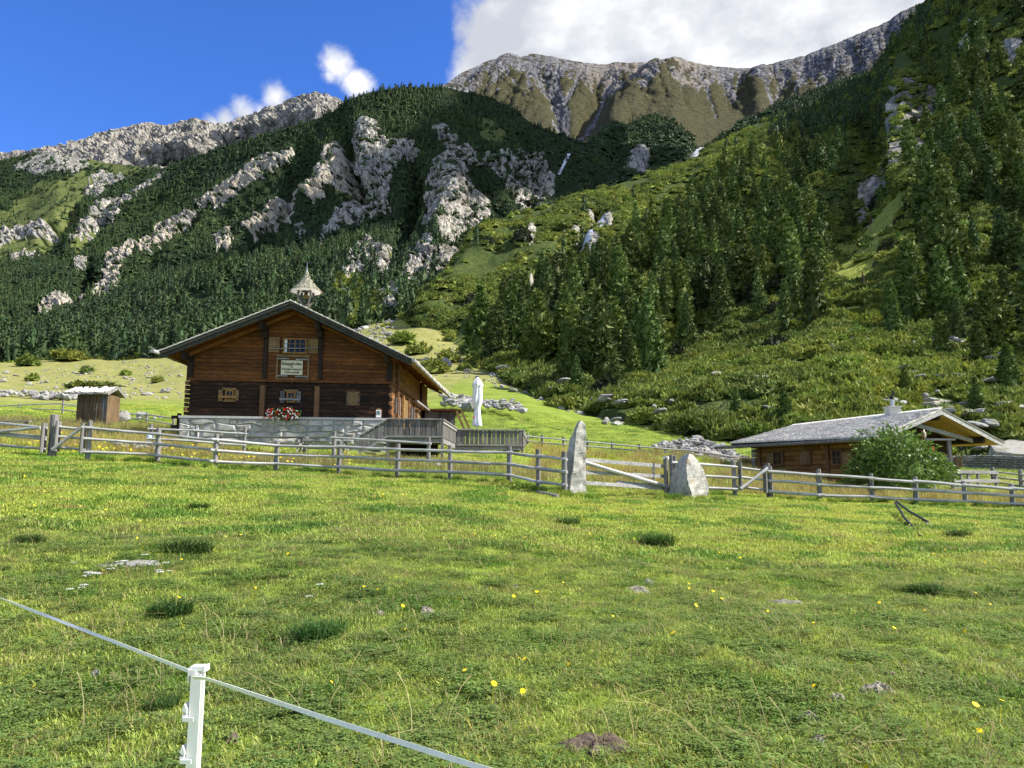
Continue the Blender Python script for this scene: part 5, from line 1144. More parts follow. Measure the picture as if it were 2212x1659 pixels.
bb = MB(); bb.box(tb.x-0.04, tb.x+0.28, tb.y-0.006, tb.y+0.006, tb.z+2.78, tb.z+2.85); bb.box(tb.x+0.1, tb.x+0.3, tb.y-0.004, tb.y+0.008, tb.z+2.85, tb.z+2.9); bb.build('weather_vane', M_IRON, turret)
bb = MB(); bb.lathe([(0.02, 1.15), (0.09, 1.12), (0.12, 0.98), (0.17, 0.86), (0.15, 0.86), (0.02, 1.1)], 12, tuple(tb)); bb.build('bell', simple_mat('bronze', (0.16, 0.1, 0.04), 0.4, 0.5, 0.2, 0.8), turret, smooth_=True)
# geraniums hanging below the middle window
a = uz(1545, 1690); c = HF.on_w(*((650+1180/2.765)/1.8227, (1550+215/2.765)/1.8227)); 
def Z3(x, y): return ((650+x/2.765)/1.8227, (1550+y/2.765)/1.8227)
c0 = HF.on_w(*Z3(1345, 235)); fb = empty('flower_box', HF.W(c0[0], -0.62, c0[1]-0.1), 0, 'window box overflowing with red and white geraniums under the middle window', 'flower box')
bb = MB(); bb.box(-0.75, 0.75, -0.12, 0.2, -0.05, 0.15); bb.build('trough', M_WPOSTB, fb)
V, Fc = [], []; rr = np.random.RandomState(4)
for k in range(150): a_ = rr.uniform(-1, 1); cc = np.array([a_*1.05, -0.1+rr.uniform(-.2, .12), 0.12+rr.uniform(-0.42, 0.42)*(1-0.5*a_*a_)]); tuft(V, Fc, cc, np.array([0, -0.6, 0.5]), 0.1, 6, rr, 0.45)
me = np_mesh('leaves', np.array(V), np.array(Fc, int), [M_FLEAF]); lf = link('leaves', me, fb); lf['kind'] = 'stuff'; fb.scale = (.82, .82, .82)
flow = {'red_blossoms': M_RED, 'white_blossoms': M_PETALW}
for nm, mt in flow.items():
    V, Fc = [], []
    for k in range(50):
        a_ = rr.uniform(-1, 1)
        if nm == 'red_blossoms' and rr.rand() < 0.4: a_ = rr.choice([-0.85, 0.35])+rr.normal()*0.12
        cc = np.array([a_*1.05, -0.32+rr.uniform(-.06, .05), 0.1+rr.uniform(-0.42, 0.42)*(1-0.4*a_*a_)])
        tuft(V, Fc, cc, np.array([0, -1.0, 0.2]), 0.055, 9, rr, 0.8)
    me = np_mesh(nm, np.array(V), np.array(Fc, int), [mt]); o = link(nm, me, fb); o['kind'] = 'stuff'
# lean-to sheds by the far end of the sunlit side
def hut_small(frame_uw, label, name, z0_, hgt, wid, dep, roofmat, wallmat):
    pass
zs = gz(*(HF.W(WD+1.5, 9, 0).xy))
shb = HF.W(WD+0.2, 9.5, zs); shed = empty('lean_to', shb, math.atan2(HF.f.y, HF.f.x), 'small plank lean-to with a tilted roof against the rear corner of the log house', 'shed')
t_z = U(930, 880, 49).z-zs; e_z = U(1000, 925, 45).z-zs
for k in range(9): bb = MB(); bb.box(0.1+k*0.22, 0.31+k*0.22, -0.02*(k % 2), 0.04, -0.3, t_z-0.1); bb.build('plank', M_GREYV, shed)
bb = MB(); bb.box(0, 2.1, 0.045, 2.5, -0.3, t_z-0.12); bb.build('shed_body', M_DARK, shed)
bb = MB(); bb.box(-0.2, 2.5, -0.5, 2.7, t_z-0.08, t_z+0.02); bb.build('shed_roof', M_WBROWN, shed)
bb = MB(); bb.beam((2.15, -0.5, t_z-0.1), (2.75, -0.5, t_z-1.5), 0.1, 0.14); bb.beam((2.45, -0.5, t_z-0.05), (3.1, -0.5, t_z-1.45), 0.1, 0.12); bb.build('shed_brace', M_SHUT, shed)
bb = MB(); bb.hexa([(-0.6, -3.6, e_z+0.55), (2.7, -3.6, e_z-0.1), (2.7, -1.0, e_z-0.1), (-0.6, -1.0, e_z+0.55), (-0.6, -3.6, e_z+0.63), (2.7, -3.6, e_z-0.02), (2.7, -1.0, e_z-0.02), (-0.6, -1.0, e_z+0.63)]); bb.build('lower_roof', M_WPOSTB, shed)
bb = MB(); bb.box(-0.5, 2.3, -3.3, -1.2, -1.0, e_z-0.12); bb.build('lower_body', M_WPOST, shed)

# ------------------------------------------------------------------ terrace in front of the right corner
DW = -4.4
tz = HF.on_w(838, 901, DW); te = HF.on_w(955, 906, DW); zR1 = (tz[1]+te[1])/2; u0d, u1d = tz[0], te[0]
w2 = HF.on_u(984, 925, u1d)[0]; u2a = u1d; z2r = HF.on_w(1056, 927, w2)[1]; u2b = HF.on_w(1128, 928, w2)[0]; w3 = HF.on_u(1136.6, 943, u2b)[0]
st = HF.on_w(775.5, 938, DW)
tg = gz(*HF.W(u1d, DW, 0).xy); print('deck', u0d, u1d, zR1, w2, z2r, u2b, w3, 'stairs', st, 'ground', tg)
tb_ = HF.W(u0d, DW, tg); terr = empty('terrace', tb_, 0, 'grey weathered wooden terrace with plank railing and steps by the log house', 'terrace')
def TT(u, w, z): return HF.W(u, w, z)-tb_
def tbox(name, u0, u1, w0, w1, z0_, z1_, mat):
    bb = MB(); bb.box(u0, u1, w0, w1, z0_, z1_, T=TT); return bb.build(name, mat, terr)
HB = 0.92; zf = zR1-HB
def rail_run(a, c, za_, zc_, n, skirt=True, slope=False):
    """a, c = (u, w); vertical boards between a sloping or level top and bottom rail"""
    (ua, wa), (uc, wc) = a, c
    for k in range(n):
        t0, t1 = (k+0.05)/n, (k+0.93)/n; t0 += rnd.uniform(0, .03)/n
        A0 = (ua+(uc-ua)*t0, wa+(wc-wa)*t0); A1 = (ua+(uc-ua)*t1, wa+(wc-wa)*t1); zt0 = za_+(zc_-za_)*t0; zt1 = za_+(zc_-za_)*t1
        nx_, ny_ = (0.0, 0.03) if abs(uc-ua) > abs(wc-wa) else (0.03, 0.0)
        bb = MB(); bb.hexa([TT(A0[0], A0[1], zt0-HB+0.02), TT(A1[0], A1[1], zt1-HB+0.02), TT(A1[0]+nx_, A1[1]+ny_, zt1-HB+0.02), TT(A0[0]+nx_, A0[1]+ny_, zt0-HB+0.02),
                 TT(A0[0], A0[1], zt0-0.07), TT(A1[0], A1[1], zt1-0.07), TT(A1[0]+nx_, A1[1]+ny_, zt1-0.07), TT(A0[0]+nx_, A0[1]+ny_, zt0-0.07)])
        bb.build('baluster', M_GREYV, terr)
    for dz, ww, hh in ((0.0, 0.16, 0.06), (-0.13, 0.05, 0.1), (-HB+0.08, 0.06, 0.09)):
        off = -0.055 if dz < 0 else 0.0
        o1, o2 = (0.0, off) if abs(uc-ua) > abs(wc-wa) else (off, 0.0)
        if dz == -0.13: o1, o2 = -o1, -o2
        bb = MB(); bb.beam(TT(ua+o1, wa+o2, za_+dz-hh/2), TT(uc+o1, wc+o2, zc_+dz-hh/2), ww, hh); bb.build('rail', M_GREYX, terr)
rail_run((u0d, DW), (u1d, DW), zR1, zR1, 10); rail_run((u1d, DW), (u1d, w2), zR1, zR1-0.0, 17)
rail_run((st[0], DW), (u0d, DW), zR1-(tz[1]-st[1]), zR1, 6)
rail_run((u2a+0.05, w2), (u2b, w2), z2r, z2r, 15); rail_run((u2b, w2), (u2b, w3), z2r, z2r, 9)
for (u, w, zt, zb_) in [(u0d, DW, zR1, tg-.3), (u1d, DW, zR1, tg-.3), (u1d, w2, zR1, tg-.3), (u2b, w2, z2r, tg-.6), (u2b, w3, z2r, tg-.6)]: tbox('post', u-0.06, u+0.06, w+0.035, w+0.15, zb_, zt-0.062, M_GREYV)
for k in range(20):
    w = DW+0.1+k*0.245; tbox('floor_board', u0d-0.1, u1d, w, w+0.235, zf-0.05, zf, M_GREYX)
zf2 = z2r-HB
for k in range(16):
    w = w2+0.1+k*0.3
    if w < w3: tbox('floor_board', u2a, u2b, w, w+0.29, zf2-0.05, zf2, M_GREYX)
tbox('beam', u0d-0.2, u1d+0.03, DW+0.05, DW+0.22, zf-0.24, zf-0.052, M_GREYX); tbox('beam', u1d-0.15, u1d, DW+0.23, w2, zf-0.24, zf-0.052, M_GREYX); tbox('beam', u2a, u2b, w2+0.05, w2+0.2, zf2-0.22, zf2-0.052, M_GREYX)
tbox('under_wall', u0d+0.2, u1d-0.4, DW+1.2, DW+1.5, tg-0.5, zf-0.26, M_DARK); tbox('under_wall', u2a, u2b-0.3, w2+0.6, w2+0.8, tg-0.8, zf2-0.23, M_DARK)
for k in range(6):
    t = k/6; u = st[0]+(u0d-st[0])*t; zz = zf-(tz[1]-st[1])*(1-t)*1.05; tbox('step', u, u+0.32, DW+0.1, DW+1.3, zz-0.05, zz, M_GREYX)
# pair of pale rocks under the terrace
# closed white parasol on the upper terrace
pu, pz = HF.on_w(1031, 925, w2+1.2); pt = HF.on_w(1031, 815, w2+1.2)[1]
par = empty('parasol', HF.W(pu, w2+1.2, zf2), 0, 'tall closed white parasol standing on the terrace beside the log house', 'parasol')
hh = pt-zf2; bb = MB(); bb.tube([(0, 0, 0), (0, 0, hh)], 0.03, 8); bb.build('pole', M_METAL, par); bb = MB(); bb.box(-.3, .3, -.3, .3, 0, 0.08); bb.build('base', M_CEMENT, par)
bb = MB(); zs_ = np.linspace(0, 1, 26); n_ = 28; prf = np.interp(zs_, [0, .04, .18, .33, .36, .5, .66, .80, .84, .96, 1], [.24, .26, .20, .15, .13, .27, .25, .24, .31, .14, .03])
base_z = hh*0.30
for q, t in enumerate(zs_):
    for k in range(n_):
        a_ = 2*math.pi*k/n_; r = prf[q]*(1+0.20*math.cos(7*a_+2.2*math.sin(3.3*t+1))*(1-abs(t-.36)*.4)+0.06*math.sin(11*a_+9*t)); bb.v.append((r*math.cos(a_)*0.98, r*math.sin(a_), base_z+t*(hh-base_z)+0.03*math.sin(5*a_)*(t < 0.05)))
for q in range(25):
    for k in range(n_): bb.f.append((q*n_+k, q*n_+(k+1) % n_, (q+1)*n_+(k+1) % n_, (q+1)*n_+k)); bb.mi.append(0)
bb.build('canopy', M_WHITE, par, smooth_=True); bb = MB(); bb.tube([(0, 0, base_z+.34*(hh-base_z)), (0, 0, base_z+.365*(hh-base_z))], 0.165, 16); bb.build('strap', M_CURT, par)
bb = MB(); bb.box(-0.24, -0.12, -0.23, -0.215, base_z+.15*(hh-base_z), base_z+.19*(hh-base_z)); bb.build('logo_patch', simple_mat('pale_red_print', (0.75, 0.25, 0.28), .8, .1), par)

# ------------------------------------------------------------------ the shingled hut on the right
KO = Vector((17.54, 37.0)); kl = Vector((-0.55, 0.835)).normalized(); kg = Vector((0.9, 0.43)).normalized()
# frame: u runs back-left along the long side, w across the gable
RF = Frame((KO.x, KO.y), (kl.x, kl.y), (kg.x, kg.y))
hz0 = gz(17.0, 39.5)-0.15; RF.base = RF.W(2, 2, hz0)
hut = empty('shingled_hut', RF.base, 0, 'low honey-brown log hut with a silver shingle roof and porch on the right', 'hut')
LU = 8.85; GW = 9.6
ze = U(1894, 943, 37.0).z; zel = U(1582, 957, RF.W(LU, 0, 0).y).z; rp = RF.W(0, GW/2, 0); zr1 = U(2042, 884, rp.y).z; zer = U(2164, 955, RF.W(0, GW, 0).y).z
rl = RF.W(LU, GW/2, 0); zr2 = U(1700, 920, rl.y).z
print('hut', ze, zel, zr1, zr2, zer, 'ground', hz0)
def eaveL(u): return ze+(zel-ze)*u/LU
def ridge(u): return zr1+(zr2-zr1)*u/LU
def rz(u, w):   # top of roof
    if w <= GW/2: return eaveL(u)+(ridge(u)-eaveL(u))*w/(GW/2)
    return ridge(u)+(zer+(zel-ze)*u/LU-ridge(u))*(w-GW/2)/(GW/2)
IN_W = 1.0; IN_U = 1.7; BK = 0.7; W2_ = GW-1.6
# wall core
b = MB(); zc0 = hz0-0.5
def rpoly(u): return [(IN_W+.1, zc0), (W2_-.1, zc0), (W2_-.1, rz(u, W2_)-0.3), (GW/2, rz(u, GW/2)-0.3), (IN_W+.1, rz(u, IN_W)-0.3)]
p0 = [RF.T(IN_U+.1, w, z) for w, z in rpoly(IN_U)]; p1 = [RF.T(LU-BK-.1, w, z) for w, z in rpoly(LU)]; n_ = 5
b.add(p0+p1, [tuple(range(5)), tuple(reversed(range(5, 10)))]+[(i, i+5, (i+1) % 5+5, (i+1) % 5) for i in range(5)]); b.build('wall_core', M_DARK, hut)
# long wall logs
zlo = hz0+0.15; nlog = 9
zt_ = rz(3, IN_W)-0.28; hl = (zt_-zlo)/nlog
for k in range(nlog):
    cuts = [IN_U, IN_U+r2.uniform(1.2, 2.4), IN_U+r2.uniform(3.0, 4.4), LU-BK]
    for a, c in zip(cuts[:-1], cuts[1:]):
        bb = MB(); bb.box(a+.006, c-.006, IN_W-0.03-r2.uniform(0, .05), IN_W+.1, zlo+k*hl+.012, zlo+(k+1)*hl-.012, T=RF.T); bb.build('wall_log', M_HONEY, hut)
# gable wall logs; black log colour on the upper ones paints in porch shade
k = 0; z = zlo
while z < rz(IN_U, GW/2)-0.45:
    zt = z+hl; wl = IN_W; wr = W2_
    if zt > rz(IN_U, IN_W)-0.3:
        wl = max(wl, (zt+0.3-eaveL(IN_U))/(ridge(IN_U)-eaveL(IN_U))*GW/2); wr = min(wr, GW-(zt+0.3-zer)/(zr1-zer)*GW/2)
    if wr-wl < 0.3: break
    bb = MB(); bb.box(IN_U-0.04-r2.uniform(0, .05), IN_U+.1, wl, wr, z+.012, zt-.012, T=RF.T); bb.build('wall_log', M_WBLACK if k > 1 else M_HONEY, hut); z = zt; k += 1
for k in range(nlog): bb = MB(); bb.box(IN_U-0.25, IN_U-0.1, IN_W-0.1, IN_W+.14, zlo+k*hl+.02, zlo+(k+1)*hl-.02, T=RF.T); bb.build('log_end', M_WPOSTB, hut); bb = MB(); bb.box(LU-BK-.06, LU-BK+.2, IN_W-0.1, IN_W+.14, zlo+k*hl+.02, zlo+(k+1)*hl-.02, T=RF.T); bb.build('log_end', M_GREYX, hut)
um_ = RF.on_w(*Z6(1570, 1000), IN_W)[0]
for u in (um_, LU-BK-0.35): bb = MB(); bb.box(u-.09, u+.09, IN_W-.17, IN_W-.09, zlo-.1, zt_, T=RF.T); bb.build('wall_post', M_WPOSTB, hut)
bb = MB(); bb.box(IN_U-.1, LU-BK, IN_W-.2, IN_W+.1, zc0, zlo-.01, T=RF.T); bb.box(IN_U-.2, IN_U+.1, IN_W, W2_, zc0, zlo-.01, T=RF.T); bb.build('foundation', stone_mat('hut_foundation', (.12, .11, .1), (.25, .24, .22), (.4, .38, .35)), hut)
def hwin(xa, ya, xb, yb, xs0=None, xs1=None, closed=False):
    a = RF.on_w(*Z6(xa, yb), IN_W-.08); c = RF.on_w(*Z6(xb, ya), IN_W-.08); u0, u1 = sorted((a[0], c[0])); z0_, z1_ = sorted((a[1], c[1]))
    if closed: window(RF, hut, u0, u1, z0_, z1_, 1, 1, w=IN_W-.1, fr=.08, mat=M_WPOSTB); shutter(RF, hut, u0+.06, u1-.06, z0_+.06, z1_-.06, w=IN_W-.175, n=3)
    else: window(RF, hut, u0, u1, z0_, z1_, 2, 2, w=IN_W-.1, fr=.08, mat=M_WPOSTB)
    if xs0 is not None:
        a = RF.on_w(*Z6(xs0, yb-20), IN_W-.1); c = RF.on_w(*Z6(xs1, ya+30), IN_W-.1); u0, u1 = sorted((a[0], c[0])); z0_, z1_ = sorted((a[1], c[1])); shutter(RF, hut, u0, u1, z0_, z1_, w=IN_W-.13, n=3)
hwin(838, 925, 965, 1135, 748, 834); hwin(1195, 915, 1335, 1128, closed=True); hwin(1620, 910, 1755, 1130, 1760, 1885)
# roof slabs
def slab(name, w0, w1, dz0, dz1, mat, u0=0.0, u1=None, parent=None):
    u1 = LU if u1 is None else u1; b = MB()
    b.hexa([RF.T(u0, w0, rz(u0, w0)+dz0), RF.T(u1, w0, rz(u1, w0)+dz0), RF.T(u1, w1, rz(u1, w1)+dz0), RF.T(u0, w1, rz(u0, w1)+dz0),
            RF.T(u0, w0, rz(u0, w0)+dz1), RF.T(u1, w0, rz(u1, w0)+dz1), RF.T(u1, w1, rz(u1, w1)+dz1), RF.T(u0, w1, rz(u0, w1)+dz1)]); return b.build(name, mat, parent or hut)
rfF = slab('roof', 0.0, GW/2, -0.16, -0.05, M_WPOST); rfB = slab('roof', GW/2+0.001, GW, -0.16, -0.05, M_SOFFIT)
def rzl(u, w): return rz(u, w)
# verge boards, front gable: pale silver
for w0, w1, rf in ((0.0, GW/2, rfF), (GW/2, GW, rfB)):
    bb = MB(); c = [(w0, rz(0, w0)), (w1, rz(0, w1))]
    bb.hexa([RF.T(-0.06, w0, c[0][1]-.27), RF.T(-0.01, w0, c[0][1]-.27), RF.T(-0.01, w1, c[1][1]-.27), RF.T(-0.06, w1, c[1][1]-.27), RF.T(-0.06, w0, c[0][1]-.015), RF.T(-0.01, w0, c[0][1]-.015), RF.T(-0.01, w1, c[1][1]-.015), RF.T(-0.06, w1, c[1][1]-.015)])
    bb.build('barge_board', M_RAIL, rf)
bb = MB(); bb.hexa([RF.T(LU, 0, rz(LU, 0)-.25), RF.T(LU+.05, 0, rz(LU, 0)-.25), RF.T(LU+.05, GW/2, rz(LU, GW/2)-.25), RF.T(LU, GW/2, rz(LU, GW/2)-.25), RF.T(LU, 0, rz(LU, 0)-.02), RF.T(LU+.05, 0, rz(LU, 0)-.02), RF.T(LU+.05, GW/2, rz(LU, GW/2)-.02), RF.T(LU, GW/2, rz(LU, GW/2)-.02)]); bb.build('barge_board', M_WPOST, rfF)
for k in range(16):  # soffit boards under the far porch slope
    u0 = 0.02+k*0.105; bb = MB(); w0, w1 = GW/2+.15, GW-.1
    bb.hexa([RF.T(u0, w0, rz(u0, w0)-.185), RF.T(u0+.1, w0, rz(u0, w0)-.185), RF.T(u0+.1, w1, rz(u0, w1)-.185), RF.T(u0, w1, rz(u0, w1)-.185), RF.T(u0, w0, rz(u0, w0)-.163), RF.T(u0+.1, w0, rz(u0, w0)-.163), RF.T(u0+.1, w1, rz(u0, w1)-.163), RF.T(u0, w1, rz(u0, w1)-.163)]); bb.build('soffit_board', M_SOFFIT, rfB)
for w, rr0, dz, mt in ((GW/2, 0.17, -0.38, M_WPOST), (GW-1.35, 0.17, -0.36, M_WPOST), (IN_W+0.05, 0.12, -0.33, M_WPOST)):
    bb = MB(); bb.tube([RF.T(0.12, w, rz(0, w)+dz), RF.T(2.2, w, rz(0, w)+dz)], rr0, 8); bb.build('purlin', mt, hut)
bb = MB(); bb.beam(RF.T(0.6, GW/2-1.4, rz(0, GW/2)-0.75), RF.T(0.6, GW-1.5, rz(0, GW-1.5)-.42), 0.09, 0.2); bb.build('tie_rafter', M_GREYX, hut)
# shingles of the visible slope: rows of single shingles
sh_rows = 27; me_cache = []
r5 = random.Random(21); rest = MB(); cnt = 0
nearest = []
for r_ in range(sh_rows):
    t0 = r_/sh_rows; t1 = min(1.0, (r_+1.5)/sh_rows); u = -0.09
    while u < LU+0.06:
        ww = r5.uniform(0.10, 0.2); nearest.append((u, ww, t0, t1, r_)); u += ww
def shing(b, u, ww, t0, t1, lift, back_=False):
    w0, w1 = (t0*GW/2, t1*GW/2) if not back_ else (GW-t0*GW/2, GW-t1*GW/2)
    if t0 == 0: w0 += -0.09 if not back_ else 0.09
    a0, a1 = u+.004, u+ww-.004
    def zt(uu, w): return rz(uu, min(max(w, 0), GW))
    b.hexa([RF.T(a0, w0, zt(a0, w0)-.03), RF.T(a1, w0, zt(a1, w0)-.03), RF.T(a1, w1, zt(a1, w1)-.04), RF.T(a0, w1, zt(a0, w1)-.04),
            RF.T(a0, w0, zt(a0, w0)+lift), RF.T(a1, w0, zt(a1, w0)+lift+r5.uniform(-.008, .008)), RF.T(a1, w1, zt(a1, w1)+.002), RF.T(a0, w1, zt(a0, w1)+.002)])
for q in sorted(nearest, key=lambda s_: s_[0]*1.0+s_[4]*0.06):
    u, ww, t0, t1, r_ = q; lift = 0.055+r5.uniform(0, .02)
    if cnt < 290: bb = MB(); shing(bb, u, ww, t0, t1, lift); bb.build('shingle', M_SHING, rfF)
    else: shing(rest, u, ww, t0, t1, lift)
    cnt += 1
so = rest.build('shingles', M_SHING, rfF); so['kind'] = 'stuff'
bk = MB()
for (u, ww, t0, t1, r_) in nearest: shing(bk, u, ww, t0, t1, .04, True)
so = bk.build('shingles', M_SHINGT, rfB); so['kind'] = 'stuff'
bb = MB(); bb.hexa([RF.T(-.1, GW/2-.22, zr1-.03), RF.T(LU, GW/2-.22, zr2-.03), RF.T(LU, GW/2+.02, zr2+.06), RF.T(-.1, GW/2+.02, zr1+.06), RF.T(-.1, GW/2-.22, zr1+.02), RF.T(LU, GW/2-.22, zr2+.02), RF.T(LU, GW/2+.02, zr2+.11), RF.T(-.1, GW/2+.02, zr1+.11)]); bb.build('ridge_board', M_SHING, rfF)
gt = MB(); us = np.linspace(0.25, LU+1.1, 22); gt.tube([RF.T(u, -0.16, eaveL(u)-.13-.012*u) for u in us], [0.085+.012*(k % 2) for k in range(22)], 8); go_ = gt.build('gutter', M_GREYV, rfF)
for k in range(11): u = .5+k*.85; bb = MB(); bb.tube([RF.T(u, -.16, eaveL(u)-.13-.012*u), RF.T(u+.05, -.16, eaveL(u)-.13-.012*u)], .105, 8); bb.build('gutter_band', M_POST, go_)
# chimney
q_ = RF.on_w(1931, 885, GW/2); cb = RF.T(q_[0], GW/2-.1, 0); cbx, cby = cb.x, cb.y; zc = ridge(q_[0])-RF.base.z
bb = MB(); bb.box(cbx-.3, cbx+.3, cby-.3, cby+.3, zc-.6, zc+.36); bb.box(cbx-.37, cbx+.37, cby-.37, cby+.37, zc+.36, zc+.42); ch = bb.build('chimney', M_CEMENT, hut)
bb = MB(); bb.tube([(cbx, cby, zc+.42), (cbx, cby, zc+.82)], .11, 12); bb.build('flue', M_METAL, ch)
bb = MB(); bb.tube([(cbx, cby, zc+.8), (cbx+.02, cby, zc+.95)], [.12, .1], 10); bb.beam((cbx-.28, cby, zc+.86), (cbx+.14, cby, zc+1.12), .26, .03); bb.beam((cbx+.1, cby, zc+1.0), (cbx+.08, cby, zc+1.3), .1, .1); bb.build('cowl', M_IRON, ch)
# porch: deck, railing, post, door side window, trophy skull
pz0 = U(2060, 1062, 36.5).z
pfu, pfw = RF.on_w(2060, 1050, 2.6)[0], 0
def PW(vx, vy, Y):  # world -> local
    return U(vx, vy, Y)-RF.base
porch_y = 36.6
P0 = U(2061, 1062, 36.6); P1 = U(2160, 1064, 38.2); dv = (P1-P0); dv.z = 0; dl = dv.length; dv.normalize(); pz = (P0.z+P1.z)/2
porch = empty('porch_railing', Vector((P0.x, P0.y, hz0)), math.atan2(dv.y, dv.x), 'grey plank porch railing with a wooden floor in front of the shingled hut', 'railing')
zr0 = U(2061, 1015, 36.6).z-hz0; pz_ = pz-hz0
for k, dz in enumerate((0.0, -0.42, -0.80)): bb = MB(); bb.box(0.0, dl, -0.03, 0.02, zr0-0.16+dz, zr0+dz); bb.build('rail', M_GREYX, porch)
for x in (0.0, dl*0.35, dl*.97): bb = MB(); bb.box(x-.05, x+.08, 0.022, 0.12, -0.3, zr0-.01); bb.build('post', M_POST, porch)
for k in range(8): bb = MB(); bb.box(-.3, dl, 0.13+k*.25, .36+k*.25, pz_-.16, pz_-.1); bb.build('floor_board', M_GREYX, porch)
bb = MB(); bb.box(-.3, dl+.05, -.02, .12, pz_-.36, pz_-.17); bb.build('beam', M_GREYX, porch)
for k, y in enumerate((1.0, 1.9)): bb = MB(); bb.box(dl-.02, dl+.08, y, y+.1, -.3, zr0-.05); bb.build('post', M_POST, porch)
bb = MB(); bb.box(dl-.02, dl+.03, .13, 2.2, zr0-.16, zr0-.02); bb.box(dl-.02, dl+.03, .13, 2.2, zr0-.56, zr0-.42); bb.build('rail', M_GREYX, porch)
pp = U(*Z7(1200, 1040), 36.55); pt_ = U(*Z7(1195, 705), 36.55); bb = MB(); a_ = pp-RF.base; c_ = pt_-RF.base
bb.box(a_.x-.07, a_.x+.07, a_.y, a_.y+.14, hz0-RF.base.z, c_.z); bb.build('porch_post', M_POST, hut)
pl_ = U(*Z7(975, 700), 36.5)-RF.base; bb = MB(); bb.box(pl_.x-.3, a_.x+.28, a_.y-.02, a_.y+.16, c_.z, c_.z+.09); bb.build('porch_beam', M_GREYX, hut)
gw0 = RF.on_u(*Z7(1110, 1040), IN_U-.1); gw1 = RF.on_u(*Z7(1185, 870), IN_U-.1)
window(RF, hut, gw0[0], gw1[0], gw0[1], gw1[1], 2, 3, w=-.0, fr=.07, planes=IN_U-.1+0.0) if False else None
bb = MB(); bb.box(IN_U-.16, IN_U-.1, gw0[0], gw1[0], gw0[1], gw1[1], T=RF.T); wo_ = bb.build('window', M_FRAME, hut); bb = MB(); bb.box(IN_U-.175, IN_U-.162, gw0[0]+.1, gw1[0]-.1, gw0[1]+.1, gw1[1]-.1, T=RF.T); bb.build('pane', M_GLASS, wo_)
g0 = RF.on_u(*Z7(1235, 1030), IN_U-.1); g1 = RF.on_u(*Z7(1305, 910), IN_U-.1); bb = MB(); bb.box(IN_U-.17, IN_U-.1, g0[0], g1[0], g0[1], g1[1], T=RF.T); bb.build('shutter', M_SHUT, hut)
sk = U(*Z7(850, 640), 37.9); skul = empty('deer_skull', sk, math.radians(60), 'bleached animal skull with horns on a brown shield under the hut gable', 'skull')
bb = MB(); n_ = 12; bb.add([(0.24*math.cos(2*math.pi*k/n_), 0.04, -0.1+0.3*math.sin(2*math.pi*k/n_)) for k in range(n_)]+[(0.24*math.cos(2*math.pi*k/n_), 0.0, -0.1+0.3*math.sin(2*math.pi*k/n_)) for k in range(n_)], [tuple(range(n_))[::-1], tuple(range(n_, 2*n_))]+[(k, (k+1) % n_, (k+1) % n_+n_, k+n_) for k in range(n_)]); bb.build('shield', M_WBROWN, skul)
bb = MB(); bb.tube([(0, -.04, .16), (0, -.08, .08), (0, -.1, -.06), (0, -.08, -.2)], [.06, .09, .065, .03], 8); bb.build('skull', M_SIGN, skul, smooth_=True)
for s_ in (-1, 1): bb = MB(); bb.tube([(s_*.05, -.05, .14), (s_*.18, -.08, .22), (s_*.32, -.08, .16), (s_*.36, -.08, .02)], [.035, .03, .022, .008], 6); bb.build('horn', M_SIGN, skul)
# little red parasol, closed, on the porch
rp_ = U(*Z7(958, 790), 36.4); rb = U(*Z7(975, 935), 36.4); pr = empty('parasol', Vector((rp_.x, rp_.y, gz(rp_.x, rp_.y))), 0, 'closed red parasol with a white tip rising behind the elder bush', 'parasol'); zt = rp_.z-pr.location.z; zb_ = rb.z-pr.location.z
bb = MB(); bb.tube([(0, 0, 0), (0, 0, zt)], .025, 6); bb.build('pole', M_METAL, pr); bb = MB(); bb.lathe([(.13, zb_+.25), (.11, zb_+.6), (.03, zt-.04), (.02, zt)], 10); bb.build('canopy', M_REDCL, pr); bb = MB(); bb.lathe([(.17, zb_), (.14, zb_+.245)], 10); bb.lathe([(.028, zt-.03), (.015, zt+.04)], 8); bb.build('white_edge', M_WHITE, pr)

M_OUTB = wood_mat('outhouse_boards', (0.045, 0.028, 0.016), (0.19, 0.125, 0.07), 'z', objvar=0.25)
# ------------------------------------------------------------------ outhouse on the left
sb_ = ray_ground(180, 898, 25, 80); D_ = 47.0
s0 = U(164, 905, D_); s1 = U(232, 905, D_-0.6); zs = gz(s0.x+.9, D_+.5)
def Z8(x, y): return ((x/2.765)/1.8227, (1450+y/2.765)/1.8227)
out = empty('outhouse', Vector((s0.x, D_, zs)), 0, 'tiny brown plank outhouse with a stone-covered roof left of the log house', 'shed')
ohw = (U(*Z8(1100, 480), D_).x-U(*Z8(840, 480), D_).x); top_l = U(*Z8(845, 285), D_).z-zs; wr = U(*Z8(1180, 300), D_).x-s0.x
for k in range(11): t = k/11; bb = MB(); bb.box(ohw*t+.005, ohw*(t+1/11)-.005, -.03-.012*(k % 3), 0, -.3, top_l); bb.build('plank', M_OUTB, out)
bb = MB(); bb.box(.02, wr-.02, .0, 1.5, -.3, top_l); bb.build('shed_body', M_OUTB, out)
for k in range(4): bb = MB(); x = ohw+(wr-ohw)*k/4; bb.box(x+.005, x+(wr-ohw)/4-.006, -.02-.01*(k % 2), 0.0, -.3, top_l-.02); bb.build('plank', M_GREYV, out)
d0 = U(*Z8(1060, 580), D_-1.2); d1 = U(*Z8(1165, 400), D_-1.2)
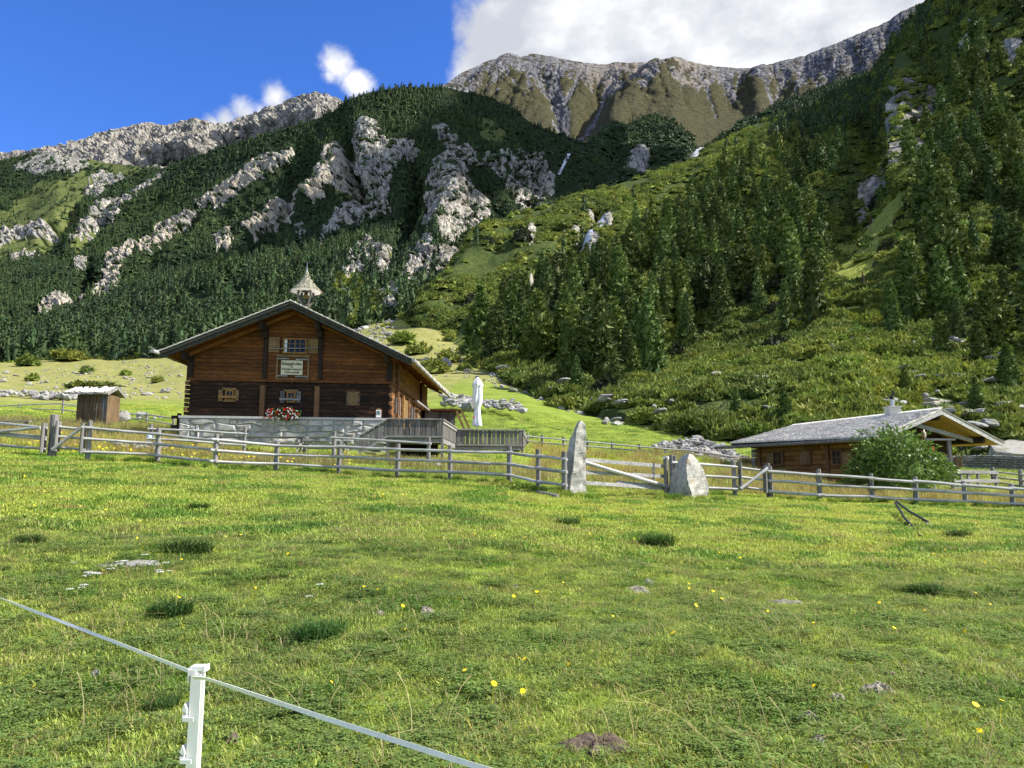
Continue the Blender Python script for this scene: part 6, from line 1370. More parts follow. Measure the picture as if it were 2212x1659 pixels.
bb = MB(); zz = zs; dd = [(ohw*.82, -.06, -.3), (wr*.99, -1.2, -.45), (wr*.99, -1.16, -.45), (ohw*.85, -.02, -.3), (ohw*.82, -.06, top_l*.45), (wr*.99, -1.2, top_l*.62), (wr*.99, -1.16, top_l*.62), (ohw*.85, -.02, top_l*.47)]; bb.hexa(dd); bb.build('door', M_GREYV, out)
rx0 = U(*Z8(735, 280), D_).x-s0.x; rx1 = U(*Z8(1200, 290), D_).x-s0.x; zt1 = U(*Z8(1000, 215), D_).z-zs
bb = MB(); bb.hexa([(rx0, -.35, top_l-.03), (rx1, -.35, top_l-.03), (rx1, .8, zt1), (rx0, .8, zt1), (rx0, -.35, top_l+.04), (rx1, -.35, top_l+.04), (rx1, .8, zt1+.07), (rx0, .8, zt1+.07)])
bb.hexa([(rx0, .8, zt1), (rx1, .8, zt1), (rx1, 1.9, top_l), (rx0, 1.9, top_l), (rx0, .8, zt1+.07), (rx1, .8, zt1+.07), (rx1, 1.9, top_l+.07), (rx0, 1.9, top_l+.07)]); oroof = bb.build('roof', M_GREYX, out)
bb = MB(); x_ = rx1+.01
for y0_, z0_, y1_, z1_ in ((-.35, top_l-.02, .8, zt1+.1), (.8, zt1+.1, 1.9, top_l)): bb.beam((x_+.02, y0_, z0_), (x_+.02, y1_, z1_), .05, .16)
bb.build('barge_board', M_GREYX, oroof)
for k in range(60):   # rough split shakes
    bb = MB(); x = r5.uniform(rx0-.02, rx1-.15); t = r5.uniform(-.05, .95); y = -.35+1.15*t; z = top_l+.05+(zt1-top_l)*t; w_ = r5.uniform(.12, .26); l_ = r5.uniform(.3, .5); an = r5.uniform(-.25, .25)
    pts = []
    for zz in (0.0, .03): 
        for (px, py) in ((-w_/2, 0), (w_/2, 0), (w_/2, l_), (-w_/2, l_)): pts.append((x+px*math.cos(an)-py*math.sin(an), y-.08+(px*math.sin(an)+py*math.cos(an))*.85, z+zz+py*.42+r5.uniform(0, .025)))
    bb.hexa(pts); bb.build('shake', M_SHING, oroof)
print('buildings done')
# ================================================================== FENCES, ROCKS, WATER, SMALL THINGS
M_GRAN = stone_mat('granite', (0.15, 0.145, 0.12), (0.38, 0.37, 0.33), (0.6, 0.58, 0.52), 2.5, 0.12, moss=(0.13, 0.13, 0.05), rust=(0.4, 0.26, 0.13), bd=0.06)
M_ROCK = stone_mat('field_rock', (0.14, 0.135, 0.125), (0.31, 0.3, 0.28), (0.5, 0.485, 0.45), 1.2, 0.22, moss=(0.16, 0.16, 0.07), bd=0.08)
M_ROCKD = stone_mat('dry_wall_rock', (0.1, 0.1, 0.1), (0.22, 0.22, 0.215), (0.38, 0.38, 0.37), 1.5, 0.3, bd=0.06)
M_WATER, _nt, _b = new_mat('white_water', 0.35, 0.5); _v = coords(_nt, (1, 1, 0.16)); _n = noise_t(_nt, _v, 0.9, 5, 0.7)
_nt.links.new(ramp(_nt, _n, [(0.40, (0.12, 0.12, 0.115)), (0.50, (0.55, 0.57, 0.58)), (0.60, (0.85, 0.87, 0.89))]), _b.inputs['Base Color']); bump(_nt, _b, _n, 1.0, 0.5)
M_SOIL = stone_mat('bare_soil', (0.07, 0.05, 0.035), (0.14, 0.105, 0.075), (0.22, 0.18, 0.14), 5, 0.1, bd=0.04)
M_DUNG = stone_mat('dry_dung', (0.14, 0.12, 0.09), (0.27, 0.24, 0.19), (0.4, 0.37, 0.31), 6, 0.1, bd=0.03)
M_PVC = simple_mat('white_plastic', (0.84, 0.82, 0.79), 0.35, 0.5, 0.03)
M_TAPE = simple_mat('white_tape', (0.78, 0.76, 0.72), 0.7, 0.3, 0.1, ns=60)
M_PIPE = simple_mat('black_hose', (0.02, 0.03, 0.04), 0.5, 0.4)
M_BLUE = simple_mat('pale_blue_barrel', (0.42, 0.62, 0.68), 0.5, 0.3, 0.08)

def rail_mesh(name, a, b, r, parent, base, mat=M_RAIL, wob=0.012, n=7):
    bb = MB(); a = Vector(a)-base; b_ = Vector(b)-base; L = (b_-a).length; d = (b_-a)/L; side = Vector((-d.y, d.x, 0))
    ext = 0.12; a = a-d*ext; L += 2*ext; k = 5; w1, w2 = rnd.uniform(-wob, wob), rnd.uniform(-wob, wob)*1.5
    # build along local x so that the grain runs down the pole
    ang = math.atan2(d.y, d.x); el = math.asin(max(-1, min(1, d.z)))
    bb.tube([(L*i/k, w1*math.sin(math.pi*i/k), w2*math.sin(math.pi*i/k)-0.01) for i in range(k+1)], [r*rnd.uniform(.92, 1.08)*(1-.14*i/k) for i in range(k+1)], n)
    me = np_mesh(name, bb.v, bb.f, [mat], False); o = link(name, me, parent, a, (0, -el, ang)); return o
def post_mesh(parent, base, p, top, r, lean=(0, 0), name='post', mat=M_POST):
    bb = MB(); h = top-p.z+0.35; bb.tube([(0, 0, -.35), (lean[0]*.5, lean[1]*.5, h*.45-.35), (lean[0], lean[1], h-.37), (lean[0], lean[1], h-.35)], [r*1.05, r, r*.95, r*.8], 9)
    me = np_mesh(name, bb.v, bb.f, [mat]); return link(name, me, parent, p-base)
def fence(label, posts, fr=(.17, .46, .77), r=0.085, rr=0.055, group=None, front=-1, name='rail_fence', square=False, rails_to=None, skip=()):
    P = []
    for (vx, vt, vb, D) in posts:
        q = U(vx, vb, D); z = gz(q.x, q.y); P.append((Vector((q.x, q.y, min(z, q.z+.15) if abs(z-q.z) < .6 else z)), U(vx, vt, D).z))
    base = P[0][0].copy(); e = empty(name, base, 0, label, 'fence', group)
    for k, (p, t) in enumerate(P): post_mesh(e, base, p, t, r*rnd.uniform(.9, 1.12), (rnd.uniform(-.03, .03), rnd.uniform(-.02, .02)))
    for k in range(len(P)-1):
        if k in skip: continue
        (p, t), (q, u) = P[k], P[k+1]
        for f in fr:
            off = Vector((0, front*(r+rr*.6), 0)); ja = rnd.uniform(-.02, .02)
            a = Vector((p.x, p.y, t-(t-p.z)*f+ja))+off; b_ = Vector((q.x, q.y, u-(u-q.z)*f+rnd.uniform(-.02, .02)))+off
            rail_mesh('rail', a, b_, rr*rnd.uniform(.9, 1.1), e, base)
    return e, P
fA, PA = fence('weathered grey three-rail fence from the small left gate across to the tall standing stone', [(190, 909, 984, 26.6), (340, 924.5, 1001, 27), (464, 937.7, 1017, 26.6), (594.7, 951.6, 1021, 27.6), (731.6, 952.6, 1027, 27.6), (858, 958.5, 1032, 27.2), (972.8, 961.5, 1037, 26.8), (1100.8, 964.5, 1042, 26.2), (1164, 970.4, 1056, 24.8), (1219, 975, 1066, 23.9)])
fB, PB_ = fence('sunlit silver three-rail fence running from the right gate past the elder bush', [(1666, 1007, 1070, 28.6), (1772, 1013, 1087, 28.4), (1885, 1022.5, 1092, 28.4), (1980, 1029.5, 1097, 28.4), (2087, 1039, 1101, 28.2), (2189, 1046, 1108, 28.0), (2300, 1054, 1117, 27.6), (2420, 1060, 1126, 27.4)], rr=0.06)
fC, PC = fence('short silver three-rail fence piece behind the big rounded boulder', [(1458, 984, 1062, 27.4), (1588, 995.5, 1067, 28.2)], rr=0.06)
fD, PD_ = fence('low grey fence in the yellow grass left of the log house, behind the outhouse', [(-60, 877, 893, 64), (41.7, 872, 888.7, 63), (135, 865, 891, 61), (261, 885.8, 913.5, 52), (316.5, 890.7, 914, 51), (375, 897.7, 922.5, 47.5)], fr=(.25, .7), r=.09, rr=.05)
fE, PE = fence('low two-rail fence crossing the bright green meadow behind the standing stone', [(1140, 936, 965, 49), (1171.6, 939, 968, 49), (1218, 943, 971, 48.5), (1269, 948, 975, 48.5), (1323, 953, 979, 48.5), (1383, 959, 985, 48.2), (1436.5, 963, 988, 48), (1473, 966, 991, 48), (1522.5, 970, 999, 47.5), (1578.4, 981, 1003, 47.3), (1640, 986, 1010, 47)], fr=(.28, .68), r=.08, rr=.05)
fF, PF_ = fence('grey two-rail barrier in front of the stone base of the log house, left part', [(325, 915.5, 967, 33.5), (423, 918.8, 968, 33.8), (527, 922.8, 974, 34)], fr=(.22, .62), r=.08, rr=.055, skip=())
fG, PG = fence('single-rail grey barrier in front of the terrace steps', [(720.6, 931.7, 978, 33.6), (926, 944.6, 990, 32.4)], fr=(.22,), r=.085, rr=.06)
fH, PH = fence('dark three-rail fence right of the porch, beyond the hut', [(2145.5, 1010, 1040, 41), (2207, 1015, 1055, 38.5), (2290, 1022, 1065, 37)], fr=(.28, .6, .9), r=.1, rr=.05)
# big round gatepost and three gates
def gate(label, x0, x1, t0, t1, b0, b1, D0, D1, brace, fr=(.17, .5, .85), planks=False, stiles=(True, True)):
    a = U(x0, b0, D0); c = U(x1, b1, D1); za, zc = U(x0, t0, D0).z, U(x1, t1, D1).z
    base = Vector((a.x, a.y, a.z)); e = empty('gate', base, 0, label, 'gate')
    d = Vector((c.x-a.x, c.y-a.y, 0)); off = Vector((0, -.1, 0))
    for (p, t, on) in ((a, za, stiles[0]), (c, zc, stiles[1])):
        if on:
            for s_ in (-.085, .06): bb = MB(); bb.tube([(0, s_, 0.02), (0, s_, t-p.z)], [.06, .055], 8); link('stile', np_mesh('stile', bb.v, bb.f, [M_POST]), e, p-base)
    for f in fr:
        rail_mesh('rail', Vector((a.x, a.y, za-(za-a.z)*f)), Vector((c.x, c.y, zc-(zc-c.z)*f)), .05, e, base)
    (f0, g0), (f1, g1) = brace
    p = a.lerp(c, f0); q = a.lerp(c, f1); zz = lambda f, g: (za+(zc-za)*f)-((za+(zc-za)*f)-(a.z+(c.z-a.z)*f))*g
    rail_mesh('brace', Vector((p.x, p.y, zz(f0, g0)))+Vector((0, -.16, 0)), Vector((q.x, q.y, zz(f1, g1)))+Vector((0, -.16, 0)), .06, e, base)
    return e
gate('narrow grey pole gate with a rising brace beside the thick round gatepost', 122, 177, 909.6, 914.5, 976, 981, 26.4, 26.5, ((.03, .86), (.93, .2)))
gate('wide grey pole gate at the left edge with a long slanting brace', -110, 92, 893, 914.5, 962, 979, 27.5, 26.3, ((.45, .50), (.96, .17)), fr=(.14, .45, .52, .84))
gate('small silver pole gate with a diagonal brace right of the big boulder', 1600, 1654, 999, 1006, 1060, 1066, 28.2, 28.5, ((.03, .86), (.97, .14)))
for (vx, vt, vb, D, r, lab) in [(112, 895.7, 979, 26.6, .14, 'thick round gatepost taller than the fence, between the two left gates'), (1661, 1000.7, 1070, 28.7, .09, 'round silver gatepost right of the small pole gate'), (1439, 989, 1061, 26.8, .075, 'dark post at the latch end of the wide plank gate'), (1452, 983, 1061, 27.4, .09, 'grey post squeezed against the rounded boulder')]:
    q = U(vx, vb, D); z = gz(q.x, q.y); bb = MB(); h = U(vx, vt, D).z-z; bb.tube([(0, 0, -.3), (.01, 0, h*.5), (0, 0, h-.02), (0, 0, h)], [r*1.05, r, r*.97, r*.88], 12); o = link('gatepost', np_mesh('gatepost', bb.v, bb.f, [M_POST]), None, (q.x, q.y, z)); tag(o, lab, 'post')
# wide plank gate between standing stone and boulder
a = U(1262, 1052, 24.4); c = U(1440, 1058, 26.6); base = a.copy(); e = empty('gate', base, 0, 'wide pale plank gate with a long diagonal pole, between standing stone and boulder', 'gate')
def gp(vx, vy): t = (vx-1262)/178.0; return U(vx, vy, 24.4+2.2*t)-base
for (x0, y0, x1, y1, h) in [(1262, 993, 1442, 1007.5, .12), (1264, 1020, 1438, 1029, .115), (1264, 1042.5, 1441, 1055, .115), (1333, 1041, 1436, 1051, .1)]: bb = MB(); bb.beam(gp(x0, y0), gp(x1, y1), .035, h); bb.build('plank', M_RAIL, e)
p_, q_ = gp(1262, 998), gp(1438, 1050); rail_mesh('brace', p_+base+Vector((0, -.1, 0)), q_+base+Vector((0, -.1, 0)), .075, e, base)
bb = MB(); bb.beam(gp(1411, 1040)+Vector((0, -.04, 0)), gp(1411, 1000)+Vector((0, -.04, 0)), .08, .03, up=(0, 1, 0)); bb.build('upright', M_RAIL, e)
bb = MB(); bb.tube([gp(1436, 1063)+Vector((0, -.12, 0)), gp(1438, 989)+Vector((0, -.12, 0))], .06, 8); bb.build('stile', M_POST, e)
bb = MB(); bb.tube([gp(1440, 992)+Vector((0, .1, 0)), gp(1440, 986)+Vector((0, .1, 0))], .1, 10); bb.build('post_cap', M_PVC, e)

# standing stones from measured outlines
def standing(name, rows, D, label, depth, mat, yoff=0.0):
    """rows of (pixel y, left, ridge, right) turned into metres; the ridge stands towards the viewer"""
    q0 = U(rows[-1][2], rows[-1][0], D); base = Vector((q0.x, D, q0.z)); V = []; Fc = []; m = 16; rs_l = random.Random(5)
    sub = []
    for (r0, r1) in zip(rows[:-1], rows[1:]):
        for k in range(6): t = k/6; sub.append(tuple(r0[i]+(r1[i]-r0[i])*t for i in range(4)))
    sub.append(rows[-1]); sub.append((rows[-1][0]+14, rows[-1][1]-1, rows[-1][2], rows[-1][3]+1))
    nsub = len(sub)
    for q, (y, xl, xm, xr) in enumerate(sub):
        L = U(xl, y, D)-base; M = U(xm, y, D)-base; R = U(xr, y, D)-base; w = R.x-L.x; dp = depth*min(1, .35+.9*q/nsub)
        ring = []
        corners = [(L.x, dp*.35), (M.x, -dp*.5), (R.x, dp*.05), (R.x-w*.15, dp*.7), (L.x+w*.25, dp*.85)]
        for i in range(5):
            c0, c1 = corners[i], corners[(i+1) % 5]; nn = 4 if i < 2 else 3
            for k in range(nn): t = k/nn; ring.append((c0[0]+(c1[0]-c0[0])*t, c0[1]+(c1[1]-c0[1])*t))
        for (x, y_) in ring:
            V.append((x, y_, M.z))
        n = len(ring)
    V = np.array(V); g = fbm(V[:, 0]*2.2, V[:, 1]*2.2, V[:, 2]*2.2, 4)*0.05+ridged(V[:, 0]*5, V[:, 1]*5, V[:, 2]*4, 3)*0.006
    cx_ = V[:, 0].mean(); V[:, 1] -= g*1.2; V[:, 0] += g*0.35
    for q in range(nsub-1):
        for k in range(n): Fc.append((q*n+k, q*n+(k+1) % n, (q+1)*n+(k+1) % n, (q+1)*n+k))
    Fc.append(tuple(range(n)))
    me = np_mesh(name, V, [f[::-1] for f in Fc], [mat]); o = link(name, me, None, base); tag(o, label, 'standing stone' if 'standing' in name else 'boulder'); return o
def Z5(x, y): return (1152+x*.1984, 877.8+y*.1984)
def rowz5(rows): return [(877.8+y*.1984, 1152+l*.1984, 1152+m_*.1984, 1152+r*.1984) for (y, l, m_, r) in rows]
standing('standing_stone', rowz5([(158, 495, 515, 540), (200, 465, 480, 570), (270, 440, 462, 574), (350, 400, 455, 572), (500, 370, 440, 570), (650, 350, 430, 572), (800, 332, 408, 575), (900, 312, 395, 577), (1000, 292, 372, 580)]), 24.2, 'tall pointed grey standing stone beside the wide plank gate', .55, M_GRAN)
standing('boulder', rowz5([(518, 1660, 1680, 1712), (535, 1635, 1668, 1745), (570, 1605, 1655, 1780), (630, 1575, 1645, 1825), (700, 1540, 1640, 1862), (780, 1515, 1640, 1885), (860, 1500, 1650, 1912), (940, 1490, 1680, 1915), (1010, 1480, 1700, 1895)]), 26.2, 'rounded man-high boulder with rusty patches at the gate', 1.1, M_GRAN)

# generic angular rocks
def rock_mesh(seed, mat, sub=2, flat=0.7):
    import bmesh
    bm = bmesh.new(); bmesh.ops.create_icosphere(bm, subdivisions=sub, radius=1.0); rr = np.random.RandomState(seed)
    V = np.array([v.co[:] for v in bm.verts]); 
    for k in range(9):   # cut planar facets
        d = rr.normal(size=3); d /= np.linalg.norm(d); lim = rr.uniform(.45, .85); s_ = V@d; over = s_ > lim; V[over] -= np.outer(s_[over]-lim, d)*0.95
    V += 0.06*np.stack([fbm(V[:, 0]*2+seed, V[:, 1]*2, V[:, 2]*2+i*9, 3) for i in range(3)], 1); V[:, 2] *= flat
    for v, c in zip(bm.verts, V): v.co = c
    me = bpy.data.meshes.new('rock'); bm.to_mesh(me); bm.free(); me.materials.append(mat); return me
RM = [rock_mesh(100+i, M_ROCK, 2, .6+.1*(i % 3)) for i in range(7)]; RML = [rock_mesh(120+i, M_ROCK, 1, .7) for i in range(4)]; RMD = [rock_mesh(130+i, M_ROCKD, 1, .7) for i in range(5)]
RMB = [rock_mesh(150+i, M_ROCK, 3, .75) for i in range(4)]
def place_rock(p, s, name='rock', me=None, parent=None, base=Vector((0, 0, 0)), sink=.25, sx=1.0):
    o = link(name, me or rnd.choice(RM), parent, Vector(p)-base+Vector((0, 0, s*(.45-sink))), (rnd.uniform(-.25, .25), rnd.uniform(-.25, .25), rnd.uniform(0, 6.28)), (s*sx*rnd.uniform(.85, 1.2), s*rnd.uniform(.8, 1.1), s*rnd.uniform(.7, 1.05))); return o
def boulder_px(x0, x1, y0, y1, D, label, n=0):
    q = U((x0+x1)/2, y1, D); w = (x1-x0)/F*D/2; h = (y1-y0)/F*D; z = gz(q.x, q.y)
    if abs(z-q.z) > 2.5: z = q.z
    me = RMB[n % 4]; o = link('boulder', me, None, (q.x, D+w*.4, z+h*.32), (.1, .05, n*1.3), (w*1.08, w*.9, h*.95)); tag(o, label, 'boulder'); return o
for k, (x0, x1, y0, y1, D, lab) in enumerate([(1491, 1522, 908, 942, 66, 'left of the two large grey boulders at the foot of the shrub slope'), (1518, 1572, 905, 943, 66, 'large round grey boulder below the dwarf pines, right of its neighbour'), (1556, 1574, 905, 917, 68, 'small pale rock on the shoulder of the large grey boulder'),
    (1590, 1632, 930, 945, 62, 'pale rock in the grass just left of the hut roof'), (1655, 1678, 910, 928, 60, 'white pointed rock between young spruce and hut roof'), (232, 278, 873, 903, 50, 'grey boulder leaning against the right side of the outhouse'), (288, 321, 879, 897, 56, 'flat-topped white rock in the meadow right of the outhouse'),
    (293, 306, 893, 902, 52, 'small white rock under the flat-topped one'), (337, 352, 882, 890, 56, 'small rounded white rock left of the log house'), (327, 340, 891, 899, 54, 'low white stone before the log house corner'), (931, 955, 976, 990, 31.8, 'white rock in the long grass under the terrace'), (954, 969, 979, 990, 31.9, 'smaller white rock beside the one under the terrace'),
    (1302, 1320, 897, 911, 74, 'upright rock of the small outcrop in the meadow'), (1318, 1352, 909, 920, 72, 'low flat slab in front of the small outcrop'), (1298, 1313, 905, 916, 72, 'left rock of the small outcrop in the meadow'), (1160, 1185, 845, 853, 100, 'flat pale stone on the edge of the shrubs'),
    (944, 978, 754, 775, 150, 'grey round boulder alone on the yellow pasture'), (1352, 1385, 843, 860, 96, 'flat white slab in the dwarf pines'), (1690, 1712, 838, 868, 84, 'pale rock face beside the young spruce'), (2044, 2080, 843, 868, 78, 'broad grey rock behind the hut ridge'), (1890, 1916, 868, 886, 78, 'dark split boulder left of the chimney')]):
    boulder_px(x0, x1, y0, y1, D, lab, k)
def heap(label, outline, D0, D1, n, smin, smax, name='stone_heap', meshes=None, seed=1, hgt=0.0):
    """stones piled inside a measured outline on the ground"""
    rr = random.Random(seed); xs = [p[0] for p in outline]; ys = [p[1] for p in outline]; pts = []
    while len(pts) < n:
        x, y = rr.uniform(min(xs), max(xs)), rr.uniform(min(ys), max(ys))
        if in_poly(np.array([x]), np.array([y]), outline)[0]: pts.append((x, y))
    ymin, ymax = min(ys), max(ys); e = None; P = []
    for (x, y) in pts:
        t = (ymax-y)/(ymax-ymin+1e-6); D = D0+(D1-D0)*t; q = U(x, y, D); P.append(q)
    q0 = min(P, key=lambda p: p.z); base = Vector((sum(p.x for p in P)/n, sum(p.y for p in P)/n, q0.z)); e = empty(name, base, 0, label, 'stone heap' if 'heap' in name else 'stone wall')
    for q in P:
        s = rr.uniform(smin, smax)*(1.7 if rr.random() < .08 else 1); place_rock(q, s, 'stone', rr.choice(meshes or RML), e, base, sink=.5)
    # rubble core so that no stone floats
    return e, base
def heap_core(e, base, outline, D0, D1, mat):
    ymax = max(p[1] for p in outline); ymin = min(p[1] for p in outline)
    top = []; 
    V = []; n = len(outline)
    for (x, y) in outline:
        t = (ymax-y)/(ymax-ymin+1e-6); V.append(U(x, y, D0+(D1-D0)*t)-base+Vector((0, .1, -.12)))
    for (x, y) in outline: t = (ymax-y)/(ymax-ymin+1e-6); q = U(x, y, D0+(D1-D0)*t); V.append(Vector((q.x, q.y+1.0, min(gz(q.x, q.y+1), q.z)-.8))-base)
    bb = MB(); bb.add(V, [tuple(range(n))]+[(i, i+n, (i+1) % n+n, (i+1) % n) for i in range(n)]); bb.build('rubble', mat, e)
def Z6b(x, y): return (1371.6+x*.2594, 823+y*.2594)
o1 = [Z6b(*p) for p in [(160, 545), (290, 500), (400, 480), (480, 462), (560, 480), (620, 520), (700, 510), (800, 540), (830, 600), (940, 640), (940, 680), (800, 690), (600, 660), (430, 610), (400, 570), (250, 560)]]
e, bs = heap('long grey heap of cleared field stones in the meadow left of the shingled hut', o1, 46, 53, 210, .16, .36); heap_core(e, bs, o1, 46.3, 53.3, M_ROCK)
def Z2b(x, y): return Z2(x, y)
o2 = [Z2(*p) for p in [(1290, 1330), (1400, 1325), (1500, 1340), (1590, 1345), (1600, 1400), (1560, 1450), (1440, 1440), (1330, 1440), (1290, 1400)]]
e, bs = heap('stone heap with a large grey block between log house and parasol', o2, 66, 76, 60, .22, .55, seed=3)
o3 = [Z2(*p) for p in [(1690, 1380), (1800, 1390), (1880, 1380), (1960, 1375), (2020, 1420), (2100, 1470), (2050, 1485), (1900, 1470), (1800, 1455), (1700, 1440)]]
e, bs = heap('spread-out stone heap in the green meadow right of the parasol', o3, 66, 74, 80, .2, .42, seed=4)
o4 = [Z8(*p) for p in [(330, 270), (450, 250), (700, 255), (850, 270), (830, 330), (600, 310), (500, 330), (370, 325)]]
e, bs = heap('pale stone row behind the outhouse and low fence', o4, 92, 104, 70, .3, .7, seed=5)
o5 = [Z8(*p) for p in [(1240, 810), (1340, 805), (1500, 820), (1700, 835), (1800, 855), (1790, 875), (1500, 865), (1300, 835)]]
e, bs = heap('short row of white stones in the flowers behind the left fence', o5, 30.5, 31.5, 44, .1, .2, seed=6)
o6 = [(-30, 842), (60, 846), (66, 856), (-30, 852)]; heap('low scatter of stones at the far left edge of the pasture', o6, 100, 104, 26, .25, .5, seed=7)
# dry stone wall at the right edge, with courses
wall = [(2050, 984, 1006, 50), (2110, 981.6, 1006, 50), (2165, 982, 1007, 49.5), (2212, 985, 1009, 49), (2330, 990, 1014, 48)]
q = U(2110, 1006, 50); wb = Vector((q.x, q.y, gz(q.x, q.y))); dsw = empty('dry_stone_wall', wb, 0, 'dark grey dry stone wall right of the shingled hut', 'stone wall')
r7 = random.Random(9); core = MB(); cw = []
for k in range(5):
    x = 0
xs_ = np.linspace(2050, 2330, 60)
for ci in range(5):
    for xi, x in enumerate(xs_):
        x = x+r7.uniform(-2, 2)+(ci % 2)*2.4; tp = np.interp(x, [w[0] for w in wall], [w[1] for w in wall]); bt = np.interp(x, [w[0] for w in wall], [w[2] for w in wall]); D = np.interp(x, [w[0] for w in wall], [w[3] for w in wall])
        if r7.random() < .04: continue
        q = U(x, bt-(bt-tp)*(ci+.4)/5, D); o = place_rock(q, r7.uniform(.085, .12), 'stone', r7.choice(RMD), dsw, wb, sink=.45, sx=1.35)
zz = []
for (x, tp, bt, D) in wall: zz += [U(x, tp+2, D+.1)-wb, U(x, bt+6, D+.1)-wb, U(x, tp+2, D+.6)-wb, U(x, bt+6, D+.6)-wb]
core.add(zz, [(4*k+a_, 4*k+b_, 4*k+4+b_, 4*k+4+a_) for k in range(4) for a_, b_ in ((0, 1), (2, 0), (3, 2))]); core.build('wall_core', M_ROCKD, dsw)
bb = MB(); sl = [U(x, y, D) for x, y, D in [(2140, 962, 53), (2225, 935, 60), (2300, 938, 60), (2300, 985, 52), (2190, 980, 51), (2150, 975, 52)]]; c0 = sum(sl, Vector())/6
V = [v-c0 for v in sl]+[v-c0+Vector((0, 1, -1.6)) for v in sl]; bb.add(V, [tuple(range(6))[::-1]]+[(i, i+6, (i+1) % 6+6, (i+1) % 6) for i in range(6)]); o = link('rock_slab', np_mesh('rock_slab', bb.v, bb.f, [M_ROCK]), None, c0); tag(o, 'huge smooth pale rock slab above the dry stone wall at the right edge', 'rock slab')
o7 = [(2108, 938), (2150, 925), (2212, 905), (2290, 900), (2290, 938), (2222, 935), (2180, 948), (2130, 960), (2110, 975), (2100, 955)]; heap('tumbled dark and reddish talus blocks above the pale rock slab', o7, 55, 62, 80, .2, .5, seed=8, meshes=RMD+RML)
# scattered rocks: about two hundred single ones, the rest as rubble
def scatter_rocks(region, n, D_from, smin, smax, label, group, single=0, seed=2, kind_mesh=None, nm='scattered_rocks'):
    rr = random.Random(seed); xs = [p[0] for p in region]; ys = [p[1] for p in region]; out = []
    tries = 0
    while len(out) < n and tries < n*40:
        tries += 1; x, y = rr.uniform(min(xs), max(xs)), rr.uniform(min(ys), max(ys))
        if not in_poly(np.array([x]), np.array([y]), region)[0]: continue
        if noise3(x/17., y/7., seed*1.3) < rr.uniform(-.5, .25): continue
        q = ray_ground(x, y, 26, 480); s = rr.uniform(smin, smax)*(q.y/110.0)**.55*(1.0+1.2*(rr.random() < .12)); out.append((q, s))
    out.sort(key=lambda a_: -a_[1]/a_[0].y)
    for q, s in out[:single]: o = place_rock(q, s, 'field_rock', rr.choice(RM)); tag(o, label, 'rock', group)
    rest = out[single:]
    if rest:
        pr = [bpy.data.objects.new('stone_src', m) for m in RML]
        gn_scatter(nm, [tuple(q+Vector((0, 0, s*.15))) for q, s in rest], [s for q, s in rest], rots(len(rest), .3), np.random.RandomState(3).randint(0, 4, len(rest)), pr, label, 'rubble')
scatter_rocks([(0, 800), (170, 790), (330, 775), (400, 790), (400, 862), (250, 862), (0, 858)], 430, 90, .11, .33, 'white rock strewn over the yellow pasture left of the log house', 'white rocks on the left pasture', 80, 2, nm='pasture_rubble')
scatter_rocks([(760, 690), (840, 672), (862, 690), (850, 730), (800, 752), (770, 740)], 130, 90, .3, .7, 'pale rock in the small scree fan above the log house roof', 'rocks of the scree fan', 30, 3, nm='scree_rubble')
scatter_rocks([(960, 800), (1010, 800), (1100, 815), (1180, 838), (1250, 878), (1340, 890), (1420, 900), (1490, 925), (1560, 938), (1480, 940), (1390, 925), (1290, 905), (1210, 885), (1120, 850), (1040, 828)], 380, 60, .12, .34, 'pale stone along the edge between green meadow and shrubs', 'stones along the meadow edge', 80, 4, nm='edge_rubble')
scatter_rocks([(850, 760), (1000, 740), (1060, 770), (990, 800), (950, 830), (960, 850), (930, 850), (880, 800)], 100, 60, .14, .34, 'small pale rock on the yellow grass above the log house', 'rocks on the central pasture', 20, 5, nm='central_rubble')
# blocks on the shrub slope
n = 420; wR = (LS.VY > 690)*(LS.Y < 230)*(0.25+2.0*talus)*(1-smooth(2150, 2300, LS.VX))+3.0*in_poly(LS.VX, LS.VY, z5([(1240, 1000), (1500, 930), (1450, 1050), (1150, 1230), (1050, 1420), (960, 1400), (1050, 1220), (1200, 1100)]))
p, i, j = LS.sample(n, wR, rs, wmax_pow=-.8, dn=0); sz = rs.uniform(.25, .8, n)*(p[:, 1]/100)**.6; order = np.argsort(-sz/p[:, 1])
for q in order[:60]: o = place_rock(Vector(p[q])+Vector((0, 0, .8)), sz[q]*1.25, 'slope_rock', rnd.choice(RM)); o.scale.z *= .6; o.scale.x *= 1.35; tag(o, 'grey block poking out of the dwarf pines on the right-hand slope', 'rock', 'blocks between the dwarf pines')
pr = [bpy.data.objects.new('stone_src', m) for m in RML]
gn_scatter('slope_rubble', p[order[70:]]+np.array([0, 0, .5]), sz[order[70:]], rots(n-70, .3), rs.randint(0, 4, n-70), pr, 'small blocks between the dwarf pines on the right-hand slope', 'rubble')

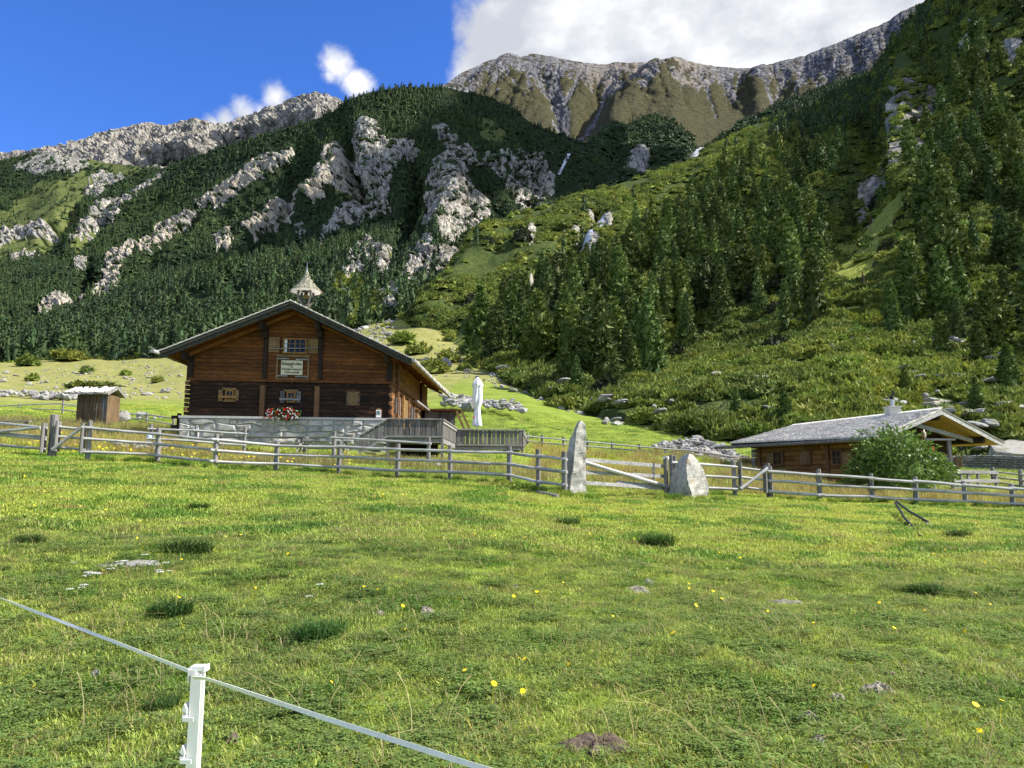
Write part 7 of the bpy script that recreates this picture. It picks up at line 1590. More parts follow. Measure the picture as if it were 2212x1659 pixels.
# waterfalls and streams: sheets of water lying on the slope
def water(name, L, poly, label, lift=0.9):
    xs = [p_[0] for p_ in poly]; ys = [p_[1] for p_ in poly]; m = in_poly(L.VX, L.VY, poly); P = L.P+L.normals()*lift*(L.Y[..., None]/400); V = []; Fc = []; idm = -np.ones(L.VX.shape, int)
    a_, b_ = np.nonzero(m)
    if len(a_) == 0: return
    sel = set(zip(a_.tolist(), b_.tolist()))
    def vid(i, j):
        if idm[i, j] < 0: idm[i, j] = len(V); V.append(P[i, j])
        return idm[i, j]
    for (i, j) in sel:
        if i+1 < L.nx and j+1 < L.ny: Fc.append((vid(i, j), vid(i, j+1), vid(i+1, j+1), vid(i+1, j)))
    me = np_mesh(name, np.array(V), Fc, [M_WATER], True); tag(link(name, me), kind='structure')
water('waterfall', LS, z5([(790, 262), (832, 255), (800, 300), (770, 370), (720, 440), (650, 470), (665, 420), (700, 350), (750, 300)]), '')
water('upper_waterfall', LK, [(1500, 322), (1519, 317), (1516, 340), (1500, 356), (1490, 352), (1496, 335)], '')
water('upper_stream', LK, z6([(1440, 700), (1462, 700), (1475, 775), (1455, 780)]), '')
water('ravine_stream', LD, z2([(2040, 600), (2060, 600), (2000, 720), (1985, 715)]), '')
water('small_waterfall', LD, z2([(1150, 1450), (1185, 1425), (1190, 1440), (1150, 1500), (1140, 1500)]), '')
print('fences and rocks done')

# elder bush in front of the hut
q = U(1945, 1078, 33.4); g0 = gz(q.x, q.y); eb = empty('elder_bush', (q.x, q.y, g0), 0, 'big leafy green elder bush between fence and shingled hut', 'bush')
rr = np.random.RandomState(8); V, Fc, n0 = [], [], 0; wx_, hz_ = 187/F*33.4/2, 133/F*33.4
bb = MB()
for k in range(9): a_ = rr.rand()*6.28; bb.tube([(0.15*math.cos(a_), .15*math.sin(a_), -.2), (.6*math.cos(a_), .5*math.sin(a_), hz_*.5), (1.1*math.cos(a_), .9*math.sin(a_), hz_*.8)], [.05, .035, .015], 5)
bb.build('stem', M_BARK, eb)
for k in range(1500):
    a_ = rr.uniform(0, 6.28); ph = math.acos(rr.uniform(-.35, 1)); rad = rr.uniform(.66, 1.05)*(1+.16*math.sin(3*a_+1)+.13*math.sin(5*ph+2*a_)+.08*math.sin(9*a_+4*ph))
    top = 1.0-.22*(math.cos(a_)*math.sin(ph)); c = np.array([wx_*rad*math.sin(ph)*math.cos(a_), 1.25*rad*math.sin(ph)*math.sin(a_), hz_*(.42+.58*rad*math.cos(ph)*top)])
    if c[2] < .05: continue
    out = np.array([math.sin(ph)*math.cos(a_), math.sin(ph)*math.sin(a_), math.cos(ph)*.6-.15]); out /= np.linalg.norm(out)
    side = np.cross(out, rr.normal(size=3)); side /= np.linalg.norm(side); ln = rr.uniform(.14, .24)
    for s_, t_ in ((0, 1), (-1, .35), (1, .35), (-1, .75), (1, .75)):   # leaflets of one compound leaf
        b0 = c+out*ln*t_; d_ = out*(.6 if s_ else 1)+side*s_*.9+np.array([0, 0, -.25]); d_ /= np.linalg.norm(d_); w_ = np.cross(d_, out+rr.normal(size=3)*.3); w_ /= np.linalg.norm(w_)+1e-9
        l_ = .17; V += [b0, b0+d_*l_*.5+w_*.045, b0+d_*l_, b0+d_*l_*.5-w_*.045]; Fc.append((n0, n0+1, n0+2, n0+3)); n0 += 4
M_ELDER = leaf_mat('elder_leaves', [(0.25, (0.05, 0.10, 0.02)), (0.5, (0.11, 0.19, 0.035)), (0.75, (0.2, 0.3, 0.07))], 1.5, 0.1, 0.01, 0.3, 0.42)
lf = link('leaves', np_mesh('leaves', np.array(V), np.array(Fc, int), [M_ELDER]), eb); lf['kind'] = 'stuff'
bb = MB(); bb.lathe([(wx_*.6, .1), (wx_*.72, hz_*.35), (wx_*.55, hz_*.65), (.05, hz_*.85)], 9); cr = bb.build('inner_foliage', M_ELDER, eb)
# low mounds of weeds around the hut foot
PW_ = [proto('weed_%d' % k_, shrub(80+k_, 50, 7, h=.6, ts=.3), M_BROAD, False) for k_ in range(2)]
wp = []
for (x, y, D) in [(1760, 1062, 34), (1800, 1060, 34.5), (1840, 1068, 34), (1880, 1075, 33.5), (2010, 1082, 34), (2060, 1086, 33), (2090, 1084, 33.5), (2120, 1088, 33)]: q = U(x, y, D); wp.append((q.x, q.y, gz(q.x, q.y)))
gn_scatter('weeds', wp, rs.uniform(.3, .55, len(wp)), rots(len(wp)), rs.randint(0, 2, len(wp)), PW_, 'green weeds and nettles at the foot of the shingled hut', 'weeds')
# isolated dwarf pine mounds on the pasture: single things
for k, (x, y, w, lab) in enumerate([(235, 838, 190, 'long dark dwarf pine hedge behind the outhouse roof'), (190, 839, 100, 'left end of the dwarf pine hedge behind the outhouse'), (70, 822, 36, 'small round dwarf pine between rocks at the left'), (188, 806, 30, 'lone dwarf pine dot on the yellow pasture'), (272, 811, 30, 'low dwarf pine right of centre on the left pasture'), (340, 826, 36, 'dwarf pine cushion nearest the log house roof edge'),
    (950, 712, 26, 'first dark shrub on the central pasture'), (1010, 762, 42, 'dark shrub cushion halfway up the central pasture'), (1060, 742, 40, 'shrub beside the upper path'), (905, 765, 60, 'low shrub carpet above the roof'), (968, 782, 60, 'dense shrub patch on the central pasture'), (930, 808, 90, 'broad dark shrub patch above the terrace'), (1005, 800, 40, 'small conical shrub over the parasol'), (870, 742, 80, 'shrub patch touching the log house roof line'),
    (1210, 880, 70, 'flat juniper mat at the meadow edge'), (1290, 888, 60, 'flat juniper mat left of the outcrop'), (60, 790, 60, 'dark round conifer clump at the far left meadow edge'), (150, 780, 80, 'bushy clump along the far forest edge')]):
    if k == 1: continue
    q = ray_ground(x, y, 40, 450); R_ = w/F*q.y/2
    o = link('dwarf_pine', PS[k % 4].data, None, q-Vector((0, 0, .1)), (0, 0, k*1.1), (R_*1.0, R_*(.5 if w > 100 else .8), min(R_*1.0, 30/F*q.y))); tag(o, lab, 'shrub', None)
    if k == 0: o.scale = (R_*.62, R_*.4, 19/F*q.y); o.location.x -= R_*.35; o.rotation_euler = (0, 0, 0)

# picnic furniture before the stone base
def picnic(vx, vy, D, L, label, rz=0.05):
    q = U(vx, vy, D); z = gz(q.x, q.y); e = empty('picnic_table', (q.x, q.y, z), rz, label, 'table')
    for k in range(3): bb = MB(); bb.box(-L/2, L/2, -.36+k*.25, -.13+k*.25, .72, .76); bb.build('tabletop_plank', M_GREYX, e)
    for s_ in (-1, 1):
        bb = MB(); bb.box(-L/2, L/2, s_*.75-.13, s_*.75+.13, .42, .46); bb.build('seat', M_GREYX, e)
        for x in (-L/2+.3, L/2-.3): bb = MB(); bb.beam((x, s_*.75, 0), (x, s_*.2, .72), .06, .1); bb.build('leg', M_GREYX, e)
    for x in (-L/2+.3, L/2-.3): bb = MB(); bb.beam((x+.05, -.8, .38), (x+.05, .8, .38), .05, .1); bb.build('crossbar', M_GREYX, e)
picnic(560, 974, 36.2, 4.4, 'long grey picnic table with benches before the stone base, under the flower box'); picnic(700, 978, 36.6, 2.6, 'shorter picnic table at the right of the long one')
q = U(345, 975, 34); o_ = MB(); o_.lathe([(.001, 0), (.13, 0), (.14, .1), (.14, .44), (.13, .48), (.001, .48)], 14); bq = U(285, 968, 33.5); ob = link('barrel', np_mesh('barrel', o_.v, o_.f, [M_BLUE], True), None, (bq.x+.75, bq.y, gz(bq.x, bq.y))); tag(ob, 'pale blue plastic barrel half hidden behind the left fence', 'barrel')
bb = MB(); q = U(385, 934, 44); hh = 43/F*44; bb.box(-.1, .1, -.06, .06, -.2, hh); bb.box(-.42, .42, -.09, -.062, hh*.72, hh*.88); bb.box(-.42, .42, -.09, -.062, hh*.25, hh*.4); o = link('wayside_cross', np_mesh('wayside_cross', bb.v, bb.f, [M_WPOST]), None, (q.x, q.y, gz(q.x, q.y))); tag(o, 'dark double-armed wooden post at the left corner of the log house', 'post')
bb = MB(); q = U(20, 905, 40)
be = empty('bench', (q.x, q.y, gz(q.x, q.y)), .05, 'low grey plank bench at the left edge in the flowery grass', 'bench')
bb = MB(); bb.box(-1.4, 1.1, -.15, .15, .42, .47); bb.build('seat', M_GREYX, be)
for x in (-1.1, .8): bb = MB(); bb.box(x, x+.1, -.12, .12, -.1, .42); bb.build('leg', M_GREYX, be)
bb = MB(); bb.box(-1.4, 1.1, -.5, -.3, .2, .25); bb.build('plank', M_GREYX, be)

# electric fence: stake and tape
sb = U(427, 1659, 2.50); st_ = U(430, 1446, 2.55); zb0 = gz(st_.x, st_.y)
stk = empty('fence_stake', (st_.x, st_.y, zb0), 0, 'white plastic electric fence stake with hooks, nearest the camera', 'stake'); hT = st_.z-zb0
bb = MB(); bb.box(-.006, .006, -.019, .019, -.1, hT); bb.box(-.019, -.007, -.006, .006, -.1, hT); bb.box(.007, .019, -.006, .006, -.1, hT); bb.box(-.0165, .0165, -.0225, -.0195, -.1, hT-.01); bb.build('shaft', M_PVC, stk)
bb = MB(); bb.box(-.022, .02, -.02, .022, hT, hT+.012); bb.box(-.026, -.0225, -.024, .02, hT-.035, hT+.008); bb.box(-.024, .0, -.028, -.0235, hT-.012, hT+.004); bb.box(.0205, .026, -.02, .02, hT-.004, hT+.014); bb.build('cap', M_PVC, stk)
for k, dz in enumerate((.133, .257, .38, .5, .62)):
    z = hT-dz; bb = MB(); bb.hexa([(-.034, -.03, z-.008), (-.0195, -.03, z-.018), (-.0195, .0, z-.018), (-.034, .0, z-.008), (-.034, -.03, z+.004), (-.0195, -.03, z+.002), (-.0195, .0, z+.002), (-.034, .0, z+.004)])
    bb.hexa([(-.036, -.03, z+.016), (-.0195, -.03, z+.006), (-.0195, .0, z+.006), (-.036, .0, z+.016), (-.028, -.03, z+.036), (-.0195, -.03, z+.018), (-.0195, .0, z+.018), (-.028, .0, z+.036)])
    bb.box(-.03, .004, -.0345, -.0305, z-.016, z-.004); bb.build('hook', M_PVC, stk)
def tape_run(pts, label_, w=.012, turns=3.0, ph=0.0):
    pts = [Vector(p) for p in pts]; n = 90; V = []; Fc = []
    cum = [0]; 
    for a_, b_ in zip(pts[:-1], pts[1:]): cum.append(cum[-1]+(b_-a_).length)
    for k in range(n+1):
        t = cum[-1]*k/n; p_ = Vector([float(np.interp(t, cum, [q[i] for q in pts])) for i in range(3)]); p2 = Vector([float(np.interp(min(t+.05, cum[-1]), cum, [q[i] for q in pts])) for i in range(3)]); p1 = Vector([float(np.interp(max(t-.05, 0), cum, [q[i] for q in pts])) for i in range(3)]); d = (p2-p1).normalized()
        a_ = ph+turns*math.sin(2.2*t)*.9+t*.5; s1 = d.cross(Vector((0, 0, 1))).normalized(); u1 = s1.cross(d).normalized(); s_ = s1*math.cos(a_)+u1*math.sin(a_); th = d.cross(s_).normalized()*.0009
        V += [p_-s_*w/2-th, p_+s_*w/2-th, p_+s_*w/2+th, p_-s_*w/2+th]
    for k in range(n):
        for q in range(4): Fc.append((4*k+q, 4*k+(q+1) % 4, 4*k+4+(q+1) % 4, 4*k+4+q))
    return V, Fc
tp0 = U(422, 1455, 2.54); V, Fc = tape_run([U(-700, 1100, 9.0), U(-250, 1210, 5.6), U(0, 1292, 4.22), U(210, 1372, 3.28), tp0], '', turns=.8)
V2, F2 = tape_run([tp0+Vector((.005, -.03, -.005)), U(446, 1466, 2.50), U(700, 1551, 2.1), U(1040, 1659, 1.75), U(1500, 1790, 1.4)], '', turns=.5, ph=1.0)
n0 = len(V); me = np_mesh('fence_tape', [tuple(v) for v in V+V2], Fc+[tuple(i+n0 for i in f) for f in F2], [M_TAPE]); tag(link('fence_tape', me), 'white electric fence tape strung past the plastic stake in the foreground', 'fence tape')
# hose in the grass at the right, fallen rail by the standing stone, half-buried slab
def gpt(vx, vy, dz=0.0): q = ray_ground(vx, vy, 3, 60); return Vector((q.x, q.y, q.z+dz))
bb = MB(); bb.tube([gpt(1990, 1163, .03), gpt(1955, 1130, .12), gpt(1936, 1108, .3), gpt(1938, 1107, .33), gpt(1965, 1120, .2), gpt(2005, 1133, .06)], .035, 7); o = bb.build('hose', M_PIPE); tag(o, 'kinked black hose sticking out of the grass in front of the right fence', 'hose')
a = gpt(1162, 1067, .05); c = gpt(1205, 1076, .05); bb = MB(); bb.tube([a, c], .06, 7); o = bb.build('fallen_rail', M_POST); tag(o, 'short fallen rail in the shade left of the standing stone', 'rail')
M_SLAB = stone_mat('pale_slab', (.3, .3, .28), (.5, .5, .47), (.62, .62, .6), 3, .05)
q = gpt(277, 1223); o = link('flat_stone', RMB[1], None, q+Vector((0, 0, .0)), (0, 0, .3), (.42, .16, .10)); o.data = RMB[1]; tag(o, 'flat pale stone half buried in the grass behind the yarrow', 'stone')
def mound(vx, vy, wpx, label, mat, h=.05, name='soil_patch', cat='soil patch', asp=.5):
    q = gpt(vx, vy); R_ = wpx/F*q.y/2; V = []; Fc = []; nr, nt_ = 14, 40; rr = np.random.RandomState(int(vx))
    for i in range(nr+1):
        for k in range(nt_):
            a_ = 2*math.pi*k/nt_; e_ = 1+.28*math.sin(2*a_+vx)+.18*math.sin(5*a_+vy)+.1*math.sin(9*a_); r = R_*e_*i/nr; x, y = r*math.cos(a_), r*math.sin(a_)*(1.1 if asp > .45 else .8)
            V.append((x, y, 0))
    V = np.array(V, float); gx = ground_z(q.x+V[:, 0], q.y+V[:, 1])-q.z; rad = np.repeat(np.arange(nr+1)/nr, nt_); bump_ = fbm(V[:, 0]*9, V[:, 1]*9, vx, 4)*.022+.006*ridged(V[:, 0]*30, V[:, 1]*30, .3, 3)
    V[:, 2] = gx+h*(1-rad**2)+bump_*(1-rad**3)+.012-.03*rad**4
    for i in range(nr):
        for k in range(nt_): Fc.append((i*nt_+k, i*nt_+(k+1) % nt_, (i+1)*nt_+(k+1) % nt_, (i+1)*nt_+k))
    o = link(name, np_mesh(name, V, Fc, [mat], False), None, q); tag(o, label, cat); return q, R_
BARE = []
for a_ in [(1290, 1613, 128, 'large patch of churned brown soil at the bottom of the meadow', M_SOIL, .03, 'soil_patch', 'soil patch'), (1892, 1492, 70, 'dried cow pat, the largest of the pale ones at the right', M_DUNG, .03, 'cow_pat', 'cow pat'), (1812, 1515, 30, 'small dried cow pat left of the largest one', M_DUNG, .03, 'cow_pat', 'cow pat'),
    (1772, 1606, 44, 'dark dried cow pat lowest at the right', M_DUNG, .03, 'cow_pat', 'cow pat'), (1742, 1556, 40, 'grey dried cow pat between two others', M_DUNG, .03, 'cow_pat', 'cow pat'), (922, 1325, 46, 'dry brown cow pat in the middle of the meadow', M_DUNG, .04, 'cow_pat', 'cow pat'),
    (820, 1330, 22, 'small grey cow pat left of the brown one', M_DUNG, .03, 'cow_pat', 'cow pat'), (500, 1602, 40, 'small patch of bare reddish soil right of the white stake', M_SOIL, .02, 'soil_patch', 'soil patch'), (1392, 1222, 40, 'narrow bare soil strip in the mid meadow', M_SOIL, .02, 'soil_patch', 'soil patch'),
    (1700, 1302, 80, 'thin worn brown patch right of the meadow centre', M_DUNG, .01, 'soil_patch', 'soil patch'), (1380, 1275, 60, 'worn pale patch below the narrow soil strip', M_DUNG, .01, 'soil_patch', 'soil patch'), (1925, 1463, 26, 'dark cow pat above the largest pale one', M_DUNG, .03, 'cow_pat', 'cow pat')]:
    BARE.append(mound(*a_))
for (vx, vy, s, lab) in [(203, 1462, .05, 'little pale stone in the grass left of the white stake'), (1112, 1271, .05, 'white pebble in the middle of the meadow'), (1402, 1262, .08, 'white stone lying below the gate area'), (2004, 1133, .08, 'pale stone at the end of the black hose'), (1402-130, 1073, .09, 'flat white stone at the foot of the standing stone')]:
    q = gpt(vx, vy); o = place_rock(q, s, 'stone', RM[2]); tag(o, lab, 'stone')

# ================================================================== GRASS AND FLOWERS
def grass_mat(name, stops, hv=.2, trans=.35):
    return leaf_mat(name, stops, 2.0, hv, .015, trans, .6)
M_GR = grass_mat('green_blades', [(0.2, (0.2153, 0.2948, 0.0415)), (0.5, (0.4152, 0.4892, 0.0746)), (0.72, (0.6150, 0.6272, 0.1329)), (0.92, (0.8610, 0.7276, 0.2656))])
M_GRD = grass_mat('dark_blades', [(0.25, (0.0897, 0.1862, 0.0179)), (0.5, (0.1794, 0.3104, 0.0372)), (0.8, (0.3140, 0.4140, 0.0648))])
M_STRAW = grass_mat('straw_blades', [(0.25, (0.210, 0.179, 0.047)), (0.5, (0.378, 0.304, 0.104)), (0.8, (0.546, 0.462, 0.189))])
M_CLOV = grass_mat('clover_leaves', [(0.25, (0.11, 0.17, 0.03)), (0.5, (0.2, 0.29, 0.055)), (0.8, (0.31, 0.39, 0.1))], .15, .3)
def clump(seed, n, R, hmin, hmax, w, bend=.5, segs=2):
    rr = np.random.RandomState(seed); V = []; Fc = []
    for k in range(n):
        a_ = rr.rand()*6.283; r = R*math.sqrt(rr.rand()); b0 = np.array([r*math.cos(a_), r*math.sin(a_), -.01]); h = rr.uniform(hmin, hmax); az = rr.rand()*6.283; bd = h*bend*rr.uniform(.3, 1.3)
        dr = np.array([math.cos(az), math.sin(az), 0]); sd = np.array([-math.sin(az+.6*rr.normal()), math.cos(az), 0])*w/2*rr.uniform(.7, 1.3); n0 = len(V)
        m_ = b0+dr*bd*.35+np.array([0, 0, h*.62]); t_ = b0+dr*bd+np.array([0, 0, h*rr.uniform(.75, 1)])
        V += [b0-sd, b0+sd, m_+sd*.8, m_-sd*.8, t_]; Fc += [(n0, n0+1, n0+2), (n0, n0+2, n0+3), (n0+3, n0+2, n0+4)]
    return np.array(V), np.array(Fc, int)
def clover(seed, n, R):
    rr = np.random.RandomState(seed); V = []; Fc = []
    for k in range(n):
        a_ = rr.rand()*6.283; r = R*math.sqrt(rr.rand()); c = np.array([r*math.cos(a_), r*math.sin(a_), rr.uniform(.015, .05)]); s = rr.uniform(.009, .018); tn = rr.normal(size=3)*.35; 
        for q in range(3):
            b_ = a_+q*2.094; d = np.array([math.cos(b_), math.sin(b_), 0])+tn*.5; sd = np.array([-math.sin(b_), math.cos(b_), 0]); n0 = len(V)
            V += [c, c+d*s+sd*s*.55, c+d*s*1.5, c+d*s-sd*s*.55]; Fc += [(n0, n0+1, n0+2), (n0, n0+2, n0+3)]
    return np.array(V), np.array(Fc, int)
def po(name, VF, mat): return bpy.data.objects.new(name, np_mesh(name, VF[0], VF[1], [mat]))
PG_ = [po('turf_a', clump(1, 80, .17, .02, .055, .007, .9), M_GR), po('turf_b', clump(2, 80, .17, .02, .06, .0065, .8), M_GR), po('turf_c', clump(3, 60, .17, .02, .06, .007, 1.0), M_GRD), po('clover', clover(4, 46, .17), M_CLOV), po('turf_d', clump(5, 34, .18, .03, .10, .0045, 1.1), M_STRAW)]
PGF = [po('turf_far_a', clump(11, 70, .3, .03, .075, .015, .9), M_GR), po('turf_far_b', clump(12, 70, .3, .03, .085, .015, .9), M_GRD), po('turf_far_c', clump(13, 40, .3, .05, .14, .011, .8), M_STRAW)]
PT = [po('tuft_a', clump(21, 150, .16, .12, .30, .007, .8), M_GRD), po('tuft_b', clump(22, 130, .18, .10, .26, .007, .9), M_GR)]
PSTR = [po('tall_a', clump(31, 40, .3, .35, .75, .012, .45), M_STRAW), po('tall_b', clump(32, 50, .3, .25, .5, .013, .5), M_GR)]
rg = np.random.RandomState(77)
def field_pts(n, D0, D1, pw=0.0, amin=-.74, amax=.80):
    u = rg.rand(n*2); D = (D0**(2-pw)+(D1**(2-pw)-D0**(2-pw))*u)**(1/(2-pw)); a_ = rg.uniform(amin, amax, n*2); x = a_*D; y = D
    keep = np.ones(n*2, bool)
    for q, R_ in BARE:
        d = np.hypot((x-q.x), (y-q.y)/1.0); keep &= (d > R_*rg.uniform(.85, 1.2, n*2))
    k = np.nonzero(keep)[0][:n]; x, y = x[k], y[k]; return np.stack([x, y, ground_z(x, y)], 1)
p = field_pts(13500, 3.6, 13, .55); n = len(p); nn = fbm(p[:, 0]/1.1, p[:, 1]/1.1, 2, 3); n2 = fbm(p[:, 0]/.28, p[:, 1]/.28, 9, 2)
idx = np.where(n2 > .32, 3, np.where(nn > .3, 2, rg.randint(0, 2, n))); idx = np.where(rg.rand(n) < .10+.14*(nn < -.25), 4, idx); idx = np.where(rg.rand(n) < .16, 3, idx)
gn_scatter('grass', p, rg.uniform(.75, 1.25, n)*(1+.25*nn), rots(n, .06), idx, PG_, 'short grazed green grass with clover in the foreground', 'grass')
p = field_pts(17000, 12.5, 30, .6); n = len(p); nn = fbm(p[:, 0]/1.6, p[:, 1]/1.6, 2, 3)
idx = np.where(nn > .2, 1, 0); idx = np.where(rg.rand(n) < .05+.12*(nn < -.25), 2, idx)
gn_scatter('mid_grass', p, rg.uniform(.7, 1.2, n)*(1+.25*nn), rots(n, .05), idx, PGF, 'green grass of the meadow up to the fence', 'grass')
p = field_pts(12000, 29, 75, .7); n = len(p); nn = fbm(p[:, 0]/2.2, p[:, 1]/2.2, 2, 3); idx = np.where(nn > .25, 1, 0); idx = np.where(rg.rand(n) < .05, 2, idx)
gn_scatter('far_grass', p, rg.uniform(1.0, 1.9, n), rots(n, .05), idx, PGF, 'grass of the meadow beyond the fence', 'grass')
# tall straw grass behind the fence
p = field_pts(9000, 29, 47, .6); nn = fbm(p[:, 0]/4, p[:, 1]/4, 7.7, 3); vxp = p[:, 0]/p[:, 1]/cp*F+CX
keep = (nn+.45*rg.rand(len(p)) > np.where((vxp > 380) & (vxp < 900), .12, -.05)) & ~((p[:, 0] > 15) & (p[:, 1] > 34)) & ~((vxp > 380) & (vxp < 1150) & (p[:, 1] > 34.5)); p = p[keep]; n = len(p)
gn_scatter('straw_grass', p, rg.uniform(.5, .95, n), rots(n, .08), np.where(rg.rand(n) < .72, 0, 1), PSTR, 'tall straw-coloured seeding grass behind the fence', 'grass')
# a fringe of longer grass at the fence foot and round the stones
fr_ = []
for P_ in (PA, PB_, PC):
    for (a_, _), (b_, _) in zip(P_[:-1], P_[1:]):
        for k in range(26): t = rg.rand(); q = a_.lerp(b_, t); fr_.append((q.x+rg.normal()*.1, q.y+rg.normal()*.18, 0))
for vx, D, w in ((1237, 24.0, .7), (1492, 25.9, 1.1)):
    c = U(vx, 1075, D)
    for k in range(40): fr_.append((c.x+rg.uniform(-w, w), c.y-.1+rg.normal()*.18, 0))
fr_ = np.array(fr_); fr_[:, 2] = ground_z(fr_[:, 0], fr_[:, 1]); n = len(fr_)
gn_scatter('fringe_grass', fr_, rg.uniform(.5, 1.1, n), rots(n, .1), rg.randint(0, 2, n), PT, 'longer grass left standing along the fence foot and stones', 'grass')
M_WEED = grass_mat('weed_leaves', [(0.25, (0.035, 0.085, 0.012)), (0.5, (0.075, 0.15, 0.022)), (0.8, (0.16, 0.25, 0.05))])
WT = []
for k in range(3):
    V1, F1 = clump(61+k, 420, .2, .08, .24, .008, 1.0); V2_, F2_ = clover(71+k, 160, .2); V2_ = V2_*np.array([1, 1, 2.6])*np.array([1.0, 1.0, 1.0]); V2_[:, :2] *= 1.0
    WT.append(np_mesh('weed_tuft', np.vstack([V1, V2_]), np.vstack([F1, F2_+len(V1)]), [M_WEED]))
# darker tufts that stand out, each a thing
for k, (vx, vy, w, lab) in enumerate([(405, 1195, 105, 'tall dark tuft of grass left of the meadow centre'), (690, 1378, 130, 'large dark green grass tuft in the left foreground'), (1420, 1178, 90, 'grass tuft with straw stalks below the boulder'), (2000, 1282, 80, 'dark grass tuft at the right side of the meadow'), (1410, 1482, 50, 'small tuft with one tall bleached stalk'),
      (370, 1330, 120, 'long grass mound with white yarrow at the left'), (60, 1175, 70, 'broad-leaved tuft near the left edge'), (350, 1530, 80, 'low dark tuft left of the white stake'), (1230, 1135, 60, 'thin tuft below the standing stone'), (430, 1100, 50, 'pale tuft below the left fence'), (2070, 1160, 60, 'straw tuft by the black hose')]):
    q = gpt(vx, vy); s = w/F*q.y/.42; o = link('grass_tuft', WT[k % 3], None, q, (0, 0, k), (s, s*.8, s*.7)); tag(o, lab, 'grass tuft')
# seed stalks and flowers
def stalks(seed, n, R):
    rr = np.random.RandomState(seed); V = []; Fc = []
    for k in range(n):
        a_ = rr.rand()*6.283; r = R*math.sqrt(rr.rand()); b0 = np.array([r*math.cos(a_), r*math.sin(a_), 0]); az = rr.rand()*6.283; h = rr.uniform(.12, .34); dr = np.array([math.cos(az), math.sin(az), 0]); sd = np.array([-math.sin(az), math.cos(az), 0])*.0016; lean = rr.uniform(.3, 1.6)*h; P_ = [b0+dr*lean*t**1.7+np.array([0, 0, h*t*(1-.35*t*t)]) for t in (0, .35, .7, 1)]
        n0 = len(V)
        for q, p_ in enumerate(P_): V += [p_-sd*(2.2 if q == 3 else 1), p_+sd*(2.2 if q == 3 else 1)]
        for q in range(3): Fc.append((n0+2*q, n0+2*q+1, n0+2*q+3)); Fc.append((n0+2*q, n0+2*q+3, n0+2*q+2))
    return np.array(V), np.array(Fc, int)
PSK_ = [po('stalks_%d' % k, stalks(90+k, 9, .25), M_STRAW) for k in range(3)]
p = field_pts(650, 3.8, 24, .8); n = len(p); nn = fbm(p[:, 0]/2, p[:, 1]/2, 5, 3); p = p[nn > -.1]; n = len(p)
gn_scatter('seed_stalks', p, rg.uniform(.6, 1.4, n), rots(n, .1), rg.randint(0, 3, n), PSK_, 'bleached seed stalks leaning over the grass', 'grass')
M_YEL = simple_mat('yellow_petals', (0.86, 0.62, 0.01), 0.6, 0.2, 0.05)
def flower(seed, r, h, mat2):
    rr = np.random.RandomState(seed); V = []; Fc = []; nn_ = 11
    c = np.array([.01, 0, h]); n0 = 0; V.append(c+np.array([0, 0, .002]))
    for k in range(nn_*2): a_ = 2*math.pi*k/(nn_*2); q = r*(1 if k % 2 == 0 else .72); V.append(c+np.array([q*math.cos(a_), q*math.sin(a_)*.95-.15*r, q*math.sin(a_)*.5]))
    for k in range(nn_*2): Fc.append((0, 1+k, 1+(k+1) % (nn_*2)))
    n0 = len(V); V += [np.array([-.001, 0, 0]), np.array([.0015, 0, 0]), c]; Fc.append((n0, n0+1, n0+2)); return np.array(V), np.array(Fc, int)
PFL = [po('hawkbit_%d' % k, flower(k, .016, .07+.03*k, None), M_YEL) for k in range(3)]
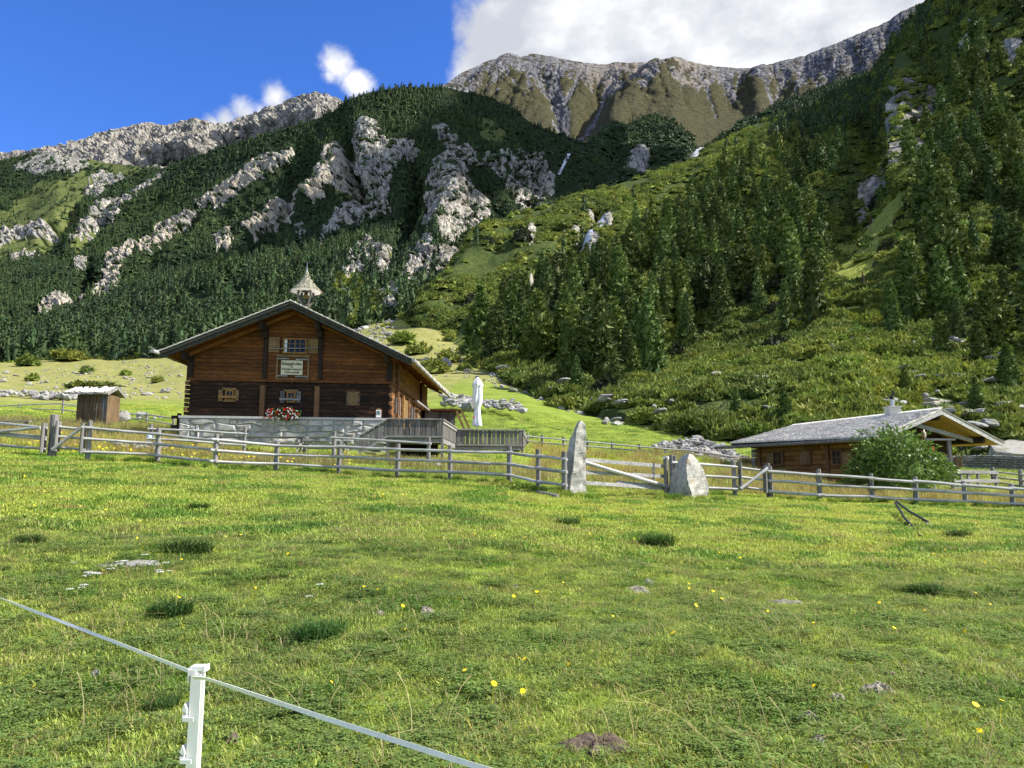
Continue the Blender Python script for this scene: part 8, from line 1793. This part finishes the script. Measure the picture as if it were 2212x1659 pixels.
p = field_pts(260, 4.2, 22, .7); nn = fbm(p[:, 0]/2.5, p[:, 1]/2.5, 15, 2); p = p[(nn > -.25)]; pf2 = field_pts(700, 28, 36, .5, -.74, -.2); pf2 = pf2[fbm(pf2[:, 0]/2, pf2[:, 1]/2, 4, 2) > -.1]; pp_ = np.vstack([p, pf2]); n = len(pp_)
gn_scatter('yellow_flowers', pp_, np.concatenate([rg.uniform(.9, 1.5, len(p)), rg.uniform(2.0, 3.2, len(pf2))]), rots(n, .25), rg.randint(0, 3, n), PFL, 'small yellow hawkbit flowers dotted over the meadow', 'flowers')
def yarrow_mesh():
    rr = np.random.RandomState(3); V = []; Fc = []
    for k in range(26):
        a_ = rr.rand()*6.283; r = .032*math.sqrt(rr.rand()); c = np.array([r*math.cos(a_), r*math.sin(a_), .2+.006*rr.rand()-r*r*3]); n0 = len(V)
        for q in range(5): b_ = q*1.2566; V.append(c+np.array([.006*math.cos(b_), .006*math.sin(b_), rr.uniform(0, .002)]))
        Fc.append((n0, n0+1, n0+2, n0+3, n0+4))
    head = np_mesh('flower_head', V, Fc, [M_PETALW]); bb = MB(); bb.tube([(0, 0, 0), (.004, .003, .1), (0, 0, .2)], [.002, .002, .0015], 5)
    for k in range(6): a_ = k*1.05; bb.tube([(0, 0, .16), (.018*math.cos(a_), .018*math.sin(a_), .197)], [.001, .001], 4)
    return head, np_mesh('stem', bb.v, bb.f, [M_GRD])
yh, ys_ = yarrow_mesh()
Z7l = lambda x, y: ((x/1.7015)/1.8227, (2100+y/1.7015)/1.8227)
for k, (x, y) in enumerate([(455, 470), (545, 465), (535, 443), (565, 405), (600, 388), (635, 360), (580, 378), (640, 375), (730, 338), (785, 268), (800, 285), (825, 280), (828, 240), (960, 230), (980, 262), (1020, 248), (1105, 300), (1130, 315), (1057, 327), (1060, 360), (2135, 450), (2065, 495), (1000, 262), (487, 255)]):
    vx, vy = Z7l(x, y); q = gpt(vx, vy+24); s_ = rnd.uniform(1.0, 1.4); e = empty('yarrow', q, k, 'white flat-topped yarrow in the left foreground grass' if x < 1500 else 'white yarrow beside the large dark tuft', 'flower', 'white yarrow heads in the left foreground' if x < 1500 else 'white yarrow by the large tuft')
    e.scale = (s_, s_, s_); link('flower_head', yh, e); link('stem', ys_, e)
print('details done')
